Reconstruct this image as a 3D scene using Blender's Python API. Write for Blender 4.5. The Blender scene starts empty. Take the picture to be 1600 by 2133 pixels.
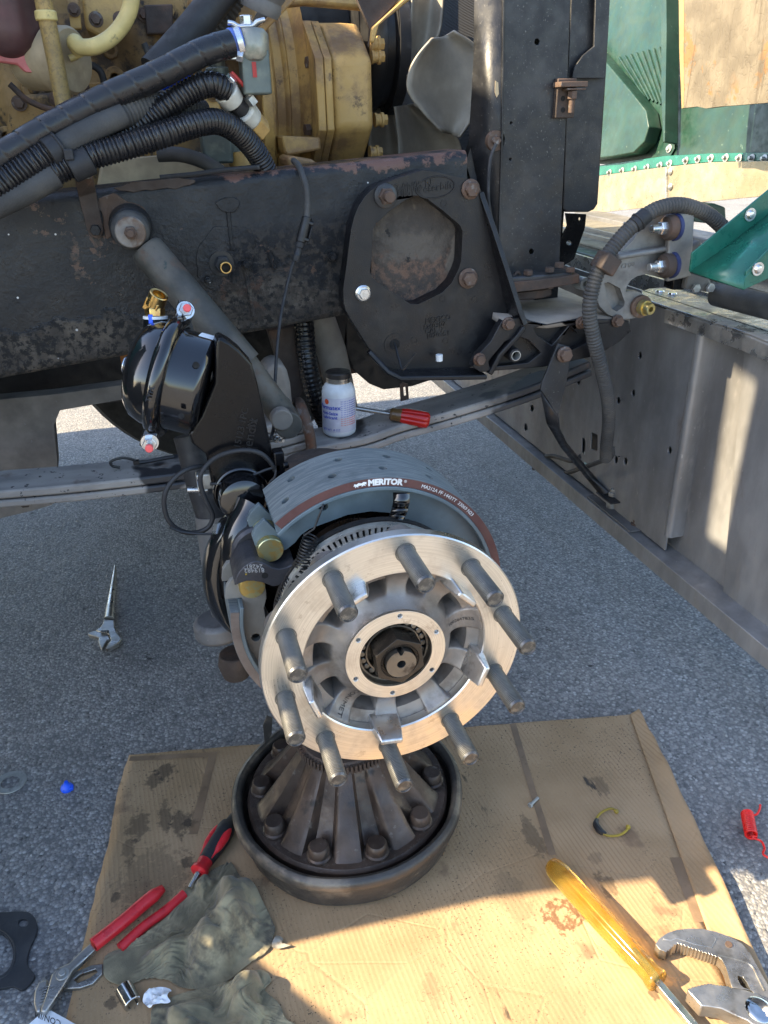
import bpy, bmesh, math, random
from mathutils import Vector as V, Matrix, geometry, noise
R = math.radians
PI = math.pi
random.seed(7)
scn = bpy.context.scene
COL = scn.collection

# ------------------------------------------------------------------ camera
CAM = V((0, 0, 1.09)); F = 1620.0
_p, _r, _w = R(27), R(-1.5), R(15.5)
FW = V((math.sin(_w) * math.cos(_p), math.cos(_w) * math.cos(_p), -math.sin(_p)))
_rt = V((math.cos(_w), -math.sin(_w), 0)); _up = _rt.cross(FW)
RT = math.cos(_r) * _rt + math.sin(_r) * _up
UP = -math.sin(_r) * _rt + math.cos(_r) * _up
cd = bpy.data.cameras.new('camera'); cam = bpy.data.objects.new('camera', cd); COL.objects.link(cam)
cd.sensor_fit = 'VERTICAL'; cd.sensor_height = 34.6; cd.lens = F / 2133 * 34.6
cd.clip_start = 0.02; cd.clip_end = 400
cam.matrix_world = Matrix((( RT.x, UP.x, -FW.x, CAM.x), (RT.y, UP.y, -FW.y, CAM.y), (RT.z, UP.z, -FW.z, CAM.z), (0, 0, 0, 1)))
scn.camera = cam
scn.render.resolution_x, scn.render.resolution_y = 768, 1024

# ------------------------------------------------------------------ light
SUN_EL, SUN_AZ = R(37), R(-3)       # travels towards +x, a little towards +y
SD = V((math.cos(SUN_EL) * math.cos(SUN_AZ), math.cos(SUN_EL) * math.sin(SUN_AZ), -math.sin(SUN_EL)))
wd = bpy.data.worlds.new('World'); scn.world = wd; wd.use_nodes = True
wn = wd.node_tree.nodes; bg = wn['Background']
sky = wn.new('ShaderNodeTexSky'); sky.sky_type = 'NISHITA'; sky.sun_disc = False
sky.sun_elevation = SUN_EL; sky.sun_rotation = math.atan2(-SD.x, -SD.y)
sky.air_density = 1.0; sky.dust_density = 1.2; sky.ozone_density = 1.0
wd.node_tree.links.new(sky.outputs[0], bg.inputs[0]); bg.inputs[1].default_value = 0.135
sl = bpy.data.lights.new('sun', 'SUN'); sl.energy = 5.0; sl.angle = R(0.55); sl.color = (1, 0.82, 0.55)
so = bpy.data.objects.new('sun', sl); COL.objects.link(so); so.location = (-3, 0, 4)
so.rotation_euler = SD.to_track_quat('-Z', 'Y').to_euler()
scn.view_settings.view_transform = 'Standard'; scn.view_settings.look = 'None'
scn.view_settings.gamma = 1; scn.view_settings.use_curve_mapping = False
scn.view_settings.exposure = 2.0
scn.render.engine = 'CYCLES'; scn.cycles.use_denoising = True; scn.cycles.max_bounces = 8
scn.cycles.sample_clamp_indirect = 6

# ------------------------------------------------------------------ placing
def ray(x, y): return FW + (x - 800) / F * RT - (y - 1066.5) / F * UP
def px(x, y, Y=None, Z=None, X=None, d=None, pl=None):
    """point where the sight line through a photo pixel meets a real plane"""
    r = ray(x, y)
    if d is not None: return CAM + r * d
    if Y is not None: return CAM + r * ((Y - CAM.y) / r.y)
    if Z is not None: return CAM + r * ((Z - CAM.z) / r.z)
    if X is not None: return CAM + r * ((X - CAM.x) / r.x)
    o, n = pl; return CAM + r * ((o - CAM).dot(n) / r.dot(n))

# ------------------------------------------------------------------ mesh building
def frame(n, ref=None):
    n = V(n).normalized(); ref = V(ref) if ref is not None else (V((0, 0, 1)) if abs(n.z) < .9 else V((0, 1, 0)))
    u = ref.cross(n)
    if u.length < 1e-6: u = V((1, 0, 0)).cross(n)
    u.normalize(); return u, n.cross(u), n
def catmull(pts, k=6, closed=False):
    pts = [V(p) for p in pts]; n = len(pts); out = []
    for i in range(n if closed else n - 1):
        p0 = pts[(i - 1) % n] if closed or i > 0 else pts[0] * 2 - pts[1]
        p1, p2 = pts[i], pts[(i + 1) % n]
        p3 = pts[(i + 2) % n] if closed or i + 2 < n else pts[-1] * 2 - pts[-2]
        for j in range(k):
            t = j / k
            out.append(.5 * ((2 * p1) + (p2 - p0) * t + (2 * p0 - 5 * p1 + 4 * p2 - p3) * t * t + (3 * p1 - p0 - 3 * p2 + p3) * t ** 3))
    if not closed: out.append(pts[-1])
    return out
def resample(pts, step):
    out = [pts[0].copy()]; acc = 0
    for a, b in zip(pts, pts[1:]):
        L = (b - a).length
        while acc + L >= step:
            t = (step - acc) / L; a = a.lerp(b, t); out.append(a.copy()); L = (b - a).length; acc = 0
            if L < 1e-9: break
        acc += L
    if (out[-1] - pts[-1]).length > step * .3: out.append(pts[-1].copy())
    return out
WO = {}
class MB:
    def __init__(s): s.v = []; s.f = []
    def add(s, vs, fs):
        o = len(s.v); s.v += [tuple(v) for v in vs]; s.f += [tuple(i + o for i in f) for f in fs]; return s
    def box(s, c, size, ax=None):
        c = V(c); h = V(size) / 2
        A = ax or (V((1, 0, 0)), V((0, 1, 0)), V((0, 0, 1)))
        vs = [c + A[0] * h.x * i + A[1] * h.y * j + A[2] * h.z * k for i in (-1, 1) for j in (-1, 1) for k in (-1, 1)]
        return s.add(vs, [(0, 1, 3, 2), (4, 6, 7, 5), (0, 4, 5, 1), (2, 3, 7, 6), (0, 2, 6, 4), (1, 5, 7, 3)])
    def bar(s, a, b, w, t, ref=None):
        a, b = V(a), V(b); u, v, n = frame(b - a, ref)
        return s.box((a + b) / 2, (w, t, (b - a).length), (u, v, n))
    def lathe(s, o, axis, prof, n=32, a0=0, a1=2 * PI, ref=None, close=False, rf=None):
        o = V(o); u, v, w = frame(axis, ref); full = abs(a1 - a0 - 2 * PI) < 1e-6
        m = n if full else n + 1; vs = []; fs = []
        for i in range(m):
            a = a0 + (a1 - a0) * i / n; d = u * math.cos(a) + v * math.sin(a)
            for r, h in prof: vs.append(o + d * (r if rf is None else rf(r, h, a)) + w * h)
        k = len(prof); pr = list(zip(range(k - 1), range(1, k))) + ([(k - 1, 0)] if close else [])
        for i in range(n):
            j = (i + 1) % m
            for p, q in pr: fs.append((i * k + p, j * k + p, j * k + q, i * k + q))
        if not full and close:
            fs.append(tuple(range(k))); fs.append(tuple((m - 1) * k + i for i in range(k)))
        return s.add(vs, fs)
    def cyl(s, p0, p1, r0, r1=None, n=24, ch=0):
        p0, p1 = V(p0), V(p1); L = (p1 - p0).length; r1 = r0 if r1 is None else r1
        pr = [(0, 0), (r0, 0), (r1, L), (0, L)] if not ch else [(0, 0), (r0 - ch, 0), (r0, ch), (r1, L - ch), (r1 - ch, L), (0, L)]
        return s.lathe(p0, p1 - p0, pr, n)
    def pipe(s, p0, p1, ro, ri, n=24):
        p0, p1 = V(p0), V(p1); L = (p1 - p0).length
        return s.lathe(p0, p1 - p0, [(ri, 0), (ro, 0), (ro, L), (ri, L)], n, close=True)
    def ball(s, c, r, n=14, sc=None):
        pr = [(r * math.sin(PI * i / n), -r * math.cos(PI * i / n)) for i in range(n + 1)]
        return s.lathe(c, (0, 0, 1), pr, n * 2)
    def tube(s, pts, r, n=10, closed=False, rf=None, cap=True, flat=None):
        pts = [V(p) for p in pts]; m = len(pts)
        T = []
        for i in range(m):
            a = pts[(i - 1) % m] if closed or i else pts[0]; b = pts[(i + 1) % m] if closed or i < m - 1 else pts[-1]
            T.append((b - a).normalized())
        u, v, _ = frame(T[0]); vs = []; fs = []; L = 0
        for i in range(m):
            if i:
                L += (pts[i] - pts[i - 1]).length
                u = (u - T[i] * u.dot(T[i])).normalized(); v = T[i].cross(u)
            rr = r[i] if isinstance(r, (list, tuple)) else r
            for j in range(n):
                a = 2 * PI * j / n; q = rr if rf is None else rf(L, a, rr)
                vs.append(pts[i] + (u * math.cos(a) * (flat or 1) + v * math.sin(a)) * q)
        for i in range(m if closed else m - 1):
            k = (i + 1) % m
            for j in range(n): fs.append((i * n + j, i * n + (j + 1) % n, k * n + (j + 1) % n, k * n + j))
        if cap and not closed: fs.append(tuple(range(n))); fs.append(tuple((m - 1) * n + j for j in range(n)))
        return s.add(vs, fs)
    def poly(s, pts, holes=(), t=.01, n=None):
        """solid plate: 3D outline on a plane, extruded along n by t"""
        pts = [V(p) for p in pts]; holes = [[V(p) for p in h] for h in holes]
        n = V(n).normalized() if n is not None else geometry.normal(pts)
        u, v, _ = frame(n); o = pts[0]
        loops = [pts] + holes; flat = [[V(((p - o).dot(u), (p - o).dot(v), 0)) for p in l] for l in loops]
        tris = geometry.tessellate_polygon(flat); al = [p for l in loops for p in l]; k = len(al)
        vs = al + [p + n * t for p in al]
        fs = [tuple(x) for x in tris] + [tuple(i + k for i in reversed(x)) for x in tris]; b = 0
        for l in loops:
            m = len(l)
            for i in range(m): fs.append((b + i, b + (i + 1) % m, b + (i + 1) % m + k, b + i + k))
            b += m
        return s.add(vs, fs)
    def hexa(s, p, axis, r, h, ch=True, n=6):
        c = r * .12
        return s.lathe(p, axis, [(0, 0), (r, 0), (r, h - c), (r - c, h), (0, h)], n)
    def grid(s, fn, nu, nv):
        vs = [fn(i / nu, j / nv) for i in range(nu + 1) for j in range(nv + 1)]
        return s.add(vs, [(i * (nv + 1) + j, (i + 1) * (nv + 1) + j, (i + 1) * (nv + 1) + j + 1, i * (nv + 1) + j + 1) for i in range(nu) for j in range(nv)])
    def build(s, name, m, parent=None, bevel=0, smooth=38, sub=0, solid=0, seg=2, weld=True, recenter=True):
        me = bpy.data.meshes.new(name); me.from_pydata(s.v, [], s.f); me.validate()
        bm = bmesh.new(); bm.from_mesh(me)
        if weld: bmesh.ops.remove_doubles(bm, verts=bm.verts, dist=1e-6)
        bmesh.ops.dissolve_degenerate(bm, edges=bm.edges, dist=1e-7)
        bmesh.ops.recalc_face_normals(bm, faces=bm.faces); bm.to_mesh(me); bm.free()
        me.polygons.foreach_set('use_smooth', [True] * len(me.polygons))
        if smooth < 180: me.set_sharp_from_angle(angle=R(smooth))
        o = bpy.data.objects.new(name, me); COL.objects.link(o); me.materials.append(MT[m])
        if parent is not None:
            o.parent = parent; o.location = -WO.get(parent, V((0, 0, 0)))
        elif recenter and me.vertices:
            lo = [min(v.co[i] for v in me.vertices) for i in range(3)]; hi = [max(v.co[i] for v in me.vertices) for i in range(3)]
            c = V(((lo[0] + hi[0]) / 2, (lo[1] + hi[1]) / 2, lo[2])); me.transform(Matrix.Translation(-c)); o.location = c; WO[o] = c
            # children are built in world coordinates, so remember the offset
        if solid: k = o.modifiers.new('solid', 'SOLIDIFY'); k.thickness = solid; k.offset = 0
        if bevel:
            k = o.modifiers.new('bevel', 'BEVEL'); k.width = bevel; k.segments = seg; k.limit_method = 'ANGLE'; k.angle_limit = R(38); k.harden_normals = False
        if sub: k = o.modifiers.new('sub', 'SUBSURF'); k.levels = k.render_levels = sub
        return o
def thing(name, label, cat, loc, group=None):
    o = bpy.data.objects.new(name, None); COL.objects.link(o); o.empty_display_size = .05
    o.location = V(loc); WO[o] = V(loc); return tag(o, label, cat, group)
def tag(o, label=None, cat=None, group=None, kind=None):
    if label: o['label'] = label
    if cat: o['category'] = cat
    if group: o['group'] = group
    if kind: o['kind'] = kind
    return o
def text(name, s, m, parent, o, u, v, size, depth=.0004, bend=None, align='CENTER', spread=1.0, bold=0):
    """lettering as real thin raised mesh; o centre, u reading direction, v up"""
    cu = bpy.data.curves.new(name, 'FONT'); cu.body = s; cu.size = size; cu.align_x = align; cu.align_y = 'CENTER'
    cu.extrude = depth; cu.space_character = spread; cu.resolution_u = 2; cu.offset = bold
    ob = bpy.data.objects.new(name, cu); COL.objects.link(ob)
    me = bpy.data.meshes.new_from_object(ob.evaluated_get(bpy.context.evaluated_depsgraph_get()))
    bpy.data.objects.remove(ob); bpy.data.curves.remove(cu)
    o, u, v = V(o), V(u).normalized(), V(v).normalized(); n = u.cross(v)
    for q in me.vertices:
        x, y, z = q.co
        q.co = bend(x, y, z) if bend else o + u * x + v * y + n * z
    me.materials.append(MT[m]); t = bpy.data.objects.new(name, me); COL.objects.link(t)
    if parent is not None: t.parent = parent; t.location = -WO.get(parent, V((0, 0, 0)))
    return t

# ------------------------------------------------------------------ materials
MT = {}
class N:
    """tiny node-graph helper"""
    def __init__(s, name):
        m = bpy.data.materials.new(name); m.use_nodes = True; s.m = m; MT[name] = m
        s.t = m.node_tree; s.b = s.t.nodes['Principled BSDF']; s.tc = s.t.nodes.new('ShaderNodeTexCoord')
        s.co = s.tc.outputs['Object']
    def lk(s, a, b): s.t.links.new(a, b)
    def nd(s, k, **kw):
        n = s.t.nodes.new('ShaderNode' + k)
        for a, b in kw.items(): setattr(n, a, b)
        return n
    def sc(s, v, co=None):
        n = s.nd('Mapping'); n.inputs['Scale'].default_value = v; s.lk(co or s.co, n.inputs[0]); return n.outputs[0]
    def noise(s, scale, detail=4, rough=.55, co=None, dist=0):
        n = s.nd('TexNoise'); n.inputs['Scale'].default_value = scale; n.inputs['Detail'].default_value = detail
        n.inputs['Roughness'].default_value = rough; n.inputs['Distortion'].default_value = dist
        s.lk(co or s.co, n.inputs['Vector']); return n.outputs[0]
    def vor(s, scale, out=0, feat='F1', co=None, rnd=1):
        n = s.nd('TexVoronoi', feature=feat); n.inputs['Scale'].default_value = scale; n.inputs['Randomness'].default_value = rnd
        s.lk(co or s.co, n.inputs['Vector']); return n.outputs[out]
    def step(s, x, lo, hi, a=0, b=1):
        n = s.nd('MapRange', interpolation_type='SMOOTHSTEP'); s.lk(x, n.inputs[0])
        for i, q in enumerate((lo, hi, a, b)): n.inputs[i + 1].default_value = q
        return n.outputs[0]
    def math(s, op, a, b=None, c=None):
        n = s.nd('Math', operation=op)
        for i, q in enumerate((a, b, c)):
            if q is None: continue
            if isinstance(q, (int, float)): n.inputs[i].default_value = q
            else: s.lk(q, n.inputs[i])
        return n.outputs[0]
    def mix(s, f, a, b, mode='MIX'):
        n = s.nd('Mix', data_type='RGBA', blend_type=mode)
        for i, q in ((0, f), (6, a), (7, b)):
            if isinstance(q, (int, float)): n.inputs[i].default_value = q
            elif isinstance(q, tuple): n.inputs[i].default_value = (*q, 1)
            else: s.lk(q, n.inputs[i])
        return n.outputs[2]
    def bump(s, h, strength=.4, dist=.002, prev=None):
        n = s.nd('Bump'); n.inputs['Strength'].default_value = strength; n.inputs['Distance'].default_value = dist
        s.lk(h, n.inputs['Height'])
        if prev: s.lk(prev, n.inputs['Normal'])
        return n.outputs[0]
    def out(s, col=None, rough=None, metal=None, nrm=None):
        for k, q in (('Base Color', col), ('Roughness', rough), ('Metallic', metal), ('Normal', nrm)):
            if q is None: continue
            i = s.b.inputs[k]
            if isinstance(q, (int, float)): i.default_value = q
            elif isinstance(q, tuple): i.default_value = (*q, 1)
            else: s.lk(q, i)
        return s.m
def mat(name, col, rough=.5, metal=0, layers=(), bump=0, bs=120, bd=.002, rv=.12, spec=None, coat=0, stretch=None):
    """base colour plus noise-masked layers (colour, scale, lo, hi[, roughness, metal])"""
    g = N(name); co = g.sc(stretch) if stretch else g.co
    c = g.mix(g.step(g.noise(18, 5, co=co), .3, .7), tuple(x * .8 for x in col), tuple(min(1, x * 1.18) for x in col))
    r = g.step(g.noise(45, 4), .3, .7, max(.02, rough - rv), min(1, rough + rv)); mt = metal
    for L in layers:
        f = g.step(g.noise(L[1], 6, .62, co=co), L[2], L[3]); c = g.mix(f, c, L[0])
        if len(L) > 4: r = g.mix(f, r, (L[4],) * 3)
        if len(L) > 5: mt = g.mix(f, (mt,) * 3 if isinstance(mt, (int, float)) else mt, (L[5],) * 3)
    nm = g.bump(g.noise(bs, 5, .6), bump, bd) if bump else None
    g.out(c, r, mt, nm)
    if spec is not None: g.b.inputs['Specular IOR Level'].default_value = spec
    if coat: g.b.inputs['Coat Weight'].default_value = coat; g.b.inputs['Coat Roughness'].default_value = .08
    return g.m

def make_asphalt():
    g = N('asphalt')
    mid = g.noise(9, 4); sep = g.nd('SeparateColor'); g.lk(g.vor(170, 1), sep.inputs[0]); d = g.vor(170, 0)
    rv = sep.outputs[0]; r2 = sep.outputs[1]
    c = g.mix(g.step(rv, .0, 1), (.172, .166, .160), (.295, .286, .272))
    c = g.mix(g.math('MULTIPLY', g.step(r2, .84, .97), .8), c, (.46, .45, .43))
    c = g.mix(g.step(r2, .10, .0), c, (.055, .055, .058))
    c = g.mix(g.math('MULTIPLY', g.step(d, .45, .75), .75), c, (.095, .095, .098))
    c = g.mix(g.math('MULTIPLY', g.step(g.noise(520, 3), .42, .66), .35), c, (.30, .295, .285))
    c = g.mix(g.step(mid, .5, .8), c, g.mix(.4, c, (.05, .05, .053)))
    c = g.mix(g.math('MULTIPLY', g.step(g.noise(3.4, 5, .75), .64, .72), .8), c, (.02, .019, .019))
    s3 = g.nd('SeparateColor'); g.lk(g.vor(75, 1), s3.inputs[0]); d3 = g.vor(75, 0)      # sparse larger stones
    k3 = g.math('MULTIPLY', g.step(s3.outputs[0], .80, .84), g.step(d3, .42, .34)); c = g.mix(g.math('MULTIPLY', k3, .9), c, g.mix(s3.outputs[1], (.10, .10, .105), (.36, .34, .31)))
    c = g.mix(g.math('MULTIPLY', g.step(g.noise(1.1, 5, .6), .45, .66), .35), c, (.10, .10, .105))
    c = g.mix(g.math('MULTIPLY', g.math('MULTIPLY', g.step(g.noise(16, 5, .7), .63, .68), g.step(g.noise(2.3, 2), .5, .58)), .9), c, (.014, .013, .013))
    h = g.math('ADD', g.math('MULTIPLY', g.step(d, .1, .7), -1.0), g.math('MULTIPLY', rv, .8))
    n = g.bump(h, .5, .003); n = g.bump(g.noise(700, 3), .25, .001, n)
    g.out(c, g.step(r2, 0, 1, .55, .9), 0, n); g.b.inputs['Specular IOR Level'].default_value = .4
make_asphalt()

def make_cardboard(name, spots=True):
    g = N(name); co = g.co
    wv = g.nd('TexWave', wave_type='BANDS', bands_direction='X'); wv.inputs['Scale'].default_value = 42; wv.inputs['Distortion'].default_value = .6; wv.inputs['Detail'].default_value = 1; rt_ = g.nd('Mapping'); rt_.inputs['Rotation'].default_value = (0, 0, R(-4)); g.lk(co, rt_.inputs[0]); g.lk(rt_.outputs[0], wv.inputs[0]); flute = wv.outputs[1]; fmask = g.step(g.noise(6, 4), .35, .7); grain = g.noise(600, 3, co=g.sc((1, .35, 1)))
    c = g.mix(g.step(g.noise(7, 5), .3, .72), (.30, .195, .10), (.40, .27, .15))
    c = g.mix(g.math('MULTIPLY', g.math('MULTIPLY', g.step(flute, .62, .95), fmask), .4), c, (.20, .125, .062))
    c = g.mix(g.math('MULTIPLY', g.step(grain, .55, .7), .2), c, (.45, .34, .22))
    # oil spots, smears and grit
    if spots:
        gr = g.math('MULTIPLY', g.step(g.noise(260, 3, .7), .60, .66), g.step(g.noise(4.5, 3), .36, .62)); c = g.mix(gr, c, (.035, .028, .02))
        st = g.math('MULTIPLY', g.step(g.noise(38, 4, .6, co=g.sc((1, .3, 1))), .62, .7), g.step(g.noise(5.2, 3), .5, .62)); c = g.mix(st, c, (.05, .038, .026))
        c = g.mix(g.math('MULTIPLY', g.step(g.noise(9, 4), .62, .7), .6), c, (.13, .075, .045))
        wob = g.noise(75, 5, .65); nrm = g.nd('SeparateXYZ'); g.lk(co, nrm.inputs[0])
        for x, y, r, e, dark in SPOTS:
            dx = g.math('MULTIPLY', g.math('SUBTRACT', nrm.outputs[0], x), 1 / r); dy = g.math('MULTIPLY', g.math('SUBTRACT', nrm.outputs[1], y), e / r)
            q = g.math('SQRT', g.math('ADD', g.math('MULTIPLY', dx, dx), g.math('MULTIPLY', dy, dy)))
            q = g.math('ADD', q, g.math('MULTIPLY', g.math('SUBTRACT', wob, .5), 3.2))
            if dark == 'ring':
                k = g.math('MULTIPLY', g.step(q, 1.1, .85), g.step(q, .3, .6)); c = g.mix(g.math('MULTIPLY', k, .8), c, (.12, .05, .02))
            else: c = g.mix(g.math('MULTIPLY', g.step(q, 1.25, .75), dark * .68), c, (.022, .016, .012))
    n = g.bump(flute, .2, .0008); n = g.bump(g.noise(26, 4), .35, .003, n); n = g.bump(g.step(g.vor(7, 0, 'DISTANCE_TO_EDGE'), 0, .02), .25, .002, n)
    g.out(c, .78, 0, n)
def gp(x, y, z=0): return px(x, y, Z=z)
SPOTS = []
mat('grit', (.20, .195, .185), .8, layers=[((.4, .39, .37), 90, .5, .55), ((.07, .07, .07), 70, .58, .62)])
for x, y, r, e, k in [(348, 1615, .016, .8, .95), (322, 1632, .014, .7, .85), (290, 1728, .02, .8, .8), (378, 1720, .015, .6, .9), (392, 1722, .007, 1, .9), (345, 1710, .01, .3, .8),
                      (325, 1840, .055, .9, .5), (245, 1876, .008, 1, .9), (395, 1800, .01, .7, .8), (235, 2096, .008, 1, .9), (240, 1640, .01, .8, .7), (270, 1780, .01, .4, .7),
                      (1175, 1912, .026, 1, 'ring'), (1240, 1795, .011, 1, .4), (1265, 1850, .012, .5, .8), (1360, 2080, .006, 1, .8), (1500, 2082, .0, 1, 0), (900, 2060, .01, .5, .3), (1070, 1880, .02, .4, .3), (470, 2075, .03, 1, .35), (1250, 1640, .012, .5, .6), (1110, 1750, .012, .3, .7)]:
    if r: p = gp(x, y); SPOTS.append((p.x, p.y, r, e, k))
make_cardboard('cardboard'); make_cardboard('cardboard_edge', False)
mat('tape', (.22, .145, .085), .42, layers=[((.14, .09, .05), 30, .55, .7)], bump=.3, bs=90)
mat('tape_clear', (.45, .34, .2), .25, bump=.3, bs=60)
def brushed(name, col, rough, sx):
    g = N(name); n1 = g.noise(60, 4, co=g.sc(sx)); n2 = g.noise(26, 5, .6)
    c = g.mix(g.step(n2, .4, .75), col, tuple(x * .82 for x in col)); c = g.mix(g.math('MULTIPLY', g.step(g.noise(90, 5, .7), .6, .75), .3), c, (.45, .38, .3))
    g.out(c, g.step(n2, .3, .7, rough - .06, rough + .1), 1.0, g.bump(n1, .05, .0006))
brushed('aluminium_machined', (.80, .76, .70), .30, (1, 1, 1))
mat('aluminium_bright', (.70, .69, .68), .36, 1, layers=[((.5, .48, .45), 50, .5, .7)], bump=.1, bs=300)
mat('aluminium_cast', (.29, .265, .245), .5, .65, layers=[((.17, .145, .125), 20, .45, .68)], bump=.35, bs=420, bd=.0008)
mat('aluminium_hook', (.24, .24, .235), .52, .5, layers=[((.14, .135, .13), 14, .45, .72)], bump=.3, bs=300, bd=.001)
def machined():
    g = N('aluminium_face'); s = g.nd('SeparateXYZ'); g.lk(g.co, s.inputs[0]); dx = g.math('SUBTRACT', s.outputs[0], .215); dz = g.math('SUBTRACT', s.outputs[2], .502)
    r = g.math('SQRT', g.math('ADD', g.math('MULTIPLY', dx, dx), g.math('MULTIPLY', dz, dz))); cx = g.nd('CombineXYZ'); g.lk(r, cx.inputs[0]); th = g.math('ARCTAN2', dz, dx); g.lk(g.math('MULTIPLY', th, .0012), cx.inputs[1])
    lines = g.noise(900, 3, co=cx.outputs[0]); sm = g.noise(24, 6, .65); fp = g.noise(70, 5, .7)
    c = g.mix(g.step(lines, .35, .65), (.70, .665, .61), (.84, .80, .74)); c = g.mix(g.math('MULTIPLY', g.step(sm, .48, .7), .45), c, (.50, .43, .35)); c = g.mix(g.math('MULTIPLY', g.step(fp, .6, .7), .35), c, (.33, .27, .21))
    ro = g.math('ADD', g.step(sm, .35, .7, .24, .42), g.math('MULTIPLY', lines, .08)); g.out(c, ro, 1.0, g.bump(lines, .12, .0006))
machined()
def threaded(name, col, rough, metal, pitch=.0015):
    g = N(name); w = g.nd('TexWave', wave_type='BANDS', bands_direction='Y'); w.inputs['Scale'].default_value = .314 / pitch / 1.0
    g.lk(g.co, w.inputs[0]); c = g.mix(g.step(g.noise(60, 4), .4, .7), col, tuple(x * .6 for x in col))
    c = g.mix(g.math('MULTIPLY', g.step(w.outputs[1], .5, .9), .7), c, tuple(x * 2.2 for x in col)); c = g.mix(g.math('MULTIPLY', g.step(g.noise(160, 4, .7), .62, .72), .5), c, (.3, .28, .25))
    g.out(c, rough, metal, g.bump(w.outputs[0], .9, .0012))
threaded('stud_black', (.115, .112, .105), .42, .6, .0024)
mat('stud_end', (.09, .09, .09), .35, .8, layers=[((.25, .24, .22), 120, .5, .7)], bump=.2, bs=400)
mat('zinc', (.66, .67, .68), .25, .9, layers=[((.42, .41, .40), 40, .55, .72)], bump=.1)
mat('zinc_dull', (.42, .43, .42), .42, .7, layers=[((.25, .24, .22), 30, .5, .7)], bump=.2)
def iridescent():
    g = N('zinc_gold'); f = g.noise(55, 3, dist=1.0)
    c = g.mix(g.step(f, .42, .58), (.62, .46, .16), (.50, .50, .28)); c = g.mix(g.step(g.noise(90, 3), .58, .7), c, (.55, .36, .12))
    g.out(c, .3, .85, g.bump(g.noise(300, 3), .1, .0005))
iridescent()
mat('brass', (.62, .42, .16), .24, 1, layers=[((.45, .22, .10), 40, .5, .62)], bump=.08)
mat('paint_black_gloss', (.005, .005, .006), .13, 0, rv=.05, coat=.6, spec=.6, bump=.04, bs=50)
mat('paint_black_satin', (.004, .004, .005), .25, 0, spec=.3, layers=[((.05, .05, .052), 160, .70, .76)], rv=.05, bump=.06, bs=300)
mat('plastic_black', (.012, .012, .013), .45, 0, bump=.1, bs=300)
mat('rubber_black', (.018, .018, .02), .62, 0, layers=[((.05, .05, .052), 40, .55, .75)], bump=.15, bs=400)
mat('rubber_dusty', (.05, .05, .05), .72, 0, layers=[((.085, .08, .072), 22, .45, .7)], bump=.3, bs=300)
mat('hose_gloss', (.014, .014, .016), .33, 0, layers=[((.05, .047, .043), 30, .6, .78)], bump=.08, bs=90)
mat('loom_gloss', (.012, .012, .014), .3, 0, layers=[((.06, .056, .05), 50, .58, .75)], bump=.06, bs=90)
def rail():
    g = N('rail_black'); sep = g.nd('SeparateXYZ'); g.lk(g.co, sep.inputs[0]); X, Z = sep.outputs[0], sep.outputs[2]
    c = g.mix(g.step(g.noise(5, 6, .6), .36, .62), (.005, .0055, .007), (.014, .0145, .016))
    c = g.mix(g.step(g.noise(40, 5, .7), .60, .64), c, (.005, .005, .006))                                # oil flecks
    h = g.math('SUBTRACT', Z, g.math('ADD', g.math('MULTIPLY', X, .091), .746))                            # height above the lower edge
    low = g.step(g.math('ADD', h, g.math('MULTIPLY', g.math('SUBTRACT', g.noise(9, 6, .7), .5), .14)), .082, .066)
    mott = g.mix(g.step(g.noise(95, 7, .7), .44, .54), (.020, .019, .018), g.mix(g.step(g.noise(22, 5), .4, .62), (.065, .055, .046), (.13, .108, .085)))
    c = g.mix(low, c, mott)
    rough_zone = g.math('MULTIPLY', g.step(X, .05, .16), g.step(h, .20, .12))
    c = g.mix(g.math('MULTIPLY', g.math('MULTIPLY', rough_zone, g.step(g.noise(60, 7, .7), .48, .56)), .7), c, (.062, .05, .04))
    top = g.math('ADD', g.noise(18, 6, .7), g.step(Z, .985, 1.02, -.25, .06)); c = g.mix(g.step(top, .53, .58), c, (.12, .062, .044))
    ch = g.math('MULTIPLY', g.step(g.noise(8, 7, .75), .60, .615), g.step(g.noise(3, 3), .45, .55)); c = g.mix(ch, c, g.mix(g.step(g.noise(60, 5), .45, .55), (.10, .06, .042), (.05, .038, .03)))
    sp = g.math('MULTIPLY', g.step(g.vor(26, 0), .060, .045), g.step(g.noise(7, 2), .44, .5)); c = g.mix(sp, c, (.62, .61, .58))
    n = g.bump(g.noise(60, 6, .7), .7, .004); n = g.bump(g.math('MULTIPLY', g.noise(75, 6, .75), g.math('ADD', rough_zone, low)), .9, .010, n)
    r = g.step(g.noise(14, 6, .7), .35, .62, .26, .5); r = g.math('ADD', r, g.math('MULTIPLY', low, .25)); g.out(c, r, 0, n); g.b.inputs['Specular IOR Level'].default_value = .42
rail()
mat('cast_black', (.009, .009, .011), .38, 0, layers=[((.03, .029, .029), 12, .5, .75), ((.2, .2, .2), 300, .74, .78)], bump=.6, bs=420, bd=.0008, spec=.4)
mat('steel_black_dusty', (.012, .013, .016), .42, .1, layers=[((.075, .075, .076), 3.5, .42, .72), ((.03, .03, .033), 14, .5, .7), ((.13, .128, .12), 260, .60, .75), ((.10, .055, .035), 6, .66, .74)], bump=.35, bs=200, bd=.0008)
mat('steel_grey_dusty', (.125, .125, .125), .58, .2, layers=[((.19, .18, .17), 6, .45, .75), ((.085, .08, .075), 20, .55, .72), ((.3, .29, .28), 140, .68, .74)], bump=.2, bs=180, bd=.0008)
mat('steel_bumper', (.27, .27, .272), .40, .4, layers=[((.17, .165, .16), 4, .45, .72), ((.15, .105, .08), 9, .64, .74), ((.26, .25, .24), 24, .58, .7), ((.36, .35, .33), 130, .66, .72)], bump=.12, bs=120, bd=.0008, stretch=(1, 1, .35))
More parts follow.
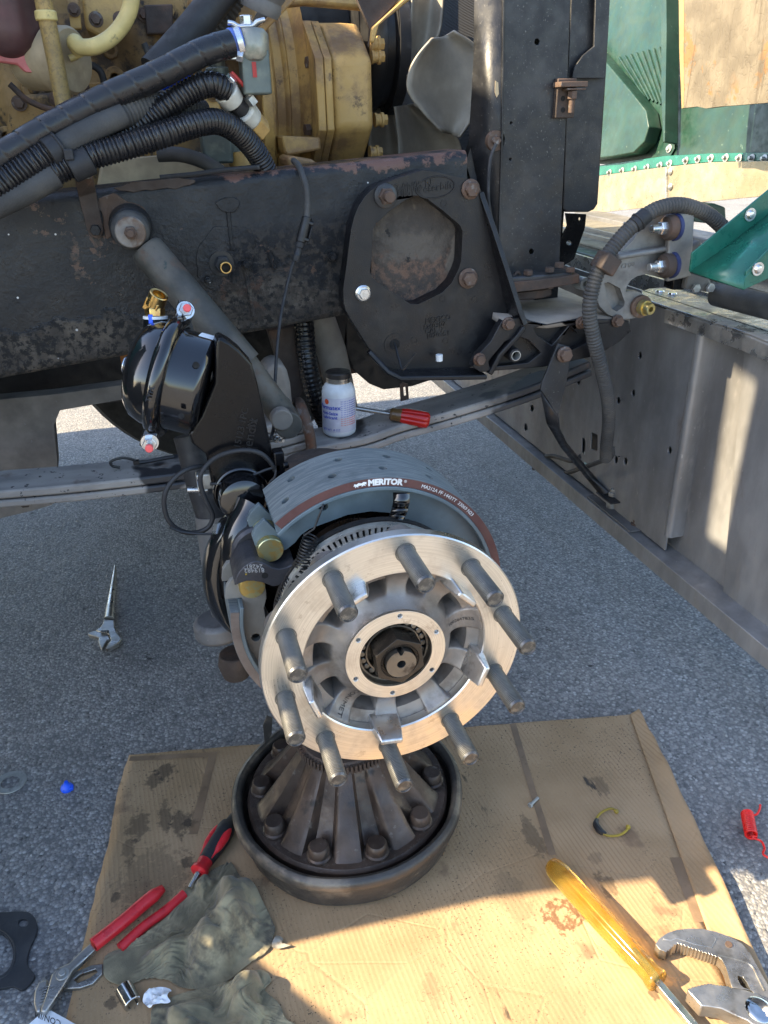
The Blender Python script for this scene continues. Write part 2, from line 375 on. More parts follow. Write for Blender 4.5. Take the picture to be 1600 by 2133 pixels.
mat('steel_mirror_dirty', (.48, .48, .47), .24, .9, layers=[((.30, .285, .26), 20, .42, .68, .5, .5), ((.46, .44, .40), 60, .62, .72, .5, .3)], bump=.15, bs=60)
mat('rust_bolt', (.105, .068, .05), .68, .25, layers=[((.2, .19, .18), 60, .55, .7), ((.15, .07, .04), 25, .55, .7)], bump=.6, bs=260, bd=.0012)
mat('rust_dark', (.06, .044, .036), .75, .1, layers=[((.11, .065, .045), 18, .5, .7)], bump=.7, bs=160, bd=.0015)
mat('dusty_steel_plate', (.20, .175, .15), .7, 0, layers=[((.12, .105, .09), 6, .45, .7), ((.22, .21, .2), 90, .66, .72)], bump=.3, bs=120)
def mud():
    g = N('mud_caked'); s = g.nd('SeparateXYZ'); g.lk(g.co, s.inputs[0]); nz = g.noise(16, 6, .7)
    c = g.mix(g.step(nz, .38, .6), (.055, .047, .041), (.10, .085, .07)); lo = g.step(g.math('ADD', s.outputs[2], g.math('MULTIPLY', nz, .12)), .945, .925)
    c = g.mix(g.math('MULTIPLY', lo, .8), c, g.mix(g.step(g.noise(70, 5, .7), .42, .6), (.045, .034, .028), (.15, .085, .055))); c = g.mix(g.step(g.noise(9, 4), .6, .64), c, (.15, .125, .10)); c = g.mix(g.step(g.noise(40, 6, .7), .62, .66), c, (.018, .017, .016))
    n = g.bump(g.noise(14, 6, .7), .8, .012); n = g.bump(g.noise(160, 5, .7), .6, .002, n); g.out(c, .78, 0, n)
mud()
def leafspring():
    g = N('leaf_spring'); c = g.mix(g.step(g.noise(7, 5, co=g.sc((1, 2, 2))), .35, .65), (.22, .205, .19), (.37, .34, .305))
    c = g.mix(g.step(g.noise(60, 4, .7), .61, .66), c, (.028, .028, .03))
    c = g.mix(g.step(g.noise(5, 4), .56, .6), c, (.042, .043, .047))
    c = g.mix(g.math('MULTIPLY', g.step(g.noise(16, 5), .6, .7), .6), c, (.13, .08, .055))
    g.out(c, g.step(g.noise(5, 4), .56, .6, .72, .38), 0, g.bump(g.noise(150, 5), .35, .001))
leafspring()
mat('shock_grey', (.052, .050, .043), .62, 0, layers=[((.105, .092, .075), 9, .42, .68), ((.09, .06, .042), 26, .56, .68), ((.03, .045, .043), 45, .6, .72)], bump=.25, bs=200)
mat('shoe_paint', (.125, .165, .185), .42, 0, layers=[((.10, .13, .145), 12, .5, .7)], rv=.06, bump=.08, bs=200)
def lining():
    g = N('lining_face'); s = g.noise(120, 3, co=g.sc((.25, 3, .25))); c = g.mix(g.step(s, .4, .65), (.115, .135, .140), (.185, .205, .205))
    c = g.mix(g.step(g.noise(14, 5), .55, .72), c, (.09, .105, .11)); c = g.mix(g.step(g.noise(260, 3, .7), .66, .72), c, (.3, .31, .3))
    g.out(c, .8, 0, g.bump(s, .35, .0008))
lining()
mat('lining_edge', (.12, .05, .043), .7, 0, layers=[((.10, .038, .032), 20, .5, .7)], bump=.2, bs=200)
mat('print_white', (.75, .74, .72), .6)
mat('print_grey', (.35, .34, .33), .6)
mat('print_blue', (.05, .08, .45), .5); mat('ring_navy', (.02, .03, .10), .5); mat('print_red', (.75, .10, .03), .5)
mat('paint_red', (.30, .018, .015), .45); mat('plastic_blue', (.012, .11, .85), .35); mat('plastic_redcap', (.9, .12, .12), .4)
mat('pipe_pale', (.30, .275, .24), .6, 0, layers=[((.2, .18, .155), 8, .45, .7)], bump=.2); mat('washer_worn', (.22, .20, .18), .55, .4, layers=[((.12, .085, .065), 30, .45, .6)], bump=.5, bs=200)
mat('lining_dusty', (.19, .15, .125), .8, 0, layers=[((.14, .105, .085), 30, .5, .7)], bump=.3); mat('shoe_warm_lit', (.21, .205, .185), .5, 0, layers=[((.16, .15, .135), 10, .45, .7)], bump=.2)  # the lower shoe web has its warm lighting put into the paint colour
mat('hole_dark', (.006, .006, .006), .9)
mat('cam_iron', (.055, .055, .062), .48, .45, layers=[((.11, .10, .095), 16, .5, .7)], bump=.3, bs=260)
mat('spindle_steel', (.20, .18, .155), .4, .85, layers=[((.07, .055, .045), 45, .5, .68)], bump=.3, bs=220)
mat('nut_greasy', (.055, .045, .036), .36, .6, layers=[((.13, .10, .07), 30, .5, .7)], bump=.3, bs=200)
mat('tone_steel', (.62, .61, .56), .38, .7, layers=[((.4, .38, .33), 60, .5, .7)])
def oldhub():
    g = N('old_hub_iron'); c = g.mix(g.step(g.noise(11, 5), .35, .65), (.042, .030, .024), (.092, .063, .047))
    c = g.mix(g.math('MULTIPLY', g.step(g.noise(60, 6, .7), .6, .7), .7), c, (.16, .14, .12)); c = g.mix(g.step(g.noise(26, 4), .6, .7), c, (.024, .02, .018))
    ge = g.nd('NewGeometry'); edge = g.math('MULTIPLY', g.step(ge.outputs['Pointiness'], .56, .64), g.step(g.noise(110, 5, .7), .54, .60)); c = g.mix(g.math('MULTIPLY', edge, .7), c, (.32, .29, .25))
    g.out(c, g.step(g.noise(30, 4), .35, .65, .28, .6), .3, g.bump(g.noise(150, 5), .45, .0015))
oldhub()
mat('drum_rim', (.06, .055, .05), .42, .35, layers=[((.19, .16, .125), 11, .48, .66), ((.3, .25, .18), 30, .66, .72)], bump=.4, bs=120)
def caty():
    g = N('engine_yellow'); c = g.mix(g.step(g.noise(6, 5), .3, .7), (.44, .265, .075), (.52, .335, .12))
    c = g.mix(g.math('MULTIPLY', g.step(g.noise(9, 7, .7), .42, .62), .85), c, (.20, .115, .058))
    c = g.mix(g.math('MULTIPLY', g.step(g.noise(20, 7, .75), .57, .66), .75), c, (.085, .05, .03)); g.out(c, g.step(g.noise(30, 4), .3, .7, .42, .72), 0, g.bump(g.noise(130, 5), .4, .0015))
caty()
def catd():
    g = N('engine_dirty'); c = g.mix(g.step(g.noise(7, 5), .32, .62), (.10, .062, .03), (.30, .18, .062))
    c = g.mix(g.step(g.noise(15, 6, .7), .5, .62), c, (.05, .034, .022)); c = g.mix(g.step(g.noise(34, 6, .7), .6, .68), c, (.025, .02, .016))
    g.out(c, .7, 0, g.bump(g.noise(70, 6), .6, .004))
catd()
mat('engine_cream', (.40, .31, .19), .55, 0, layers=[((.27, .20, .12), 8, .5, .7)], bump=.2)
mat('braid_tan', (.33, .22, .075), .5, 0, layers=[((.22, .15, .06), 200, .45, .6)], bump=.7, bs=700, bd=.0008)
mat('hose_yellow', (.55, .43, .17), .5, 0, layers=[((.2, .16, .08), 40, .6, .7)], bump=.2)
mat('filter_maroon', (.075, .035, .035), .5, 0, layers=[((.13, .05, .05), 5, .5, .7)], bump=.1)
mat('paint_pink', (.50, .13, .12), .5, 0, layers=[((.3, .07, .06), 12, .5, .7)])
mat('valve_nickel', (.30, .30, .26), .42, .65, layers=[((.18, .2, .17), 24, .5, .7)], bump=.35, bs=160)
mat('valve_green', (.10, .12, .11), .5, .3, layers=[((.17, .19, .16), 24, .5, .7)], bump=.3)
mat('tape_teflon', (.55, .54, .48), .4, 0, layers=[((.35, .34, .3), 30, .5, .7)], bump=.6, bs=80)
mat('silicone_blue', (.09, .16, .5), .5)
mat('fan_grey', (.34, .30, .235), .55, .1, layers=[((.21, .19, .155), 5, .42, .7), ((.30, .28, .25), 120, .7, .75)], bump=.2)
def radcore():
    g = N('radiator_core'); w = g.nd('TexWave', wave_type='BANDS', bands_direction='Z'); w.inputs['Scale'].default_value = 110; g.lk(g.co, w.inputs[0])
    c = g.mix(w.outputs[0], (.004, .004, .005), (.012, .012, .013)); g.out(c, .6, .2, g.bump(w.outputs[0], .8, .003))
radcore()
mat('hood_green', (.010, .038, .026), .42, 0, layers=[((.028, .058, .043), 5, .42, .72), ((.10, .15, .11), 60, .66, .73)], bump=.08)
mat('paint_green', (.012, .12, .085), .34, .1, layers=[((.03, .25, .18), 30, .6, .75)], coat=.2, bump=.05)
mat('hood_aluminium', (.42, .37, .27), .35, .6, layers=[((.36, .30, .19), 6, .45, .7), ((.3, .27, .2), 50, .6, .7)], bump=.1)
mat('mesh_steel', (.30, .275, .23), .45, .6)
def woodp():
    g = N('wood_peeling'); wn_ = g.nd('TexNoise'); wn_.inputs['Scale'].default_value = 18; wn_.inputs['Detail'].default_value = 5; g.lk(g.co, wn_.inputs['Vector']); va = g.nd('VectorMath', operation='MULTIPLY_ADD'); g.lk(wn_.outputs[1], va.inputs[0]); va.inputs[1].default_value = (.09, .09, .09); g.lk(g.sc((1, 1, .5)), va.inputs[2]); wc = va.outputs[0]
    lines = g.noise(30, 4, co=g.sc((1, 1, .08)), dist=.6); cr = g.vor(34, 0, 'DISTANCE_TO_EDGE', co=wc)
    c = g.mix(g.step(g.noise(12, 5), .35, .65), (.11, .092, .066), (.17, .145, .105))
    pe = g.math('MULTIPLY', g.step(g.noise(10, 6, .7), .54, .57), g.step(g.noise(4, 3), .42, .5)); c = g.mix(pe, c, (.20, .11, .045))
    c = g.mix(g.math('MULTIPLY', g.math('MULTIPLY', g.step(cr, .02, .0), .55), g.step(g.noise(9, 3), .4, .6)), c, (.05, .037, .025)); c = g.mix(g.math('MULTIPLY', g.step(lines, .60, .66), .6), c, (.065, .05, .033))
    n = g.bump(lines, 1.0, .012); n = g.bump(g.step(cr, 0, .06), .35, .002, n); g.out(c, .8, 0, n)
woodp()
mat('wood_edge', (.26, .18, .08), .7, 0, layers=[((.38, .24, .1), 40, .5, .7)], bump=.3)
mat('steel_tool', (.40, .39, .37), .34, .9, layers=[((.22, .21, .19), 20, .5, .7), ((.16, .10, .07), 40, .66, .73)], bump=.15, bs=200)
mat('chrome_tool', (.62, .62, .62), .16, 1, layers=[((.4, .39, .37), 30, .55, .7)], bump=.06)
mat('grip_red', (.62, .022, .03), .38, 0, layers=[((.42, .012, .02), 30, .5, .7), ((.75, .55, .55), 40, .73, .77)], bump=.1)
def amber():
    g = N('plastic_amber'); g.out((.93, .50, .03), .1, 0); g.b.inputs['Transmission Weight'].default_value = .9; g.b.inputs['IOR'].default_value = 1.45
    c = g.mix(g.step(g.noise(30, 3), .4, .7), (.96, .66, .14), (.90, .52, .07)); g.out(c, .12, 0, g.bump(g.noise(20, 2), .03, .001))
amber()
def redclear():
    g = N('plastic_red_clear'); g.out((.6, .02, .015), .15); g.b.inputs['Transmission Weight'].default_value = .25
redclear()
mat('amber_dark', (.12, .07, .03), .2)
def ragm():
    g = N('rag_cloth'); c = g.mix(g.step(g.noise(16, 5), .32, .68), (.13, .115, .072), (.33, .28, .17)); c = g.mix(g.step(g.noise(11, 5, .65), .5, .66), c, (.075, .068, .05)); c = g.mix(g.math('MULTIPLY', g.step(g.noise(24, 4), .58, .7), .7), c, (.33, .28, .16))
    wv = g.noise(900, 2); g.out(c, .92, 0, g.bump(wv, .5, .0008)); g.b.inputs['Sheen Weight'].default_value = .2
ragm()
mat('plastic_white', (.72, .74, .75), .4); mat('label_pale', (.62, .62, .68), .45, 0, layers=[((.5, .5, .58), 20, .5, .7)])
mat('lid_metal', (.45, .43, .40), .3, .9); mat('lid_top', (.04, .036, .034), .4, .3)
mat('gasket_black', (.03, .032, .036), .55, .1, layers=[((.05, .05, .053), 20, .5, .7)], bump=.25)
mat('washer_steel', (.36, .37, .36), .45, .7, layers=[((.2, .2, .2), 40, .5, .7)])
mat('paper', (.78, .80, .82), .7); mat('wire_yellow', (.30, .21, .02), .5); mat('wire_black', (.014, .014, .015), .5)
mat('coil_red', (.75, .015, .01), .3); mat('plastic_film', (.30, .27, .22), .15); mat('connector_white', (.5, .53, .5), .45); mat('connector_teal', (.25, .42, .45), .45)
mat('tyre', (.014, .014, .015), .8, bump=.3, bs=60); mat('cab_paint', (.03, .12, .09), .3)
mat('dark_metal', (.012, .012, .013), .6, 0, layers=[((.04, .034, .03), 6, .5, .7)], bump=.3)
mat('orange_paint', (.36, .13, .025), .5)
# ================================================================== ground
g = MB(); g.add([(-60, -40, 0), (60, -40, 0), (60, 90, 0), (-60, 90, 0)], [(0, 1, 2, 3)])
tag(g.build('asphalt_ground', 'asphalt', recenter=False), kind='structure')
g = MB(); rg = random.Random(3)
for k in range(900):                                     # loose grit on the paving
    x, y = rg.uniform(-.5, 1.3), rg.uniform(.45, 2.4)
    if -.2 < x < .85 and y < 1.22: continue
    r = rg.choice((.0012, .0015, .002, .0028)); n = 5; a0 = rg.random() * 6; P = []
    for i in range(n): a = a0 + 2 * PI * i / n; P.append(V((x + r * math.cos(a) * rg.uniform(.7, 1.3), y + r * math.sin(a) * rg.uniform(.7, 1.3), .0002)))
    T = V((x, y, r * 1.1)); Q2 = [p.lerp(T, .45) + V((0, 0, r * .45)) for p in P]
    g.add(P + Q2, [(i, (i + 1) % n, n + (i + 1) % n, n + i) for i in range(n)] + [tuple(n + i for i in range(n))])
tag(g.build('loose_grit', 'grit', weld=False, recenter=False, smooth=20), 'loose stone grit scattered over the asphalt', 'grit', kind='stuff')

# ---- the truck's cab and its far front wheel stand outside / behind and shade the bay
CABX = -0.95
cab = thing('truck_cab', 'green truck cab behind the open engine bay, left of the picture', 'truck cab', (CABX - .8, 1.9, 0))
CY0, CY1 = 1.33, 3.17; cyc = (CY0 + CY1) / 2; cw_ = CY1 - CY0
g = MB(); P = [V((CABX, CY0, .45)), V((CABX - .02, CY0, 1.75)), V((CABX - .35, CY0, 2.56)), V((CABX - 1.6, CY0, 2.66)), V((CABX - 1.6, CY0, .45))]
g.poly(P, [], cw_, (0, 1, 0)); g.build('body', 'cab_paint', cab, bevel=.04, seg=3)
for x0, x1, z0, z1 in ((-.5, -1.15, 1.8, 2.45),):
    g = MB(); g.box((CABX + x0 - .3, CY0 - .003, (z0 + z1) / 2), (.62, .01, z1 - z0)); g.build('side_window', 'hole_dark', cab)
# unseen pieces added outboard of the cab, shaped to cast its shadow edges
ye = .80
g = MB(); o = [V((CABX, ye, .30)), V((CABX, ye, 1.02)), V((CABX, ye - .045, 1.30)), V((CABX, ye - .085, 1.48)), V((CABX, ye - .085, 1.79)), V((CABX, CY0 - .005, 1.79)), V((CABX, CY0 - .005, .30))]
g.poly(o, [], .05, (-1, 0, 0)); g.build('shade_panel', 'steel_grey_dusty', cab, bevel=.01)  # added plate; its stepped edge sets the shadow line on studs and cardboard
g = MB(); g.poly([V((CABX + .02, ye - .10, 1.795)), V((CABX + .02, 1.215, 1.795)), V((CABX + .02, 1.215, 2.15)), V((CABX + .02, 1.34, 2.17)), V((CABX + .02, 1.34, 2.55)), V((CABX + .02, ye - .10, 2.55))], [], .06, (-1, 0, 0)); g.build('mirror', 'steel_grey_dusty', cab, bevel=.008)  # added plate; its cut-out frames the sunlit patch on the bumper
g = MB(); g.poly([V((CABX + .05, .33, .12)), V((CABX + .05, .33, .88)), V((CABX + .05, .60, .80)), V((CABX + .05, .69, .747)), V((CABX + .05, .79, .69)), V((CABX + .05, .86, .66)), V((CABX + .05, 1.2, .66)), V((CABX + .05, 1.2, .12))], [], .5, (-1, 0, 0)); g.build('lower_shade_box', 'steel_grey_dusty', cab, bevel=.01)  # added box; its slanted top shades the rags and lower left ground
# ================================================================== cardboard on the ground
def zc(x, y): return .007 + .0035 * noise.noise(V((x * 5, y * 5, 0))) + .0012 * noise.noise(V((x * 23, y * 9, 3)))
def cbp(q, dz=0): return V((q.x, q.y, zc(q.x, q.y) + dz))
LE = catmull([gp(270, 1580), gp(246, 1660), gp(232, 1745), gp(205, 1850), gp(186, 1930), gp(140, 2133), gp(40, 2600)], 6); LE = [p + V((.0025 * noise.noise(p * 40), 0, 0)) for p in LE]
RE = [gp(1312, 1495), gp(1352, 1610), gp(1442, 1865), gp(1700, 2600)]
OE = [gp(1330, 1488), gp(1384, 1600), gp(1500, 1850), gp(1830, 2600)]
def along(P, t):
    k = min(int(t * (len(P) - 1)), len(P) - 2); return P[k].lerp(P[k + 1], t * (len(P) - 1) - k)
cb = thing('cardboard_sheet', 'flattened brown cardboard box spread under the hub as a work mat', 'cardboard', gp(800, 1800))
g = MB(); g.grid(lambda i, j: cbp(along(LE, j).lerp(along(RE, j), i)), 60, 80); g.build('sheet', 'cardboard', cb, solid=.004, smooth=180)
g = MB()
def flap(i, j):
    p = along(RE, j).lerp(along(OE, j), i); q = cbp(p); q.z += .0015 + .012 * i * i * (0.4 + .6 * math.sin(j * 3.0)) + .002 * math.sin(j * 40) * i; return q
g.grid(flap, 8, 50); g.build('folded_flap', 'cardboard_edge', cb, solid=.004, smooth=180)
g = MB()
def flap2(i, j):
    p = along(RE, .08 + j * .92).lerp(along(OE, .08 + j * .92), .55 + i * .62); q = cbp(p); q.z = .003 + .002 * math.sin(j * 25); return q
g.grid(flap2, 4, 40); g.build('lower_flap', 'cardboard_edge', cb, solid=.002, smooth=180)
def strip(a, b, w, m, nm='tape_strip', dz=.0026):
    a, b = V(a), V(b); d = (b - a); s = V((-d.y, d.x, 0)).normalized() * w / 2
    def fn(i, j):
        p = a.lerp(b, j) + s * (2 * i - 1) * (1 + .06 * noise.noise(V((j * 14, i * 3, 1)))); return cbp(p, dz)
    MB().grid(fn, 2, 30).build(nm, m, cb, smooth=180)
strip(gp(447, 1574), gp(404, 1745), .015, 'tape'); strip(gp(272, 1588), gp(440, 1580), .012, 'tape')
strip(gp(1068, 1516), gp(1150, 1790), .012, 'tape'); strip(gp(1415, 1795), gp(1468, 1930), .034, 'tape')
g = MB(); P = [gp(*q) for q in [(1215, 1930), (1262, 1935), (1310, 1962), (1297, 2003), (1240, 1975)]]; g.poly([cbp(p, .0025) for p in P], [], .0006, (0, 0, 1)); g.build('tape_scrap', 'tape_clear', cb)

# ================================================================== worn drum and old hub on the cardboard
OC = V((.186, .947, 0)); OH = .012
drum = thing('brake_drum', 'worn dark round brake drum with rolled rim sitting on the cardboard', 'brake drum', OC + V((0, 0, OH)))
RIMR = .194
def wob(r, h, a): return r * (1 + .006 * math.sin(2 * a + 1) + .004 * math.sin(5 * a) + .003 * math.sin(9 * a + 2))
g = MB(); g.lathe(OC + V((0, 0, OH)), (0, 0, 1), [(.150, 0), (.170, .0), (.178, .006), (.184, .03), (.187, .052), (.180, .052), (.174, .03), (.166, .012), (.15, .01)], 72, close=True, rf=wob); g.build('wall', 'drum_rim', drum)
g = MB(); pr = [(RIMR - .009 + .0095 * math.cos(a), .062 + .013 * math.sin(a)) for a in [i * 2 * PI / 12 for i in range(12)]]
g.lathe(OC + V((0, 0, OH)), (0, 0, 1), pr, 90, close=True, rf=wob); g.build('rim', 'drum_rim', drum)
g = MB(); q0 = px(562, 1500, Z=.1); g.poly([px(548, 1512, Y=1.075), px(556, 1492, Y=1.075), px(568, 1496, Y=1.075), px(566, 1530, Y=1.075), px(552, 1555, Y=1.075)], [], .004, (0, 1, 0)); g.build('lip_tab', 'drum_rim', drum, bevel=.001)

old = thing('old_hub', 'old rusty brown wheel hub with ten bolt heads lying inside the drum', 'wheel hub', OC + V((0, 0, OH + .012)))
b0 = px(787, 1761, Z=.103); oph = math.atan2(b0.y - OC.y, b0.x - OC.x); BZ = OH + .07
g = MB(); g.lathe(OC, (0, 0, 1), [(.05, .024), (.162, .024), (.167, .03), (.168, BZ - .006), (.164, BZ), (.05, BZ)], 72, close=True); g.build('flange', 'old_hub_iron', old, smooth=30)
g = MB(); NH, NA = 16, 200
def cone(i, j):
    a = 2 * PI * i; t = j; c = .5 + .5 * math.cos(10 * (a - oph) + PI)          # ribs between the bolts
    rib = max(0, min(1, (c - .28) / .36)); rib = rib * rib * (3 - 2 * rib)
    core = .128 - .064 * t ** .8; ribr = .156 - .085 * t ** .9
    r = core + (max(ribr, core) - core) * rib; return OC + V((r * math.cos(a), r * math.sin(a), BZ - .002 + .110 * t))
g.grid(cone, NA, NH); g.build('ribbed_cone', 'old_hub_iron', old, smooth=50)
g = MB(); g.lathe(OC, (0, 0, 1), [(.045, BZ + .10), (.072, BZ + .10), (.074, BZ + .116), (.07, BZ + .122), (.045, BZ + .122)], 60, close=True); g.build('neck_ring', 'rust_dark', old)
g = MB()
for k in range(72):
    a = 2 * PI * k / 72; d = V((math.cos(a), math.sin(a), 0)); g.box(OC + d * .0755 + V((0, 0, BZ + .112)), (.006, .0034, .014), (d, V((-d.y, d.x, 0)), V((0, 0, 1))))
g.build('tone_teeth', 'rust_dark', old)
for k in range(10):
    a = oph + k * PI / 5; p = OC + V((math.cos(a), math.sin(a), 0)) * .142875
    g = MB(); g.lathe(p, (0, 0, 1), [(0, BZ + .001), (.0195, BZ + .001), (.0195, BZ + .004), (.0168, BZ + .006), (.0165, BZ + .018), (.0135, BZ + .022), (.0, BZ + .0225)], 22)
    g.build('bolt_head', 'old_hub_iron', old)

# ================================================================== new wheel hub
HC = V((.215, .737, .502))
def PO(r, a, y=0.0): return V((HC.x + r * math.cos(a), HC.y + y, HC.z + r * math.sin(a)))
def angp(x, y, off=0.0): q = px(x, y, Y=HC.y + off); return math.atan2(q.z - HC.z, q.x - HC.x)
hub = thing('wheel_hub', 'new bright aluminium wheel hub with ten black studs', 'wheel hub', HC - V((0, 0, .166)))
ph = angp(850 * .40625 + 500, 165 * .40625 + 1080)
def ring(mb, r0, r1, y0, y1, n=96, ch=.001):
    return mb.lathe(HC, (0, 1, 0), [(r0, y0 + ch), (r0 + ch, y0), (r1 - ch, y0), (r1, y0 + ch), (r1, y1), (r0, y1)], n, close=True)
g = MB(); ring(g, .1155, .166, 0, .014, 128, .0015); g.build('flange', 'aluminium_face', hub, smooth=25)
g = MB(); NTH, NR = 360, 26
def dish(i, j):
    a = 2 * PI * i; r = .0632 + (.1165 - .0632) * j; t = j
    y = .003 + .017 * math.sin(PI * min(1, t * 1.06)) ** .8 + .002 * t     # falls away from the face ring, rises to the flange
    c = math.cos(10 * (a - ph) / 1.0 + PI)                                       # pockets half way between the studs
    w = max(0, min(1, (c + .15) / .60)); w = w * w * (3 - 2 * w)
    rr = max(0, min(1, (t - .24) / .26)) * max(0, min(1, (1.0 - t) / .06)); rr = rr * rr * (3 - 2 * rr)
    return PO(r, a, y + .040 * w * rr)
g.grid(dish, NTH, NR); g.build('cast_body', 'aluminium_cast', hub, smooth=60)
g = MB(); g.lathe(HC, (0, 1, 0), [(.100, .02), (.118, .0145), (.128, .0145), (.118, .03), (.108, .06), (.104, .085), (.09, .085), (.09, .06)], 80, close=True); g.build('rear_barrel', 'aluminium_cast', hub)
g = MB(); holes = []
for k in range(6):
    a = angp(820 * .40625 + 500, 498 * .40625 + 1080) + k * PI / 3; c = PO(.0571, a, -.0005); holes.append((a, c))
o = [PO(.0637, i * PI / 48, -.0005) for i in range(96)]
hs = [[PO(.0463, i * PI / 36, -.0005) for i in range(72)]] + [[c + V((.0037 * math.cos(t), 0, .0037 * math.sin(t))) for t in [i * PI / 6 for i in range(12)]] for a, c in holes]
g.poly(o, hs, .012, (0, 1, 0)); g.build('face_ring', 'aluminium_face', hub, bevel=.0008, smooth=25)
for a, c in holes:
    g = MB(); g.pipe(c + V((0, .0008, 0)), c + V((0, .011, 0)), .00375, .0028, 12); g.cyl(c + V((0, .0105, 0)), c + V((0, .0115, 0)), .0035, n=12); g.build('threaded_hole', 'zinc', hub)
g = MB(); g.lathe(HC, (0, 1, 0), [(.0463, .003), (.0466, .05), (.0462, .05), (.0445, .012), (.0455, .006)], 72, close=True); g.lathe(HC, (0, 1, 0), [(.0, .03), (.0462, .03)], 40); g.build('bore', 'spindle_steel', hub)
for k in range(24):
    a = 2 * PI * k / 24; p = PO(.0392, a, .014); q = PO(.037, a, .034); MB().cyl(p, q, .0040, n=10, ch=.0008).build('bearing_roller', 'spindle_steel', hub)
g = MB(); g.lathe(HC, (0, 1, 0), [(.0335, .012), (.0355, .012), (.0355, .017), (.0335, .017)], 48, close=True); g.lathe(HC, (0, 1, 0), [(.0425, .010), (.0448, .010), (.0448, .016), (.0425, .016)], 48, close=True); g.build('bearing_cage', 'spindle_steel', hub)
SL = .0735
sm = None
for k in range(10):
    a = ph + k * PI / 5; c = PO(.142875, a)
    if sm is None:
        g = MB(); g.lathe(c, (0, -1, 0), [(0.0108, -.004), (.0108, .008), (.0111, .0085), (.0111, SL - .0025), (.0094, SL), (.0088, SL), (.0082, SL - .0012), (0, SL - .0016)], 28)
        s0 = g.build('stud', 'stud_black', hub, smooth=30); sm = s0.data; c0 = c
        g = MB(); g.lathe(c, (0, -1, 0), [(.0112, SL - .0026), (.0094, SL + .0002), (.0086, SL + .0002), (.008, SL - .001), (0, SL - .0013)], 28); e0 = g.build('stud_end', 'stud_end', s0); em = e0.data
        g = MB(); g.lathe(c, (0, -1, 0), [(.0112, -.0003), (.0125, -.0003), (.0125, .0008), (.0112, .0008)], 28, close=True); w0 = g.build('stud_collar', 'stud_black', s0); wm = w0.data
        g = MB(); g.lathe(c, (0, 1, 0), [(0, .014), (.021, .014), (.021, .03), (.018, .034), (0, .034)], 24); k0 = g.build('stud_boss', 'aluminium_cast', hub); km = k0.data
    else:
        for nm, me, par in (('stud', sm, hub), ('stud_boss', km, hub)):
            o = bpy.data.objects.new(nm, me); COL.objects.link(o); o.parent = par; o.location = -WO[hub] + (c - c0)
            if nm == 'stud':
                for n2, m2 in (('stud_end', em), ('stud_collar', wm)): e = bpy.data.objects.new(n2, m2); COL.objects.link(e); e.parent = o
for x, y, L in [(625, 455, .021), (1125, 400, .026), (1180, 770, .026), (765, 1075, .026), (395, 930, .026)]:          # pilot pads
    a = angp(500 + x * .40625, 1080 + y * .40625, -.010); d = V((math.cos(a), 0, math.sin(a))); t = V((-d.z, 0, d.x)); w, r0, r1 = .0185, .1015, .1185
    c = HC.copy(); y0, y1 = .034, -L
    vs = []
    for yy, ws, ra, rb in ((y0, 1.15, r0, r1), (-.002, 1.0, r0 + .004, r1), (y1, .78, r0 + .009, r1 - .001)):
        for s in (-1, 1):
            for rr in (ra, rb): vs.append(c + d * rr + t * (w * ws * s) + V((0, yy, 0)))
    fs = []
    for q in (0, 4): fs += [(q, q + 1, q + 5, q + 4), (q + 2, q + 6, q + 7, q + 3), (q, q + 4, q + 6, q + 2), (q + 1, q + 3, q + 7, q + 5)]
    fs += [(0, 2, 3, 1), (8, 9, 11, 10)]
    g = MB(); g.add(vs, fs); g.build('pilot_pad', 'aluminium_bright', hub, bevel=.002, smooth=40)
# tone ring behind the flange
tr = MB(); R0, R1 = .1185, .129; ty = .092
tr.lathe(HC, (0, 1, 0), [(R0 - .004, ty), (R0, ty), (R0, ty + .004), (R0 - .004, ty + .004)], 120, close=True); tr.lathe(HC, (0, 1, 0), [(R1, ty), (R1 + .003, ty), (R1 + .003, ty + .01), (R1, ty + .01)], 120, close=True)
for k in range(100):
    a = 2 * PI * k / 100; d = V((math.cos(a), 0, math.sin(a))); tr.box(HC + d * (R0 + R1) / 2 + V((0, ty + .003, 0)), (R1 - R0 + .001, .0046, .0046), (d, V((-d.z, 0, d.x)), V((0, 1, 0))))
tr.build('tone_ring', 'tone_steel', hub)
g = MB(); g.lathe(HC, (0, 1, 0), [(.09, ty + .012), (.134, ty + .012), (.134, ty + .02), (.09, ty + .02)], 80, close=True); g.build('tone_ring_backing', 'dark_metal', hub)

def spoke_text(s, x, y, size, r0):
    a = angp(x, y, .012); k = round((a - ph) / (PI / 5)); a = ph + k * PI / 5
    def bend(tx, ty, tz):
        r = r0 + tx; t = (r - .0632) / (.1165 - .0632); return PO(r, a + ty / r, .003 + .017 * max(0, math.sin(PI * max(0, min(1, t * 1.06)))) ** .8 + .002 * t - .0003 - abs(tz))
    text('stamp', s, 'cam_iron', hub, HC, (1, 0, 0), (0, 0, 1), size, .0004, bend=bend)
spoke_text('CON/MET', 712, 1452, .0095, .091); spoke_text('1002647835', 962, 1282, .0066, .092)
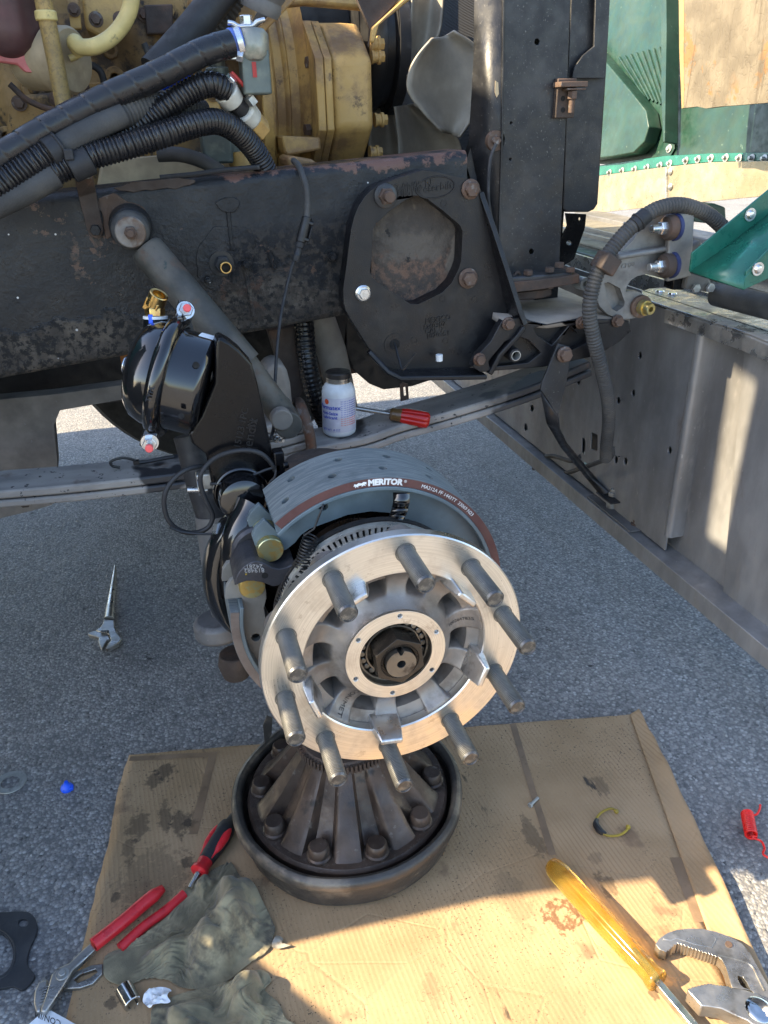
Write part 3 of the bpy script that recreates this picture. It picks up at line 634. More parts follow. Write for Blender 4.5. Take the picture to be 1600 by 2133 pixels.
# ---- spindle end with its hexagon nut
sp = thing('spindle_nut', 'greasy dark hexagon nut on the axle spindle in the hub centre', 'axle nut', HC)
NC = HC + V((0.001, 0, 0.0)); na = angp(500 + 815 * .40625, 1080 + 615 * .40625, -.012)
g = MB(); pts = [V((NC.x + .0335 * math.cos(na + .1 + k * PI / 3), NC.y - .013, NC.z + .0335 * math.sin(na + .1 + k * PI / 3))) for k in range(6)]
g.poly(pts, [[V((NC.x + .0242 * math.cos(t), NC.y - .013, NC.z + .0242 * math.sin(t))) for t in [i * PI / 20 for i in range(40)]]], .028, (0, 1, 0)); g.build('nut', 'nut_greasy', sp, bevel=.0015)
g = MB(); g.lathe(NC, (0, 1, 0), [(.0205, -.0105), (.0242, -.0105), (.0242, .0), (.0205, .0)], 60, close=True)
for k in range(60):
    a = 2 * PI * k / 60; d = V((math.cos(a), 0, math.sin(a))); g.box(NC + d * .0225 + V((0, -.0112, 0)), (.003, .0012, .002), (d, V((-d.z, 0, d.x)), V((0, 1, 0))))
g.build('lock_ring', 'nut_greasy', sp)
g = MB(); o = []
for i in range(60):
    t = i * PI / 30; r = .0188; dd = abs((t - na + PI) % (2 * PI) - PI); r = .0130 if dd < .17 else r; o.append(V((NC.x + r * math.cos(t), NC.y - .019, NC.z + r * math.sin(t))))
g.poly(o, [[V((NC.x + .0055 * math.cos(t), NC.y - .019, NC.z + .0055 * math.sin(t))) for t in [i * PI / 10 for i in range(20)]]], .03, (0, 1, 0)); g.build('spindle_end', 'spindle_steel', sp, bevel=.0012)
g = MB(); g.lathe(NC, (0, 1, 0), [(.0056, -.018), (.003, -.008), (0, -.006)], 20); g.build('centre_drilling', 'hole_dark', sp)
def boolean_cut(o, mb):
    c = mb.build('cutter_tmp', 'hole_dark', None, recenter=False); c.parent = o.parent
    if o.parent is not None: c.location = o.location
    m = o.modifiers.new('cut', 'BOOLEAN'); m.object = c; m.operation = 'DIFFERENCE'; m.solver = 'EXACT'
    bpy.context.view_layer.update(); dg = bpy.context.evaluated_depsgraph_get()
    me = bpy.data.meshes.new_from_object(o.evaluated_get(dg)); o.modifiers.remove(m); bpy.data.objects.remove(c)
    me.polygons.foreach_set('use_smooth', [True] * len(me.polygons)); me.set_sharp_from_angle(angle=R(38)); o.data = me
    return o
# ================================================================== brake shoes
YF, YB = .85, .952; RL, RT0 = .188, .1765
def ang(x, y, Y): q = px(x, y, Y=Y); return math.atan2(q.z - HC.z, q.x - HC.x)
A1 = ang(575, 1093, YF); A2 = ang(1041, 1185, YF); AC = ang(548, 1192, YF)
def PA(r, a, y): return V((HC.x + r * math.cos(a), y, HC.z + r * math.sin(a)))
def arcsolid(mb, r0, r1, a0, a1, y0, y1, n=60):
    vs = []; fs = []
    for i in range(n + 1):
        a = a0 + (a1 - a0) * i / n; vs += [PA(r0, a, y0), PA(r1, a, y0), PA(r1, a, y1), PA(r0, a, y1)]
    for i in range(n):
        for k in range(4): fs.append((i * 4 + k, i * 4 + (k + 1) % 4, i * 4 + 4 + (k + 1) % 4, i * 4 + 4 + k))
    fs += [(0, 1, 2, 3), tuple(n * 4 + k for k in range(4))]; return mb.add(vs, fs)
def Z3(pts): return [(400 + a * .4375, 900 + b * .4375) for a, b in pts]
WY = .868
webpx = Z3([(398, 468), (345, 418), (300, 462), (286, 500), (300, 540), (335, 566), (395, 575), (450, 560), (490, 528), (520, 490), (560, 462), (640, 432), (740, 395), (850, 378), (940, 385), (1040, 425)])
web2d = []
for x, y in webpx: q = px(x, y, Y=WY); web2d.append((q.x - HC.x, q.z - HC.z))
aend = A2 + .1
web2d += [(.118 * math.cos(t), .118 * math.sin(t)) for t in [1.1 - .1 * i for i in range(6)]]
web2d += [(.13 * math.cos(aend), .13 * math.sin(aend))] + [(.1725 * math.cos(t), .1725 * math.sin(t)) for t in [aend + (A1 - .02 - aend) * i / 30 for i in range(31)]]
def shoe(name, label, mirror, lower):
    t = thing(name, label, 'brake shoe', HC + V((0, .12, .16 if not mirror else -.19)))
    def mr(p):
        if not mirror: return p
        x, z = p.x - HC.x, p.z - HC.z; c, s = math.cos(2 * AC), math.sin(2 * AC); return V((HC.x + c * x + s * z, p.y, HC.z + s * x - c * z))
    def fin(mb): mb.v = [tuple(mr(V(v))) for v in mb.v]; return mb
    L = arcsolid(MB(), RT0, RL, A1, A2, YF, YB, 70); lo = fin(L).build('lining', 'lining_face', t, smooth=30)
    hp = [(i / 6.0 + .06, s) for i in range(6) for s in (.3, .72)]
    cut = MB()
    for f, s in hp:
        a = A1 + (A2 - A1) * (f + (.045 if s > .5 else 0)); y = YF + (YB - YF) * s; cut.cyl(PA(RL - .0065, a, y), PA(RL + .01, a, y), .0058, n=16)
    boolean_cut(lo, fin(cut))
    arcsolid(e := MB(), RT0 + .0003, RL - .0004, A1 - .003, A2, YF - .0012, YF + .001, 70); fin(e).build('lining_edge', 'lining_edge' if not mirror else 'lining_dusty', t, smooth=30)
    arcsolid(e := MB(), .1715, .1763, A1 + .045, A2 - .05, YF - .003, YB + .002, 70); fin(e).build('table', 'shoe_paint', t, smooth=30, bevel=.0008)
    hc = px(*Z3([(625, 355)])[0], Y=WY)
    for k, yy in enumerate((WY, WY + .045)):
        g = MB(); g.poly([V((HC.x + x, yy, HC.z + z)) for x, z in web2d], [[hc + V((.0062 * math.cos(i * PI / 8), yy - WY, .0062 * math.sin(i * PI / 8))) for i in range(16)]], .009, (0, 1, 0)); fin(g).build('web', 'shoe_paint' if not mirror else 'shoe_warm_lit', t, bevel=.0015)
    rc = px(*Z3([(375, 565)])[0], Y=WY - .011)
    g = MB(); g.cyl(rc, rc + V((0, .07, 0)), .0166, n=36, ch=.001); fin(g).build('cam_roller', 'zinc_gold', t)
    return t
us = shoe('brake_shoe', 'new upper brake shoe with grey lining and printed brown edge', False, 0)
ls = shoe('brake_shoe', 'lower brake shoe curving below the cam, mostly hidden by the hub', True, 1)
def bendtext(nm, s, a_mid, rm, size, m, par, spread=1, bold=0):
    text(nm, s, m, par, HC, (1, 0, 0), (0, 0, 1), size, .0002, bend=lambda x, y, z: PA(rm + y, a_mid - x / rm, YF - .0016 - z), spread=spread, bold=bold)
bendtext('lettering', 'MERITOR', (ang(763, 1008, YF) + ang(840, 1006, YF)) / 2, (RL + RT0) / 2 + .0002, .0108, 'print_white', us, 1.0, .0006)
bendtext('lettering', 'MA212A FF 1443TT  23069 N23', (ang(853, 1010, YF) + ang(1000, 1086, YF)) / 2, (RL + RT0) / 2, .0066, 'print_white', us, 1.02)
bendtext('lettering', '®', ang(844, 1002, YF), (RL + RT0) / 2 + .002, .005, 'print_white', us)
am = ang(750, 1010, YF); bull = [(-.0085, -.0008), (-.0075, .0022), (-.0045, .0012), (-.002, .0026), (.002, .0016), (.0045, .0030), (.0085, .0022), (.0072, .0008), (.0088, -.0004), (.0052, -.0006), (.0072, -.0028), (.004, -.0016), (.0015, -.0032), (.0022, -.0012), (-.0025, -.001), (-.0032, -.0034), (-.0045, -.0014), (-.0072, -.0030), (-.0062, -.0008)]
g = MB(); g.poly([PA((RL + RT0) / 2 + y, am - x / .182, YF - .0018) for x, y in bull], [], .0004, (0, 1, 0)); g.build('bull_emblem', 'print_white', us)
# hold-down clip on the upper shoe
g = MB(); c = [px(836, 1026, Y=YF), px(836, 1046, Y=YF - .006), px(834, 1054, Y=YF), px(832, 1064, Y=YF - .007), px(828, 1073, Y=YF), px(822, 1084, Y=YF - .006)]
P = catmull(c, 5); w = RT * .0105; vs = []
for p in P: vs += [p - w, p + w]
g.add(vs, [(2 * i, 2 * i + 1, 2 * i + 3, 2 * i + 2) for i in range(len(P) - 1)]); g.build('retainer_clip', 'paint_black_gloss', us, solid=.002)

# ---- cam between the shoes
def Z1(pts): return [(380 + a / 4.706, 960 + b / 4.706) for a, b in pts]
camo = thing('brake_cam', 'dark iron S shaped brake cam between the two gold rollers', 'brake cam', px(548, 1192, Y=.86))
cp = Z1([(512, 1225), (525, 1150), (560, 1085), (620, 1025), (690, 992), (750, 985), (810, 1005), (880, 1045), (950, 1062), (1010, 1050), (1062, 1025), (1108, 1008), (1108, 1050), (1085, 1105), (1040, 1165), (980, 1210), (920, 1230), (870, 1230), (820, 1208), (770, 1190), (700, 1180), (630, 1180), (570, 1200)])
g = MB(); g.poly([px(x, y, Y=.845) for x, y in cp], [], .06, (0, 1, 0)); g.build('cam_head', 'cam_iron', camo, bevel=.003, smooth=50)
g = MB(); q = px(*Z1([(625, 1112)])[0], Y=.8445); g.cyl(q, q + V((0, .004, 0)), .0013, n=12); g.build('paint_dot', 'wire_yellow', camo)
g = MB(); q = px(*Z1([(810, 1125)])[0], Y=.8448); g.cyl(q, q + V((0, .004, 0)), .0042, n=14); g.build('centre_hole', 'hole_dark', camo)
u1, v1 = (px(700, 1100, Y=.845) - px(760, 1100, Y=.845)).normalized(), V((0, 0, -1))
for s, zz in (('819482', 1072), ('24281', 1034)):
    text('stamp', s, 'print_grey', camo, px(*Z1([(705, zz)])[0], Y=.8443), u1, v1, .0085)
q0 = px(540, 1150, Y=.905); g = MB(); g.cyl(q0, q0 + V((0, .05, 0)), .036, .03, n=32, ch=.004); g.build('cam_collar', 'cam_iron', camo)

# ---- return springs
def helix(a, b, r, turns, wire, n=14):
    a, b = V(a), V(b); u, v, w = frame(b - a); k = int(turns * n)
    return [a + (b - a) * (i / k) + (u * math.cos(2 * PI * i / n) + v * math.sin(2 * PI * i / n)) * r for i in range(k + 1)]
YS = .838
def spring(label, a, b, hook0, hook1, turns=10):
    P = catmull([px(*hook0, Y=YS + .02), px(*hook0, Y=YS), a], 4)[:-1] + helix(a, b, .0092, turns, 0) + catmull([b, px(*hook1, Y=YS), px(*hook1, Y=YS + .02)], 4)[1:]
    g = MB(); g.tube(P, .0013, 6); o = g.build('return_spring', 'plastic_black', smooth=60); return tag(o, label, 'spring', 'brake return springs')
spring('black coil return spring hooked into the upper brake shoe hole', px(648, 1118, Y=YS), px(629, 1180, Y=YS), (672, 1056), (618, 1205))
spring('black coil return spring below the upper one, half behind the hub flange', px(612, 1206, Y=YS), px(585, 1262, Y=YS), (622, 1192), (570, 1290), 9)

# ---- black backing plate
bp = thing('backing_plate', 'black pressed steel dust shield behind the brake shoes', 'backing plate', HC + V((0, .22, -.19)))
g = MB(); g.lathe(V((HC.x, .957, HC.z)), (0, 1, 0), [(.08, 0), (.15, 0), (.16, .004), (.172, .004), (.172, .008), (.08, .008)], 72, close=True); g.build('plate', 'paint_black_satin', bp)
g = MB(); n = 40
for i0, i1, r0, r1, y0 in ((A1 + .25, AC + .95, .186, .214, .945),):
    prf = [(r0, 0), (r0 + .006, -.012), (r0 + .014, -.014), (r1, -.004), (r1 + .003, .015), (r1 - .004, .03), (r0 + .008, .004), (r0, .012)]
    vs = []; m = len(prf); fs = []
    for i in range(n + 1):
        a = i0 + (i1 - i0) * i / n; taper = math.sin(PI * min(1, (i + 2) / n * 1.0)) ** .35 if i < n else .3
        vs += [PA(r0 + (r - r0) * max(.25, taper), a, y0 + y) for r, y in prf]
    for i in range(n):
        for k in range(m): fs.append((i * m + k, i * m + (k + 1) % m, (i + 1) * m + (k + 1) % m, (i + 1) * m + k))
    fs += [tuple(range(m)), tuple(n * m + k for k in range(m))]; g.add(vs, fs)
g.build('rolled_lip', 'paint_black_gloss', bp, smooth=60, sub=1)
text('stamp', '310461', 'cast_black', bp, px(722, 1086, Y=.9568), (1, 0, 0.05), (0, 0, 1), .014, .0008)
g = MB(); q = px(466, 1104, Y=.95); g.hexa(q, (q - px(480, 1104, Y=.935)), .0125, .012); g.cyl(q + V((.002, 0, 0)), px(490, 1106, Y=.94), .0095, n=16); g.build('bolt', 'zinc', bp)

# ================================================================== brake chamber and its bracket
br = thing('chamber_bracket', 'black stamped steel bracket carrying the brake chamber', 'bracket', px(500, 1060, Y=1.0))
bo = [(459, 702), (480, 714), (500, 730), (525, 758), (537, 799), (550, 861), (566, 933), (579, 985), (559, 1008), (545, 1030), (500, 1070), (472, 1077), (450, 1049), (441, 1011), (434, 971), (428, 946), (400, 924), (394, 905), (419, 867), (447, 799), (450, 711)]
g = MB(); g.poly([px(x, y, Y=1.0) for x, y in bo], [], .035, (0, 1, 0)); g.build('plate', 'paint_black_satin', br, bevel=.007, seg=4, smooth=60)
g = MB(); q = px(509, 1048, Y=.955); g.lathe(q, (0, 1, 0), [(0, 0), (.024, 0), (.031, .004), (.033, .012), (.033, .06), (0, .06)], 40); g.build('cam_tube_end', 'paint_black_gloss', br)
g = MB(); g.pipe(q + V((0, .03, 0)), q + V((0, .055, 0)), .0385, .033, 40); g.build('tube_collar', 'paint_black_gloss', br, bevel=.003)
g = MB(); P = catmull([px(530, 1060, Y=.955), px(512, 1090, Y=.945), px(498, 1130, Y=.94), px(492, 1180, Y=.945), px(494, 1230, Y=.95)], 6); g.tube(P, [.03, .029, .028, .027] + [.026] * (len(P) - 4), 16); g.build('cam_tube_arm', 'paint_black_gloss', br, smooth=80)
for s, x, y, sz in (('15123 1PC', 503, 892, .013), ('Bendix', 521, 908, .019), ('51', 528, 882, .015)):
    text('stamp', s, 'cast_black', br, px(x, y, Y=.9994), (px(531, 870, Y=1) - px(517, 935, Y=1)), (px(500, 900, Y=1) - px(530, 906, Y=1)), sz, .0008)
g = MB(); q = px(581, 965, Y=.99); g.box(q, (.014, .02, .04)); g.cyl(q + V((.004, -.01, .0)), q + V((.012, -.01, 0)), .005, n=8); g.build('side_bolt', 'paint_black_satin', br, bevel=.002)

ch = thing('brake_chamber', 'glossy black round brake chamber beside the shock absorber', 'brake chamber', px(340, 880, d=1.04))
CA = (RT * .96 - UP * .26 + FW * .10).normalized(); CC = px(352, 785, d=1.045)
CU = (UP * .96 + RT * .26); CU = (CU - CA * CU.dot(CA)).normalized(); CT = (-FW - CA * (-FW).dot(CA)).normalized()
def cl(a, u=0, t=0): return CC + CA * a + CU * u + CT * t
g = MB(); g.lathe(CC, CA, [(0, -.052), (.03, -.051), (.052, -.046), (.064, -.036), (.070, -.022), (.0715, -.01), (.0715, -.004)], 64); g.build('dome', 'paint_black_gloss', ch, smooth=60)
g = MB(); g.lathe(CC, CA, [(.0715, .004), (.0700, .010), (.0685, .016), (.0685, .047), (.066, .053), (.058, .056), (0, .056)], 64); pot = g.build('pot', 'paint_black_gloss', ch, smooth=60)
g = MB(); g.lathe(CC, CA, [(.0705, -.0105), (.078, -.0105), (.0825, -.006), (.084, 0), (.0825, .006), (.078, .0105), (.0705, .0105)], 72, close=True); g.build('clamp_band', 'paint_black_gloss', ch, smooth=60)
for (x, y), r in (((409, 761), .0042), ((378, 867), .0036)):
    g = MB(); q = px(x, y, pl=(CC + CT * .066, CT)); g.cyl(q - CT * .004, q + CT * .0034, r, n=14); g.build('drain_hole', 'hole_dark', ch)
text('stamp', 'TYPE 20', 'cast_black', ch, cl(0.0, -.028, .079), CU, -CA, .0095, .001)
for s in (1, -1):
    b = cl(0, .088 * s, .012); ax = (CT * .92 + CA * .25 - CU * (.0 if s > 0 else .35)).normalized()
    g = MB(); g.box(b, (.020, .024, .022), (CA, CU, CT)); g.build('clamp_lug', 'paint_black_gloss', ch, bevel=.003)
    g = MB(); g.cyl(b + ax * .01, b + ax * .0125, .0115, n=20); g.hexa(b + ax * .0125, ax, .0095, .009); g.build('clamp_nut', 'zinc', ch)
    g = MB(); g.cyl(b + ax * .02, b + ax * (.027 if s > 0 else .03), .0048, n=14); g.build('bolt_shank', 'zinc', ch)
    g = MB(); g.cyl(b + ax * (.027 if s > 0 else .03), b + ax * (.033 if s > 0 else .037), .0052, n=14, ch=.001); g.build('red_tip', 'plastic_redcap', ch)
q = px(326, 690, d=1.04); q2 = px(324, 664, d=1.035); g = MB(); g.cyl(q, q2, .0175, .0155, n=24, ch=.001); g.build('port_boss', 'paint_black_satin', ch)
d = (q2 - q).normalized(); g = MB(); g.cyl(q2, q2 + d * .0035, .016, n=24); g.build('port_washer', 'plastic_white', ch)
g = MB(); m0 = q.lerp(q2, .6) - FW * .0158 - RT * .002; g.box(m0, (.006, .016, .002), (RT, d, FW)); g.build('blue_mark', 'plastic_blue', ch, bevel=.001)
e1 = q2 + d * .0035; g = MB(); g.hexa(e1, d, .0135, .012); k1 = e1 + d * .014; dn = (d * .72 + RT * .52 + (-FW) * .35).normalized()
g.box(k1, (.02, .02, .018), frame(dn)); g.build('brass_elbow', 'brass', ch, bevel=.003)
g = MB(); k2 = k1 + dn * .006; g.lathe(k2, dn, [(0.0088, .004), (.0088, .012), (.0115, .0125), (.0125, .0115), (.0125, -.006), (0, -.006), (0, .004)], 24, close=True); g.build('elbow_mouth', 'brass', ch)
q = px(290, 768, d=1.045); g = MB(); g.cyl(q, q - CA * .018, .0135, n=24); g.build('plugged_port', 'paint_black_gloss', ch); g = MB(); g.cyl(q - CA * .018, q - CA * .021, .0108, n=20, ch=.001); g.build('port_plug', 'zinc', ch)
g = MB(); lab = []
def labf(i, j):
    a = .030 + .019 * i; t = R(58 + 26 * j); return CC + CA * a + (CU * math.sin(t) + CT * math.cos(t)) * .0689
g.grid(labf, 4, 10); g.build('paper_label', 'paper', ch, smooth=180)
# cable loop with its tie, and the loose tie on the spring
cab1 = catmull([px(x, y, Y=Y) for x, y, Y in [(577, 985, .985), (563, 962, .985), (540, 943, .985), (505, 938, .985), (468, 945, .985), (440, 960, .985), (420, 985, .98), (418, 1010, .98), (428, 1040, .98), (440, 1065, .98), (443, 1080, .98), (432, 1100, .98), (405, 1110, .98), (375, 1105, .98), (352, 1085, .98), (342, 1055, .98), (345, 1025, .98), (360, 1000, .985), (385, 980, .99), (412, 972, 1.0), (432, 970, 1.02)]], 6)
g = MB(); g.tube(cab1, .0034, 8); o = g.build('sensor_cable', 'rubber_black', smooth=80); tag(o, 'black rubber sensor cable looped beside the chamber bracket', 'cable')
g = MB(); P = catmull([px(x, y, Y=Y) for x, y, Y in [(438, 1008, .99), (470, 1006, .985), (520, 992, .985), (556, 978, .985), (574, 974, .985)]], 5); g.tube(P, .0022, 6)
q = px(576, 974, Y=.983); g.box(q, (.008, .006, .008)); g.tube(catmull([q, px(572, 995, Y=.975), px(563, 1003, Y=.975)], 4), .0016, 6); o = g.build('cable_tie', 'plastic_black', bevel=.0); tag(o, 'black cable tie strapped round the chamber bracket', 'cable tie')
g = MB(); P = catmull([px(x, y, Y=Y) for x, y, Y in [(353, 1098, .97), (380, 1108, .97), (420, 1112, .965), (455, 1112, .96)]], 5); g.tube(P, .0018, 6); o = g.build('cable_tie', 'plastic_black'); tag(o, 'thin black cable tie reaching from the cable loop to the bolt', 'cable tie')
# ================================================================== frame rail
RY = 1.35
def zt(x): return 1.005 + .055 * x
def zb(x): return .746 + .091 * x
rail = thing('frame_rail', 'long black truck frame rail with peeling rusty paint', 'frame rail', (0, RY, .72))
g = MB(); xs = [-1.3 + (.537 + 1.3) * i / 60 for i in range(61)]; prf = []
rc = .016
def sect(x):
    t, b = zt(x), zb(x); P = [(RY + .09, t), (RY + rc, t)] + [(RY + rc - rc * math.sin(a), t - rc + rc * math.cos(a)) for a in [PI / 2 * k / 6 for k in range(1, 6)]] + [(RY, t - rc), (RY, b + rc)] + [(RY + rc - rc * math.cos(a), b + rc - rc * math.sin(a)) for a in [PI / 2 * k / 6 for k in range(1, 6)]] + [(RY + rc, b), (RY + .09, b), (RY + .09, b + .01), (RY + .02, b + .01), (RY + .01, b + .02), (RY + .01, t - .02), (RY + .02, t - .01), (RY + .09, t - .01)]
    return [V((x, y, z)) for y, z in P]
vs = []; m = len(sect(0))
for x in xs: vs += sect(x)
fs = [(i * m + k, i * m + (k + 1) % m, (i + 1) * m + (k + 1) % m, (i + 1) * m + k) for i in range(60) for k in range(m)] + [tuple(range(m)), tuple(60 * m + k for k in range(m))]
g.add(vs, fs); g.build('channel', 'rail_black', rail, smooth=50)
# mud-caked patches, runs and old welds standing proud of the web
def scab(pts, t, m):
    g = MB(); P = catmull([px(x, y, Y=RY - t * .5) for x, y in pts], 4, True); P = [p + V((.004 * noise.noise(p * 60), 0, .004 * noise.noise(p * 70 + V((3, 3, 3))))) for p in P]
    g.poly(P, [], t, (0, 1, 0)); g.build('paint_scab', m, rail, bevel=t * .35)
scab([(205, 415), (240, 402), (262, 418), (298, 430), (306, 455), (290, 470), (250, 470), (225, 500), (215, 470), (212, 440)], .003, 'rust_bolt')
scab([(240, 392), (330, 372), (400, 374), (395, 388), (330, 395), (280, 400)], .003, 'rust_dark')
scab([(450, 420), (490, 410), (500, 430), (485, 442), (462, 440)], .006, 'rail_black')
scab([(440, 480), (470, 470), (520, 478), (530, 520), (505, 600), (455, 610), (420, 590), (410, 530)], .003, 'rail_black')
for P in ([(476, 442), (479, 480), (484, 520)], [(510, 560), (520, 610), (529, 660)], [(485, 560), (487, 590)], [(560, 520), (572, 560)]):
    g = MB(); g.tube(catmull([px(x, y, Y=RY - .0005) for x, y in P], 4), .0035, 8); g.build('paint_run', 'rail_black', rail)
for x, y, r in ((512, 550, .010), (433, 582, .009), (690, 533, .011)):
    g = MB(); q = px(x, y, Y=RY - .002); g.cyl(q, q + V((0, .012, 0)), r, n=20); g.hexa(q, (0, -1, 0), r * .7, .009); g.cyl(q + V((0, -.008, 0)), q + V((0, -.016, 0)), r * .4, n=12); g.build('rail_bolt', 'rail_black', rail)
q = px(462, 549, Y=RY - .004); g = MB(); g.cyl(q + V((0, .02, 0)), q, .02, n=28); g.build('fitting_boss', 'plastic_black', rail)
q = px(466, 553, Y=RY - .02); g = MB(); g.hexa(q + V((0, .02, 0)), (0, -1, 0), .014, .016); g.build('fitting_nut', 'rubber_black', rail)
g = MB(); q = px(471, 558, Y=RY - .034); g.pipe(q, q + V((0, .03, 0)), .0095, .007, 24); g.build('brass_nipple', 'brass', rail, bevel=.0006)
# strap that carries the hoses
st = thing('hose_strap', 'flat rusty black strap bolted to the rail holding the hoses', 'strap', px(200, 485, Y=RY))
g = MB(); o = [(150, 350), (185, 348), (195, 375), (200, 400), (216, 480), (212, 492), (200, 497), (188, 492), (182, 480), (164, 410)]; g.poly([px(x, y, Y=1.31 + (.03 if y > 395 else 0)) for x, y in o], [], .005, (0, 1, 0)); g.build('blade', 'rust_dark', st, bevel=.001)
g = MB(); q = px(199, 479, Y=1.338); g.hexa(q, (0, -1, 0), .0085, .006); g.build('bolt', 'rail_black', st)
g = MB(); q = px(172, 353, Y=1.3); g.hexa(q, (0, -.3, .9), .012, .006); g.cyl(q, q + V((0, 0, -.012)), .008, n=12); g.build('clamp_bolt', 'zinc_dull', st)

# ================================================================== shock absorber
sh = thing('shock_absorber', 'grey dusty shock absorber leaning from the rail to the spring', 'shock absorber', px(588, 873, Y=1.2))
q = px(272, 483, Y=1.262)
g = MB(); g.cyl(q + V((0, .085, 0)), q + V((0, .03, 0)), .033, .030, n=32); g.build('mount_boss', 'rail_black', sh, bevel=.004)
g = MB(); g.lathe(q, (0, 1, 0), [(0, .0), (.022, 0), (.0255, .004), (.0275, .012), (.0275, .034), (0, .034)], 36); g.build('bush', 'rubber_dusty', sh)
g = MB(); g.cyl(q + V((0, -.006, 0)), q + V((0, .0005, 0)), .0222, n=32, ch=.0015); g.build('washer', 'washer_worn', sh)
g = MB(); g.hexa(q + V((0, -.006, 0)), (0, -1, 0), 0.0095, .009); g.cyl(q + V((0, -.015, 0)), q + V((0, -.024, 0)), .0055, n=16, ch=.001); g.build('nut', 'rust_bolt', sh)
t0, t1 = px(306, 520, Y=1.278), px(512, 760, Y=1.215)
g = MB(); d = (t1 - t0).normalized(); g.lathe(t0, d, [(0, -.004), (.023, -.004), (.0265, .001), (.0265, (t1 - t0).length), (0, (t1 - t0).length)], 40); g.build('dust_tube', 'shock_grey', sh)
t2 = px(592, 868, Y=1.2); g = MB(); g.cyl(t1 - d * .02, t2, .0225, n=32); g.build('body', 'shock_grey', sh)
g = MB(); g.cyl(t2 + V((0, .05, 0)), t2 + V((0, -.045, 0)), .022, n=28); g.build('lower_eye', 'shock_grey', sh, bevel=.002)
g = MB(); q = px(588, 876, Y=1.15); g.cyl(q, q + V((0, .02, 0)), .0172, n=28, ch=.002); g.build('eye_pin', 'dusty_steel_plate', sh)

# ================================================================== leaf spring
lf = thing('leaf_spring', 'dusty grey leaf spring running under the frame rail', 'leaf spring', px(600, 960, Y=1.37))
SY, SW = 1.315, .095
top = [(-90, 1030), (0, 1023), (157, 1010), (341, 990), (430, 977), (560, 957), (660, 931), (760, 911), (835, 885), (925, 861), (1037, 827), (1124, 797), (1230, 752)]
TP = catmull([px(x, y, Y=SY) for x, y in top], 5)
def leaf(P, off, th, nm='leaf', y0=SY, w=SW):
    g = MB(); vs = []
    for i, p in enumerate(P):
        a = P[max(0, i - 1)]; b = P[min(len(P) - 1, i + 1)]; t = (b - a).normalized(); n = V((-t.z, 0, t.x)); n = n if n.z > 0 else -n
        for dy in (0, w):
            for dz in (off, off - th): q = p + n * dz; vs.append((q.x, y0 + dy, q.z))
    k = len(P); fs = []
    for i in range(k - 1):
        a, b = 4 * i, 4 * i + 4; fs += [(a, b, b + 2, a + 2), (a + 1, a + 3, b + 3, b + 1), (a, a + 1, b + 1, b), (a + 2, b + 2, b + 3, a + 3)]
    fs += [(0, 2, 3, 1), (4 * k - 4, 4 * k - 3, 4 * k - 1, 4 * k - 2)]; g.add(vs, fs); return g.build(nm, 'leaf_spring', lf, bevel=.0035, smooth=50)
leaf(TP, 0, .0155); leaf(TP, -.0185, .0135)
mid = [p for p in TP if px(470, 960, Y=SY).x < p.x < px(668, 930, Y=SY).x]
for k in range(4): leaf(mid, .015 * (k + 1) + .0015 * k, .0142, y0=SY - .002 - .001 * k)
q = px(590, 850, Y=1.36); base = mid[len(mid) // 2]
g = MB(); g.poly([px(x, y, Y=1.32) for x, y in [(552, 770), (575, 756), (597, 765), (606, 800), (612, 862), (600, 880), (566, 880), (552, 850)]], [], .07, (0, 1, 0)); g.build('top_clamp_block', 'dusty_steel_plate', lf, bevel=.008)
for x0, dx in ((628, 0),):
    P = catmull([px(x0 - 10, 846, Y=1.42), px(x0 - 6, 838, Y=1.36), px(x0, 850, Y=1.322), px(x0 + 8, 872, Y=1.303), px(x0 + 17, 905, Y=1.298), px(x0 + 22, 950, Y=1.298), px(x0 + 20, 990, Y=1.30)], 5); g = MB(); g.tube(P, .0098, 14); g.build('u_bolt', 'rust_bolt', lf, smooth=80)
g = MB(); q = px(568, 912, Y=1.22); q1 = px(585, 917, Y=1.2); g.cyl(q, q1, .0045, n=10); g.hexa(q.lerp(q1, .3), q1 - q, .0068, .006); g.cyl(q1, q1 + (q1 - q) * .3, .0028, n=8); g.build('grease_nipple', 'zinc', lf)
# axle beam, steering arm and tie rod below
ax = thing('front_axle', 'dark forged front axle below the spring with the far black tyre', 'axle', (.2, 1.3, .36))
g = MB(); g.bar((.2, 1.05, .47), (.2, 2.7, .42), .1, .11, (0, 0, 1)); g.build('beam', 'rust_dark', ax, bevel=.02)
g = MB(); g.cyl((.215, .97, .502), (.215, 1.08, .495), .075, .085, n=32); g.cyl((.2, 1.09, .36), (.2, 1.09, .62), .055, n=28); g.build('knuckle', 'rust_dark', ax, bevel=.006)
tr2 = thing('steering_arm', 'grease-stained grey steering arm hanging behind the cable loop', 'steering arm', px(455, 1330, Y=1.03))
g = MB(); P = [px(395, 905, Y=1.12), px(425, 1010, Y=1.1), px(452, 1090, Y=1.08)]; g.tube(P, [.024, .026, .027], 20); g.build('hose_sleeve', 'rubber_black', tr2, smooth=80)
g = MB(); P = [px(446, 1070, Y=1.085), px(462, 1180, Y=1.07), px(482, 1270, Y=1.06)]; g.tube(P, [.029, .03, .032], 20); g.build('arm', 'steel_grey_dusty', tr2, smooth=80)
g = MB(); q = px(455, 1290, Y=1.05); g.lathe(q, (0.05, -.1, -1), [(0, -.004), (.034, -.004), (.040, .002), (.041, .022), (.036, .028), (0, .028)], 32); g.build('ball_joint', 'steel_grey_dusty', tr2, bevel=.002)
g = MB(); q = px(487, 1360, Y=1.06); g.lathe(q, (0, 0, -1), [(0, 0), (.024, 0), (.028, .02), (.022, .045), (0, .045)], 20); g.build('joint_nut', 'rust_dark', tr2, bevel=.002)
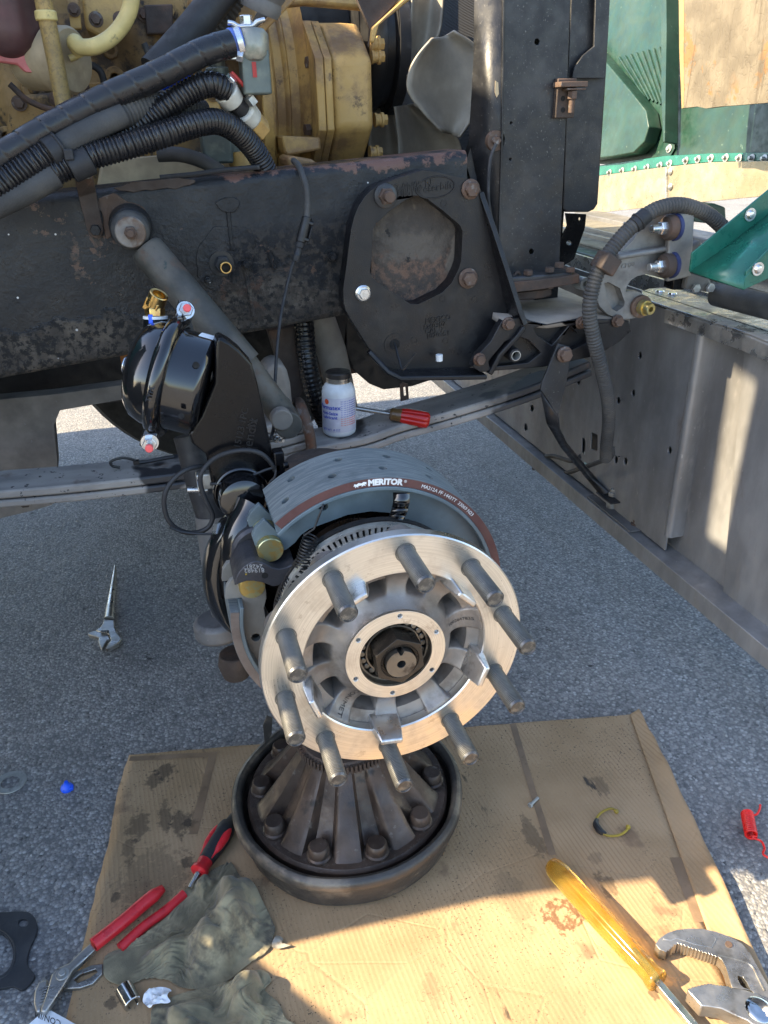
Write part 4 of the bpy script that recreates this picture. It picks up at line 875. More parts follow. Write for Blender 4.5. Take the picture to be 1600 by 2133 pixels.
# slack adjuster rod with zinc clevis beside the bracket
cv = thing('clevis_pin', 'shiny zinc clevis pin sticking out left of the bracket', 'clevis pin', px(412, 1020, Y=1.03))
g = MB(); g.cyl(px(390, 1020, Y=1.02), px(432, 1020, Y=1.02), .004, n=14); g.build('pin', 'zinc', cv)
g = MB(); a = px(412, 1012, Y=1.02); g.cyl(a, a + V((.004, 0, 0)), .014, n=20); g.build('washer', 'zinc', cv)
g = MB(); g.box(px(426, 1000, Y=1.022), (.022, .016, .024)); g.build('clevis', 'zinc_dull', cv, bevel=.002)
# loose cable tie on the spring
g = MB(); Y0 = 1.36
P = catmull([px(x, y, Y=Y0) for x, y in [(250, 974), (235, 971), (230, 963), (240, 957), (258, 954), (275, 957), (285, 963)]], 5); g.tube(P, .0026, 6, flat=.6); g.tube(catmull([px(x, y, Y=Y0) for x, y in [(284, 964), (310, 961), (340, 955), (363, 951)]], 4), .0034, 6); g.box(px(284, 963, Y=Y0), (.010, .008, .007))
tag(g.build('cable_tie', 'plastic_black'), 'curled black cable tie lying on the leaf spring', 'cable tie')

# ================================================================== cast spring hanger
def Z5(p): return [(550 + a / 2.909, 320 + b / 2.909) for a, b in p]
def Z6(p): return [(1000 + a / 2.6667, 380 + b / 2.6667) for a, b in p]
hg = thing('spring_hanger', 'big black cast spring hanger with six sided window on the rail', 'bracket', px(880, 770, Y=1.3))
HY = 1.312
out = Z5([(960, 100), (900, 118), (830, 142), (700, 188), (650, 220), (610, 262), (572, 320), (548, 380), (530, 450), (520, 520), (500, 680), (480, 820), (482, 900), (495, 950), (530, 1010), (640, 1185), (700, 1255), (740, 1292), (790, 1315), (1000, 1308), (1230, 1300), (1290, 1285), (1350, 1170), (1440, 1060), (1495, 1000), (1470, 920), (1420, 700), (1360, 450), (1315, 220), (1295, 180), (1250, 155), (1150, 135), (1040, 108)])
win = Z5([(950, 255), (985, 272), (1080, 342), (1185, 432), (1203, 470), (1195, 650), (1180, 700), (1140, 780), (1080, 842), (935, 912), (890, 912), (700, 790), (655, 750), (643, 715), (655, 600), (660, 460), (680, 425), (760, 350), (850, 285), (910, 256)])
g = MB(); g.poly([px(x, y, Y=HY) for x, y in out], [[px(x, y, Y=HY) for x, y in win]], .036, (0, 1, 0)); g.build('plate', 'cast_black', hg, bevel=.004, seg=3)
def lip(path, w, dep, nm='flange'):
    P = [px(x, y, Y=HY) for x, y in path]; g = MB(); vs = []; fs = []
    for i, p in enumerate(P):
        t = (P[min(i + 1, len(P) - 1)] - P[max(i - 1, 0)]).normalized(); n = V((t.z, 0, -t.x)) * w
        vs += [p, p + n, p + n + V((0, -dep[i], 0)), p + V((0, -dep[i], 0))]
    for i in range(len(P) - 1):
        for k in range(4): fs.append((4 * i + k, 4 * i + (k + 1) % 4, 4 * i + 4 + (k + 1) % 4, 4 * i + 4 + k))
    fs += [(0, 1, 2, 3), tuple(4 * len(P) - 4 + k for k in range(4))]; g.add(vs, fs); g.build(nm, 'cast_black', hg, bevel=.0025, seg=3)
lip(Z5([(1300, 240), (1352, 450), (1410, 700), (1462, 920), (1488, 1000)]), -.009, [.002, .02, .04, .055, .06])
lip(Z5([(1488, 1000), (1440, 1062), (1350, 1172), (1290, 1285)]), -.009, [.06, .06, .055, .055])
lip(Z5([(1285, 1292), (1000, 1300), (790, 1308), (735, 1285), (640, 1180)]), -.009, [.055, .05, .045, .03, .01])
g = MB(); wp = Z5([(650, 240), (1240, 230), (1240, 960), (650, 960)])
g.poly([px(x, y, Y=1.347) for x, y in wp], [], .0025, (0, 1, 0)); g.build('mud_patch', 'mud_caked', hg)
def hbolt(par, x, y, Y, r=.0155, m='rust_bolt', wr=None, wm=None, shank=0, ax=(0, -1, 0), rot=0):
    q = px(x, y, Y=Y); a = V(ax).normalized(); wr = wr or r * 1.5
    g = MB(); g.lathe(q, a, [(0, 0), (wr, 0), (wr, .003), (wr * .82, .005), (0, .005)], 28); g.build('washer', wm or m, par)
    g = MB(); g.hexa(q + a * .005, a, r, r * .75); g.build('bolt', m, par)
    if shank: g = MB(); g.cyl(q + a * (.005 + r * .7), q + a * (.005 + r * .7 + shank), r * .66, n=18, ch=.001); g.build('bolt_end', 'rust_bolt', par)
hbolt(hg, *Z5([(735, 255)])[0], HY - .001, .0135, 'rust_bolt', .019, 'steel_black_dusty', .016)
hbolt(hg, *Z5([(1250, 215)])[0], HY - .001, .0125, 'rust_bolt', .016)
hbolt(hg, *Z5([(1235, 755)])[0], HY - .001, .0130, 'rust_bolt', .0175)
hbolt(hg, *Z5([(600, 845)])[0], HY - .001, .0098, 'zinc', .0138, 'zinc')
q = px(*Z5([(790, 1155)])[0], Y=HY); g = MB(); g.lathe(q, (0, -1, 0), [(.0095, 0), (.019, 0), (.019, .0015), (.0095, .0015)], 32, close=True); g.build('hole_boss', 'cast_black', hg)
g = MB(); g.cyl(q + V((0, -.0012, 0)), q + V((0, .03, 0)), .0093, n=24); g.build('round_hole', 'hole_dark', hg)
tu, tv = px(880, 385, Y=HY) - px(830, 392, Y=HY), V((0, 0, 1))
for s, x, y, sz in (('02-0N05 N', 892, 195, .0155), ('M000 B', 880, 218, .0135), ('M001 C', 882, 240, .0135), ('MEXICO', 1055, 1004, .013), ('D40307', 1035, 1042, .013), ('CAL 0', 1030, 1070, .013), ('1070051', 1055, 1098, .013)):
    text('stamp', s, 'cast_black', hg, px(*Z5([(x, y)])[0], Y=HY - .0005), tu, tv, sz, .0012)
text('stamp', 'Peterbilt', 'cast_black', hg, px(*Z5([(1040, 205)])[0], Y=HY - .0005), tu, tv, .0175, .0012)
g = MB(); c = px(*Z5([(1038, 205)])[0], Y=HY - .0005); tu1 = tu.normalized(); tv1 = (tv - tu1 * tv.dot(tu1)).normalized(); g.tube([c + tu1 * .034 * math.cos(a) + tv1 * .0165 * math.sin(a) for a in [i * PI / 20 for i in range(40)]], .0012, 6, closed=True); g.build('oval_border', 'cast_black', hg)
for x, y in ((1082, 880), (1278, 885), (910, 1130), (1100, 1135), (1090, 300)):
    g = MB(); q = px(*Z5([(x, y)])[0], Y=HY); g.lathe(q, (0, -1, 0), [(.0045, 0), (.006, 0), (.006, .0008), (.0045, .0008)], 18, close=True); g.build('ejector_mark', 'cast_black', hg)
# ribbed arm towards the bumper
AY = 1.262
arm = [(1046, 668), (1080, 662), (1140, 676), (1200, 664), (1260, 665), (1310, 668), (1314, 690), (1290, 712), (1245, 740), (1190, 752), (1130, 764), (1000, 775), (985, 765), (995, 740), (1022, 712)]
h1 = Z6([(300, 812), (330, 800), (455, 780), (490, 800), (400, 905), (320, 850)]); h2 = Z6([(505, 800), (540, 840), (600, 830), (640, 800), (600, 890), (510, 930), (440, 900)])
h3 = [(1018, 752), (1052, 712), (1078, 700), (1100, 708), (1128, 735), (1100, 756), (1020, 765)]
g = MB(); g.poly([px(x, y, Y=AY) for x, y in arm], [[px(x, y, Y=AY) for x, y in h] for h in (h1, h2, h3)], .016, (0, 1, 0)); g.build('arm_front', 'cast_black', hg, bevel=.003)
g = MB(); g.poly([px(x, y, Y=AY + .016) for x, y in arm], [], .02, (0, 1, 0)); g.build('arm_web', 'cast_black', hg)
g = MB(); A = [px(x, y, Y=AY + .002) for x, y in [(1046, 670), (1140, 677), (1240, 664), (1312, 670)]]
vs = A + [p + V((.02, .42, .0)) for p in A]; g.add(vs, [(i, i + 1, i + 5, i + 4) for i in range(3)]); g.build('arm_top', 'dusty_steel_plate', hg, solid=.012)
q = px(1075, 741, Y=AY - .012); g = MB(); g.pipe(q, q + V((0, .03, 0)), .0125, .0085, 24); g.build('arm_boss', 'cast_black', hg, bevel=.001); g = MB(); g.pipe(q + V((0, -.0008, 0)), q + V((0, .02, 0)), .009, .0078, 24); g.build('boss_sleeve', 'zinc_dull', hg)
for x, y, yy in ((1058, 674, AY - .002), (998, 748, AY - .004), (1210, 672, AY - .002), (1285, 668, AY - .002)): hbolt(hg, x, y, yy, .0092, 'rust_bolt', .0115)
# white plastic piece and cable tie end in the flange
g = MB(); q = px(915, 752, Y=1.29); g.cyl(q, q + V((0, 0, .012)), .0065, n=12); tag(g.build('plastic_plug', 'plastic_white', bevel=.001), 'small white plastic plug resting in the spring hanger flange', 'plug')
g = MB(); P = catmull([px(x, y, Y=Y) for x, y, Y in [(822, 715, 1.305), (826, 730, 1.29), (832, 752, 1.275), (838, 770, 1.262), (848, 760, 1.26), (866, 735, 1.258)]], 4); g.tube(P, .002, 6); tag(g.build('cable_tie', 'plastic_black'), 'black cable tie poking out of the hanger hole', 'cable tie')

# wire and connector hanging in front of the rail
wr = thing('sensor_lead', 'black wire with clip connector hanging in front of the frame rail', 'cable', px(570, 910, Y=1.2))
g = MB(); P = catmull([px(x, y, Y=Y) for x, y, Y in [(612, 335, 1.40), (622, 345, 1.36), (630, 365, 1.33), (638, 390, 1.318), (640, 420, 1.315), (639, 455, 1.31)]], 6); g.tube(P, .0052, 8); g.build('upper_wire', 'rubber_dusty', wr, smooth=80)
a, b = px(640, 452, Y=1.305), px(626, 505, Y=1.3); d = (b - a).normalized(); g = MB(); g.cyl(a, b, .0085, n=12); s_ = V((d.z, 0, -d.x)); g.box(a.lerp(b, .5) - s_ * .011, (.003, .012, .034), (s_, V((0, 1, 0)), d)); g.box(a.lerp(b, .18) - s_ * .004, (.016, .016, .005), (s_, V((0, 1, 0)), d)); g.box(a.lerp(b, .82) - s_ * .004, (.016, .016, .005), (s_, V((0, 1, 0)), d)); g.build('connector', 'plastic_black', wr, bevel=.0015)
g = MB(); g.lathe(b, d, [(0, 0), (.0075, 0), (.0075, .008), (.006, .009), (.006, .02), (.0068, .021), (.006, .03), (0, .03)], 14); g.build('boot', 'rubber_black', wr)
g = MB(); P = catmull([px(x, y, Y=Y) for x, y, Y in [(617, 535, 1.3), (607, 560, 1.29), (595, 610, 1.28), (585, 660, 1.26), (578, 720, 1.24), (574, 780, 1.22), (572, 840, 1.2), (570, 890, 1.18), (563, 915, 1.15)]], 6); g.tube(P, .0027, 8); g.build('lower_wire', 'rubber_black', wr, smooth=80)
# hoses and pitman parts seen below the rail
g = MB(); P = catmull([px(632, 655, Y=1.5), px(638, 730, Y=1.48), px(648, 790, Y=1.47), px(664, 845, Y=1.47), px(690, 900, Y=1.5)], 8); P = resample(P, .0022)
g.tube(P, .0195, 16, rf=lambda L, a, r: r * (1 + .035 * math.cos(2 * PI * L / .009))); tag(g.build('ribbed_hose', 'loom_gloss', smooth=60), 'thick black ribbed hose dropping below the frame rail by the bottle', 'hose')
g = MB(); g.tube([px(664, 655, Y=1.55), px(690, 730, Y=1.55), px(706, 800, Y=1.55), px(716, 850, Y=1.55)], [.030, .031, .031, .03], 20); tag(g.build('steel_pipe', 'pipe_pale', smooth=80), 'dusty pale steel pipe behind the white bottle', 'pipe')
cm = thing('crossmember', 'dusty brown steel crossmember plate left under the frame rail', 'crossmember', px(60, 1060, Y=1.62))
g = MB(); g.poly([px(x, y, Y=1.62) for x, y in [(-120, 845), (0, 832), (110, 822), (270, 800), (270, 830), (165, 848), (125, 855), (113, 885), (120, 965), (115, 1040), (108, 1052), (60, 1066), (0, 1080), (-120, 1095)]], [], .04, (0, 1, 0)); g.build('plate', 'dusty_steel_plate', cm, bevel=.006)
g = MB(); g.box((-.35, 2.0, .86), (.3, .9, .05)); g.build('upper_beam', 'dark_metal', cm)
g = MB(); g.hexa(px(52, 1045, Y=1.618), (0, -1, 0), .012, .008); g.build('bolt', 'rust_dark', cm)
r2 = thing('far_rail', 'dark far side frame rail and steering gear in shade', 'frame rail', (0, 2.2, .7))
g = MB(); g.bar((-1.3, 2.2, .83), (.6, 2.2, .93), .08, .27, (0, 0, 1)); g.build('channel', 'dark_metal', r2)
g = MB(); g.poly([px(x, y, Y=1.75) for x, y in [(560, 670), (740, 640), (900, 760), (905, 790), (860, 805), (800, 812), (770, 800), (735, 770), (722, 735), (720, 700), (716, 735), (710, 750), (700, 700), (640, 690), (600, 690)]], [], .3, (0, 1, 0)); g.build('steering_gear', 'dark_metal', r2, bevel=.01)
g = MB(); g.poly([px(x, y, Y=1.5) for x, y in [(560, 690), (620, 680), (640, 760), (640, 800), (610, 850), (590, 790)]], [], .05, (0, 1, 0)); g.build('bracket', 'rust_dark', r2)
g = MB(); P = [(833, 800), (840, 796), (850, 800), (852, 832), (835, 836)]; g.poly([px(x, y, Y=1.45) for x, y in P], [[px(x, y, Y=1.45) for x, y in [(840, 805), (845, 804), (847, 824), (842, 826)]]], .003, (0, 1, 0)); g.build('slotted_tab', 'rust_bolt', r2)
g = MB(); g.cyl((-.3, 2.05, .47), (.9, 2.0, .5), .026, n=20); tag(g.build('tie_rod', 'rust_dark'), 'dark tie rod running behind the axle under the truck', 'tie rod')
ft = ax
g = MB(); g.lathe((.17, 2.6, .5), (0, 1, 0), [(.28, 0), (.40, -.02), (.48, .01), (.5, .05), (.5, .25), (.48, .29), (.40, .31), (.28, .3)], 72, close=True); g.build('far_tyre', 'tyre', ft)
g = MB(); g.lathe((.17, 2.6, .5), (0, 1, 0), [(.0, .12), (.285, .1), (.285, .13), (0, .14)], 48); g.build('far_wheel_disc', 'dark_metal', ft)
# orange bit behind the chamber
g = MB(); g.box(px(276, 752, Y=1.72), (.045, .05, .05)); tag(g.build('engine_mount', 'orange_paint', bevel=.008), 'small orange painted engine mount peeking behind the chamber', 'engine mount')
# ================================================================== engine
EY = 1.60
def zat(y, x=720, Y=EY): return px(x, y, Y=Y).z
def xat(x, y=190, Y=EY): return px(x, y, Y=Y).x
en = thing('engine', 'dirty yellow diesel engine with ribbed gear housing above the rail', 'engine', (.1, 1.9, .8))
EC = V((0, 1.86, zat(192)))
def octp(x0, x1, k=1.0, dz=0):
    P = [(1.80, zat(22)), (1.69, zat(46, Y=1.66)), (EY, zat(122)), (EY, zat(268)), (1.70, zat(352, Y=1.7)), (1.80, zat(365, Y=1.8)), (2.1, zat(352, Y=1.8)), (2.1, zat(22))]
    return [V((0, EC.y + (y - EC.y) * k, EC.z + (z - EC.z) * k)) for y, z in P]
def prismx(mb, prof, x0, x1, skew=0):
    n = len(prof); vs = [V((x0, p.y, p.z)) for p in prof] + [V((x1, p.y, p.z)) for p in prof]
    return mb.add(vs, [tuple(range(n)), tuple(n + i for i in range(n))] + [(i, (i + 1) % n, n + (i + 1) % n, n + i) for i in range(n)])
xa, xb = xat(692), xat(778)
g = MB(); prismx(g, octp(0, 0, 1.0), xa + .002, xb); g.build('drive_housing', 'engine_yellow', en, bevel=.012, seg=3)
g = MB(); prismx(g, octp(0, 0, 1.03), xa - .014, xa); g.build('housing_flange', 'engine_yellow', en, bevel=.002)
g = MB(); prismx(g, octp(0, 0, 1.035), xa - .031, xa - .0155); g.build('inner_flange', 'engine_yellow', en, bevel=.002)
x0, x1 = xat(570), xa - .03
g = MB(); L = x1 - x0
g.lathe(V((x0, EC.y, EC.z)), (1, 0, 0), [(.205, 0), (.205, .01), (.175, .02), (.172, L * .45), (.178, L * .5), (.180, L * .55), (.174, L * .6), (.176, L * .8), (.21, L)], 64); g.build('barrel', 'engine_yellow', en, smooth=50)
g = MB(); prf = [V((0, EC.y + .232 * math.cos(t) * 1.0, EC.z + .225 * math.sin(t))) for t in [i * PI / 20 for i in range(40)]]; prismx(g, prf, x0 - .018, x0 + .004); g.build('rear_flange', 'engine_yellow', en, bevel=.003)
g = MB(); g.poly([px(x, y, Y=1.60) for x, y in [(586, 283), (668, 286), (670, 312), (600, 325), (592, 318)]], [], .12, (0, 1, 0)); g.build('mount_pad', 'engine_yellow', en, bevel=.006)
g = MB(); g.poly([px(x, y, Y=1.52) for x, y in [(598, 330), (608, 325), (650, 332), (668, 345), (600, 348)]], [], .1, (0, 1, 0)); g.build('mount_foot', 'engine_yellow', en, bevel=.008)
for x, y in ((773, 118), (780, 250), (770, 318), (772, 92)):
    q = px(x, y, Y=1.66); g = MB(); g.lathe(q, (1, 0, 0), [(0, 0), (.013, 0), (.013, .004), (.011, .005), (.011, .012), (.0135, .013), (.0135, .018), (0, .018)], 20); g.hexa(q + V((.018, 0, 0)), (1, 0, 0), .0105, .008); g.build('housing_bolt', 'engine_yellow', en)
for x, y in ((545, 135), (645, 270), (648, 130)):
    q = px(x, y, Y=1.66); g = MB(); g.hexa(q, (-1, -.2, 0), .011, .01); g.build('flange_bolt', 'rust_bolt', en)
# block: cast wall with bulges
BY = 1.74
def blk(i, j):
    x = -.75 + 1.02 * i; z = .86 + .62 * j
    y = BY - .035 * max(0, math.sin(x * 26 + .4)) ** 2 * (.4 + .6 * max(0, min(1, (1.26 - z) / .12))) - .012 * noise.noise(V((x * 14, 0, z * 14))) - .018 * (1 if z < 1.02 else 0) + (.09 if z > 1.27 else 0)
    return V((x, y, z))
g = MB(); g.grid(blk, 160, 90); g.build('block', 'engine_dirty', en, smooth=60)
g = MB(); g.box((-.25, 2.15, 1.17), (1.6, .5, .76)); g.build('core', 'dark_metal', en)
for (x, y, r, h) in ((240, 163, .019, .03), (230, 105, .014, .02), (70, 186, .020, .012), (15, 285, .018, .03), (515, 90, .03, .05)):
    q = px(x, y, Y=BY - .03); g = MB(); g.pipe(q + V((0, -h * .3, 0)), q + V((0, h, 0)), r, r * .42, 24); g.build('boss', 'engine_dirty', en, bevel=.002)
g = MB(); g.poly([px(x, y, Y=BY - .035) for x, y in [(50, 152), (92, 160), (92, 185), (78, 200), (62, 196), (55, 180)]], [], .02, (0, 1, 0)); g.build('ear', 'engine_dirty', en, bevel=.006)
g = MB(); g.poly([px(x, y, Y=1.55) for x, y in [(210, 335), (420, 318), (470, 345), (450, 372), (300, 395), (200, 400)]], [], .05, (0, 1, 0)); g.build('oil_cover', 'engine_cream', en, bevel=.012)
# upper fittings of the engine
g = MB(); g.poly([px(x, y, Y=1.6) for x, y in [(165, -40), (272, -40), (268, 20), (262, 55), (235, 74), (200, 74), (178, 60)]], [], .12, (0, 1, 0)); g.build('filter_base', 'engine_yellow', en, bevel=.02, seg=4, smooth=70)
g = MB(); g.poly([px(x, y, Y=1.58) for x, y in [(136, -30), (160, -30), (170, 60), (148, 62)]], [], .02, (0, 1, 0)); g.build('plate_bracket', 'engine_yellow', en, bevel=.002)
g = MB(); q = px(104, 125, Y=1.5); dq = V((.75, -.55, -.06)).normalized(); g.lathe(q - dq * .045, dq, [(0, 0), (.040, 0), (.044, .006), (.044, .055), (.047, .056), (.047, .085), (.043, .09), (0, .09)], 40); g.build('breather_can', 'engine_cream', en)
q = px(78, 110, Y=1.5); g = MB(); g.poly([px(x, y, Y=1.47) for x, y in [(-20, 110), (40, 112), (55, 108), (66, 125), (80, 130), (82, 153), (50, 150), (35, 135), (-20, 128)]], [], .012, (0, 1, 0)); g.build('pink_bracket', 'paint_pink', en, bevel=.003)
# struts and brackets above
g = MB(); g.poly([px(x, y, Y=1.5) for x, y in [(531, 72), (600, -20), (560, -20), (545, 10), (528, 40), (525, 60)]], [], .008, (0, 1, 0)); g.build('upper_bracket', 'steel_grey_dusty', en, bevel=.002)
g = MB(); g.bar(px(531, 75, Y=1.49), px(622, -20, Y=1.49), .012, .02, (0, 1, 0)); g.build('bracket_edge', 'engine_yellow', en, bevel=.003)
g = MB(); g.poly([px(x, y, Y=1.62) for x, y in [(590, -40), (860, -40), (840, 10), (780, 20), (640, 8), (592, 14)]], [], .04, (0, 1, 0)); g.build('pump_arm', 'engine_yellow', en, bevel=.006)
g = MB(); g.poly([px(x, y, Y=1.55) for x, y in [(775, 58), (860, -20), (880, -20), (848, 5), (790, 52), (780, 90), (772, 88)]], [], .012, (0, 1, 0)); g.build('adjuster_arm', 'engine_yellow', en, bevel=.003)
g = MB(); g.poly([px(x, y, Y=1.56) for x, y in [(735, -20), (850, -20), (790, 45), (776, 70), (768, 100), (770, 60)]], [], .01, (0, 1, 0)); g.build('rusty_gusset', 'rust_dark', en, bevel=.002)
g = MB(); g.box(px(470, 45, Y=1.62), (.12, .1, .09)); g.build('manifold', 'engine_yellow', en, bevel=.015)
g = MB(); g.lathe(px(548, -5, Y=1.44), (.35, -.2, .9), [(0, -.02), (.03, -.02), (.033, -.01), (.03, 0), (.034, .01), (.03, .02), (.034, .03), (0, .035)], 28); g.build('ribbed_cap', 'steel_grey_dusty', en)
cn = thing('air_canister', 'maroon round canister in the top left corner', 'canister', px(10, 90, Y=1.5))
g = MB(); q = px(8, 10, Y=1.5); g.lathe(q, (0, 0, 1), [(0, -.075), (.03, -.072), (.047, -.058), (.052, -.035), (.052, .12), (0, .12)], 40); g.build('shell', 'filter_maroon', cn, smooth=60)

# ================================================================== fan, shroud and radiator
fn = thing('cooling_fan', 'grey engine fan with broad paddle blades in front of the radiator', 'fan', px(860, 140, Y=1.85))
FC = px(838, 90, Y=1.84)
g = MB(); g.lathe(FC + V((-.10, 0, 0)), (1, 0, 0), [(0, 0), (.125, 0), (.13, .008), (.13, .03), (.118, .034), (.118, .05), (.13, .054), (.13, .075), (.09, .085), (.06, .12), (0, .12)], 48); g.build('pulley_hub', 'plastic_black', fn)
def blade(left, right, Y0, tw, bulge):
    A = catmull([px(x, y, Y=Y0) for x, y in left], 5); B = catmull([px(x, y, Y=Y0 + tw) for x, y in right], 5); m = min(len(A), len(B)) - 1
    def fn(i, j):
        k = i * m; q = min(int(k), m - 1); f = k - q; a = A[q].lerp(A[q + 1], f); b = B[q].lerp(B[q + 1], f); p = a.lerp(b, j); return p + V((.35, 1, 0)) * (bulge * math.sin(PI * j) - bulge * .5 * j)
    g = MB(); g.grid(fn, 24, 14); g.build('blade', 'fan_grey', fn_, smooth=180, solid=.004)
fn_ = fn
blade([(900, 80), (870, 115), (852, 150), (850, 190), (880, 232), (920, 274)], [(945, 66), (990, 95), (1005, 125), (1004, 205), (985, 245), (957, 286)], 1.60, .05, .035)
blade([(822, 222), (826, 260), (830, 300), (830, 350)], [(862, 216), (920, 258), (955, 292), (965, 350)], 1.72, .06, .05)
blade([(862, -30), (856, 20), (850, 80), (846, 130), (850, 160)], [(925, -30), (922, 20), (915, 70), (890, 120), (856, 162)], 1.72, .05, .05)
blade([(772, 225), (770, 270), (768, 310), (766, 350)], [(820, 225), (826, 270), (832, 310), (834, 350)], 1.82, .04, .03)
g = MB(); g.lathe(FC + V((-.045, -.0, 0)), (1, 0, 0), [(.132, 0), (.1355, 0), (.1355, .022), (.132, .022)], 64, close=True); g.build('drive_belt', 'rubber_black', fn)
rd = thing('radiator', 'dark finned radiator core behind the fan', 'radiator', (.72, 1.9, .8))
g = MB(); g.box((.745, 1.93, 1.09), (.05, 1.0, .74)); g.build('core', 'radiator_core', rd)
g = MB(); g.box((.70, 2.46, 1.1), (.12, .05, .72)); g.build('side_tank', 'steel_black_dusty', rd)
# radiator side post
PY = 1.36
pst = thing('radiator_post', 'tall black dusty steel post beside the radiator', 'post', px(1110, 600, Y=PY))
g = MB(); g.poly([px(x, y, Y=PY) for x, y in [(1050, -40), (1190, -40), (1178, 280), (1165, 560), (1150, 578), (1050, 578), (1038, 570), (1045, 280)]], [[px(1119 + 5.5 * math.cos(t), 87 + 6.5 * math.sin(t), Y=PY) for t in [i * PI / 6 for i in range(12)]], [px(1107 + 5 * math.cos(t), 524 + 6 * math.sin(t), Y=PY) for t in [i * PI / 6 for i in range(12)]], [px(1065 + 2.5 * math.cos(t), 256 + 3 * math.sin(t), Y=PY) for t in [i * PI / 4 for i in range(8)]], [px(1063 + 2.5 * math.cos(t), 332 + 3 * math.sin(t), Y=PY) for t in [i * PI / 4 for i in range(8)]]], .006, (0, 1, 0)); g.build('face', 'steel_black_dusty', pst, bevel=.0015)
g = MB(); g.poly([px(x, y, Y=PY + .03) for x, y in [(1052, -40), (1190, -40), (1160, 575), (1045, 575)]], [], .04, (0, 1, 0)); g.build('channel_back', 'dark_metal', pst)
g = MB(); A = [px(x, y, Y=PY + .001) for x, y in [(1049, -40), (1046, 280), (1038, 572)]]; B = [px(x, y, Y=PY + .05) for x, y in [(990, -40), (980, 285), (1030, 572)]]
B[1] = px(978, 290, Y=PY + .05); g.add([A[0], A[1], A[2], B[2], px(966, 330, Y=PY + .05), B[1], px(988, 120, Y=PY + .05), B[0]], [(0, 1, 5, 6, 7), (1, 2, 3, 4, 5)]); g.build('side_flange', 'steel_black_dusty', pst, solid=.004)
g = MB(); g.tube([px(1050, -40, Y=PY - .002), px(1046, 280, Y=PY - .002), px(1038, 572, Y=PY - .002)], .0022, 8); g.build('edge_bead', 'steel_black_dusty', pst)
g = MB(); q = px(1034, 293, Y=PY); g.hexa(q, (-.3, -1, 0), .008, .008); g.cyl(q + V((0, .012, 0)), q, .016, n=18); g.build('bolt', 'rust_bolt', pst)
g = MB(); o = px(1036, 190, Y=PY + .01); g.poly([px(1032, 168, Y=PY - .004), px(1038, 172, Y=PY - .004), px(1039, 196, Y=PY - .004), px(1035, 203, Y=PY - .004), px(1031, 192, Y=PY - .004)], [], .001, (0, 1, 0)); g.build('bare_chip', 'tape_clear', pst)
# shroud beside the post
shd = thing('shroud_panel', 'dark rounded shroud panel to the right of the radiator post', 'panel', px(1210, 440, Y=1.4))
g = MB(); g.poly([px(x, y, Y=1.385) for x, y in [(1192, -40), (1274, -40), (1262, 180), (1246, 425), (1238, 437), (1226, 442), (1180, 442), (1172, 436), (1180, 200)]], [], .03, (0, 1, 0)); g.build('panel', 'steel_black_dusty', shd, bevel=.009, seg=4)
g = MB(); g.poly([px(x, y, Y=1.372) for x, y in [(1242, -40), (1273, -40), (1268, 60), (1262, 163), (1192, 163), (1197, 140), (1215, 115), (1238, 96)]], [], .005, (0, 1, 0)); g.build('flap', 'steel_black_dusty', shd, bevel=.001)
g = MB(); g.box(px(1176, 205, Y=1.355), (.036, .012, .06)); g.build('hinge_plate', 'rust_dark', shd, bevel=.002)
g = MB(); g.box(px(1188, 176, Y=1.345), (.05, .03, .008)); g.box(px(1193, 186, Y=1.345), (.036, .028, .003)); g.build('hinge_tongue', 'rust_bolt', shd, bevel=.001)
q = px(1193, 190, Y=1.34); g = MB(); g.hexa(q, (0, 0, -1), .0085, .012); g.cyl(q + V((0, 0, -.012)), q + V((0, 0, -.032)), .005, n=12); g.build('hinge_bolt', 'rust_bolt', shd)
for y in (205, 229):
    q = px(1173, y, Y=1.3485); g = MB(); g.cyl(q, q + V((0, .004, 0)), .0042, n=12); g.build('hinge_hole', 'hole_dark', shd)
g = MB(); g.poly([px(x, y, Y=1.42) for x, y in [(1178, 444), (1222, 446), (1219, 475), (1196, 540), (1165, 560), (1166, 500), (1182, 470)]], [[px(1186 + 6 * math.cos(t), 506 + 4.5 * math.sin(t), Y=1.42) for t in [i * PI / 6 for i in range(12)]], [px(1208 + 2.6 * math.cos(t), 456 + 3.5 * math.sin(t), Y=1.42) for t in [i * PI / 4 for i in range(8)]]], .004, (0, 1, 0)); g.build('hanger_strip', 'paint_black_satin', shd, bevel=.0008)
# post foot with its rubber mount
ftm = thing('radiator_mount', 'rusty bolted foot plate under the radiator post', 'mount', px(1120, 625, Y=1.33))
g = MB(); g.poly([px(x, y, Y=1.31) for x, y in [(1048, 590), (1120, 583), (1208, 572), (1208, 590), (1130, 603), (1055, 612)]], [], .12, (0, 1, .1)); g.build('plate', 'rust_dark', ftm, bevel=.003)
g = MB(); g.poly([px(x, y, Y=1.33) for x, y in [(1062, 612), (1130, 604), (1150, 601), (1150, 616), (1130, 622), (1066, 628)]], [], .08, (0, 1, 0)); g.build('rubber_pad', 'rust_dark', ftm, bevel=.004)
g = MB(); g.box(px(1110, 574, Y=1.345), (.13, .06, .012)); g.build('upper_foot', 'steel_black_dusty', ftm, bevel=.003)
for x, y in ((1100, 572), (1145, 566), (1188, 566), (1100, 604), (1144, 600), (1165, 556)):
    q = px(x, y, Y=1.32); g = MB(); g.hexa(q, (0, 0, 1), .009, .008); g.build('bolt', 'rust_dark', ftm)
g = MB(); q = px(1205, 588, Y=1.34); g.pipe(q, q + V((.004, -.02, 0)), .012, .006, 18); g.build('eye', 'zinc_dull', ftm)
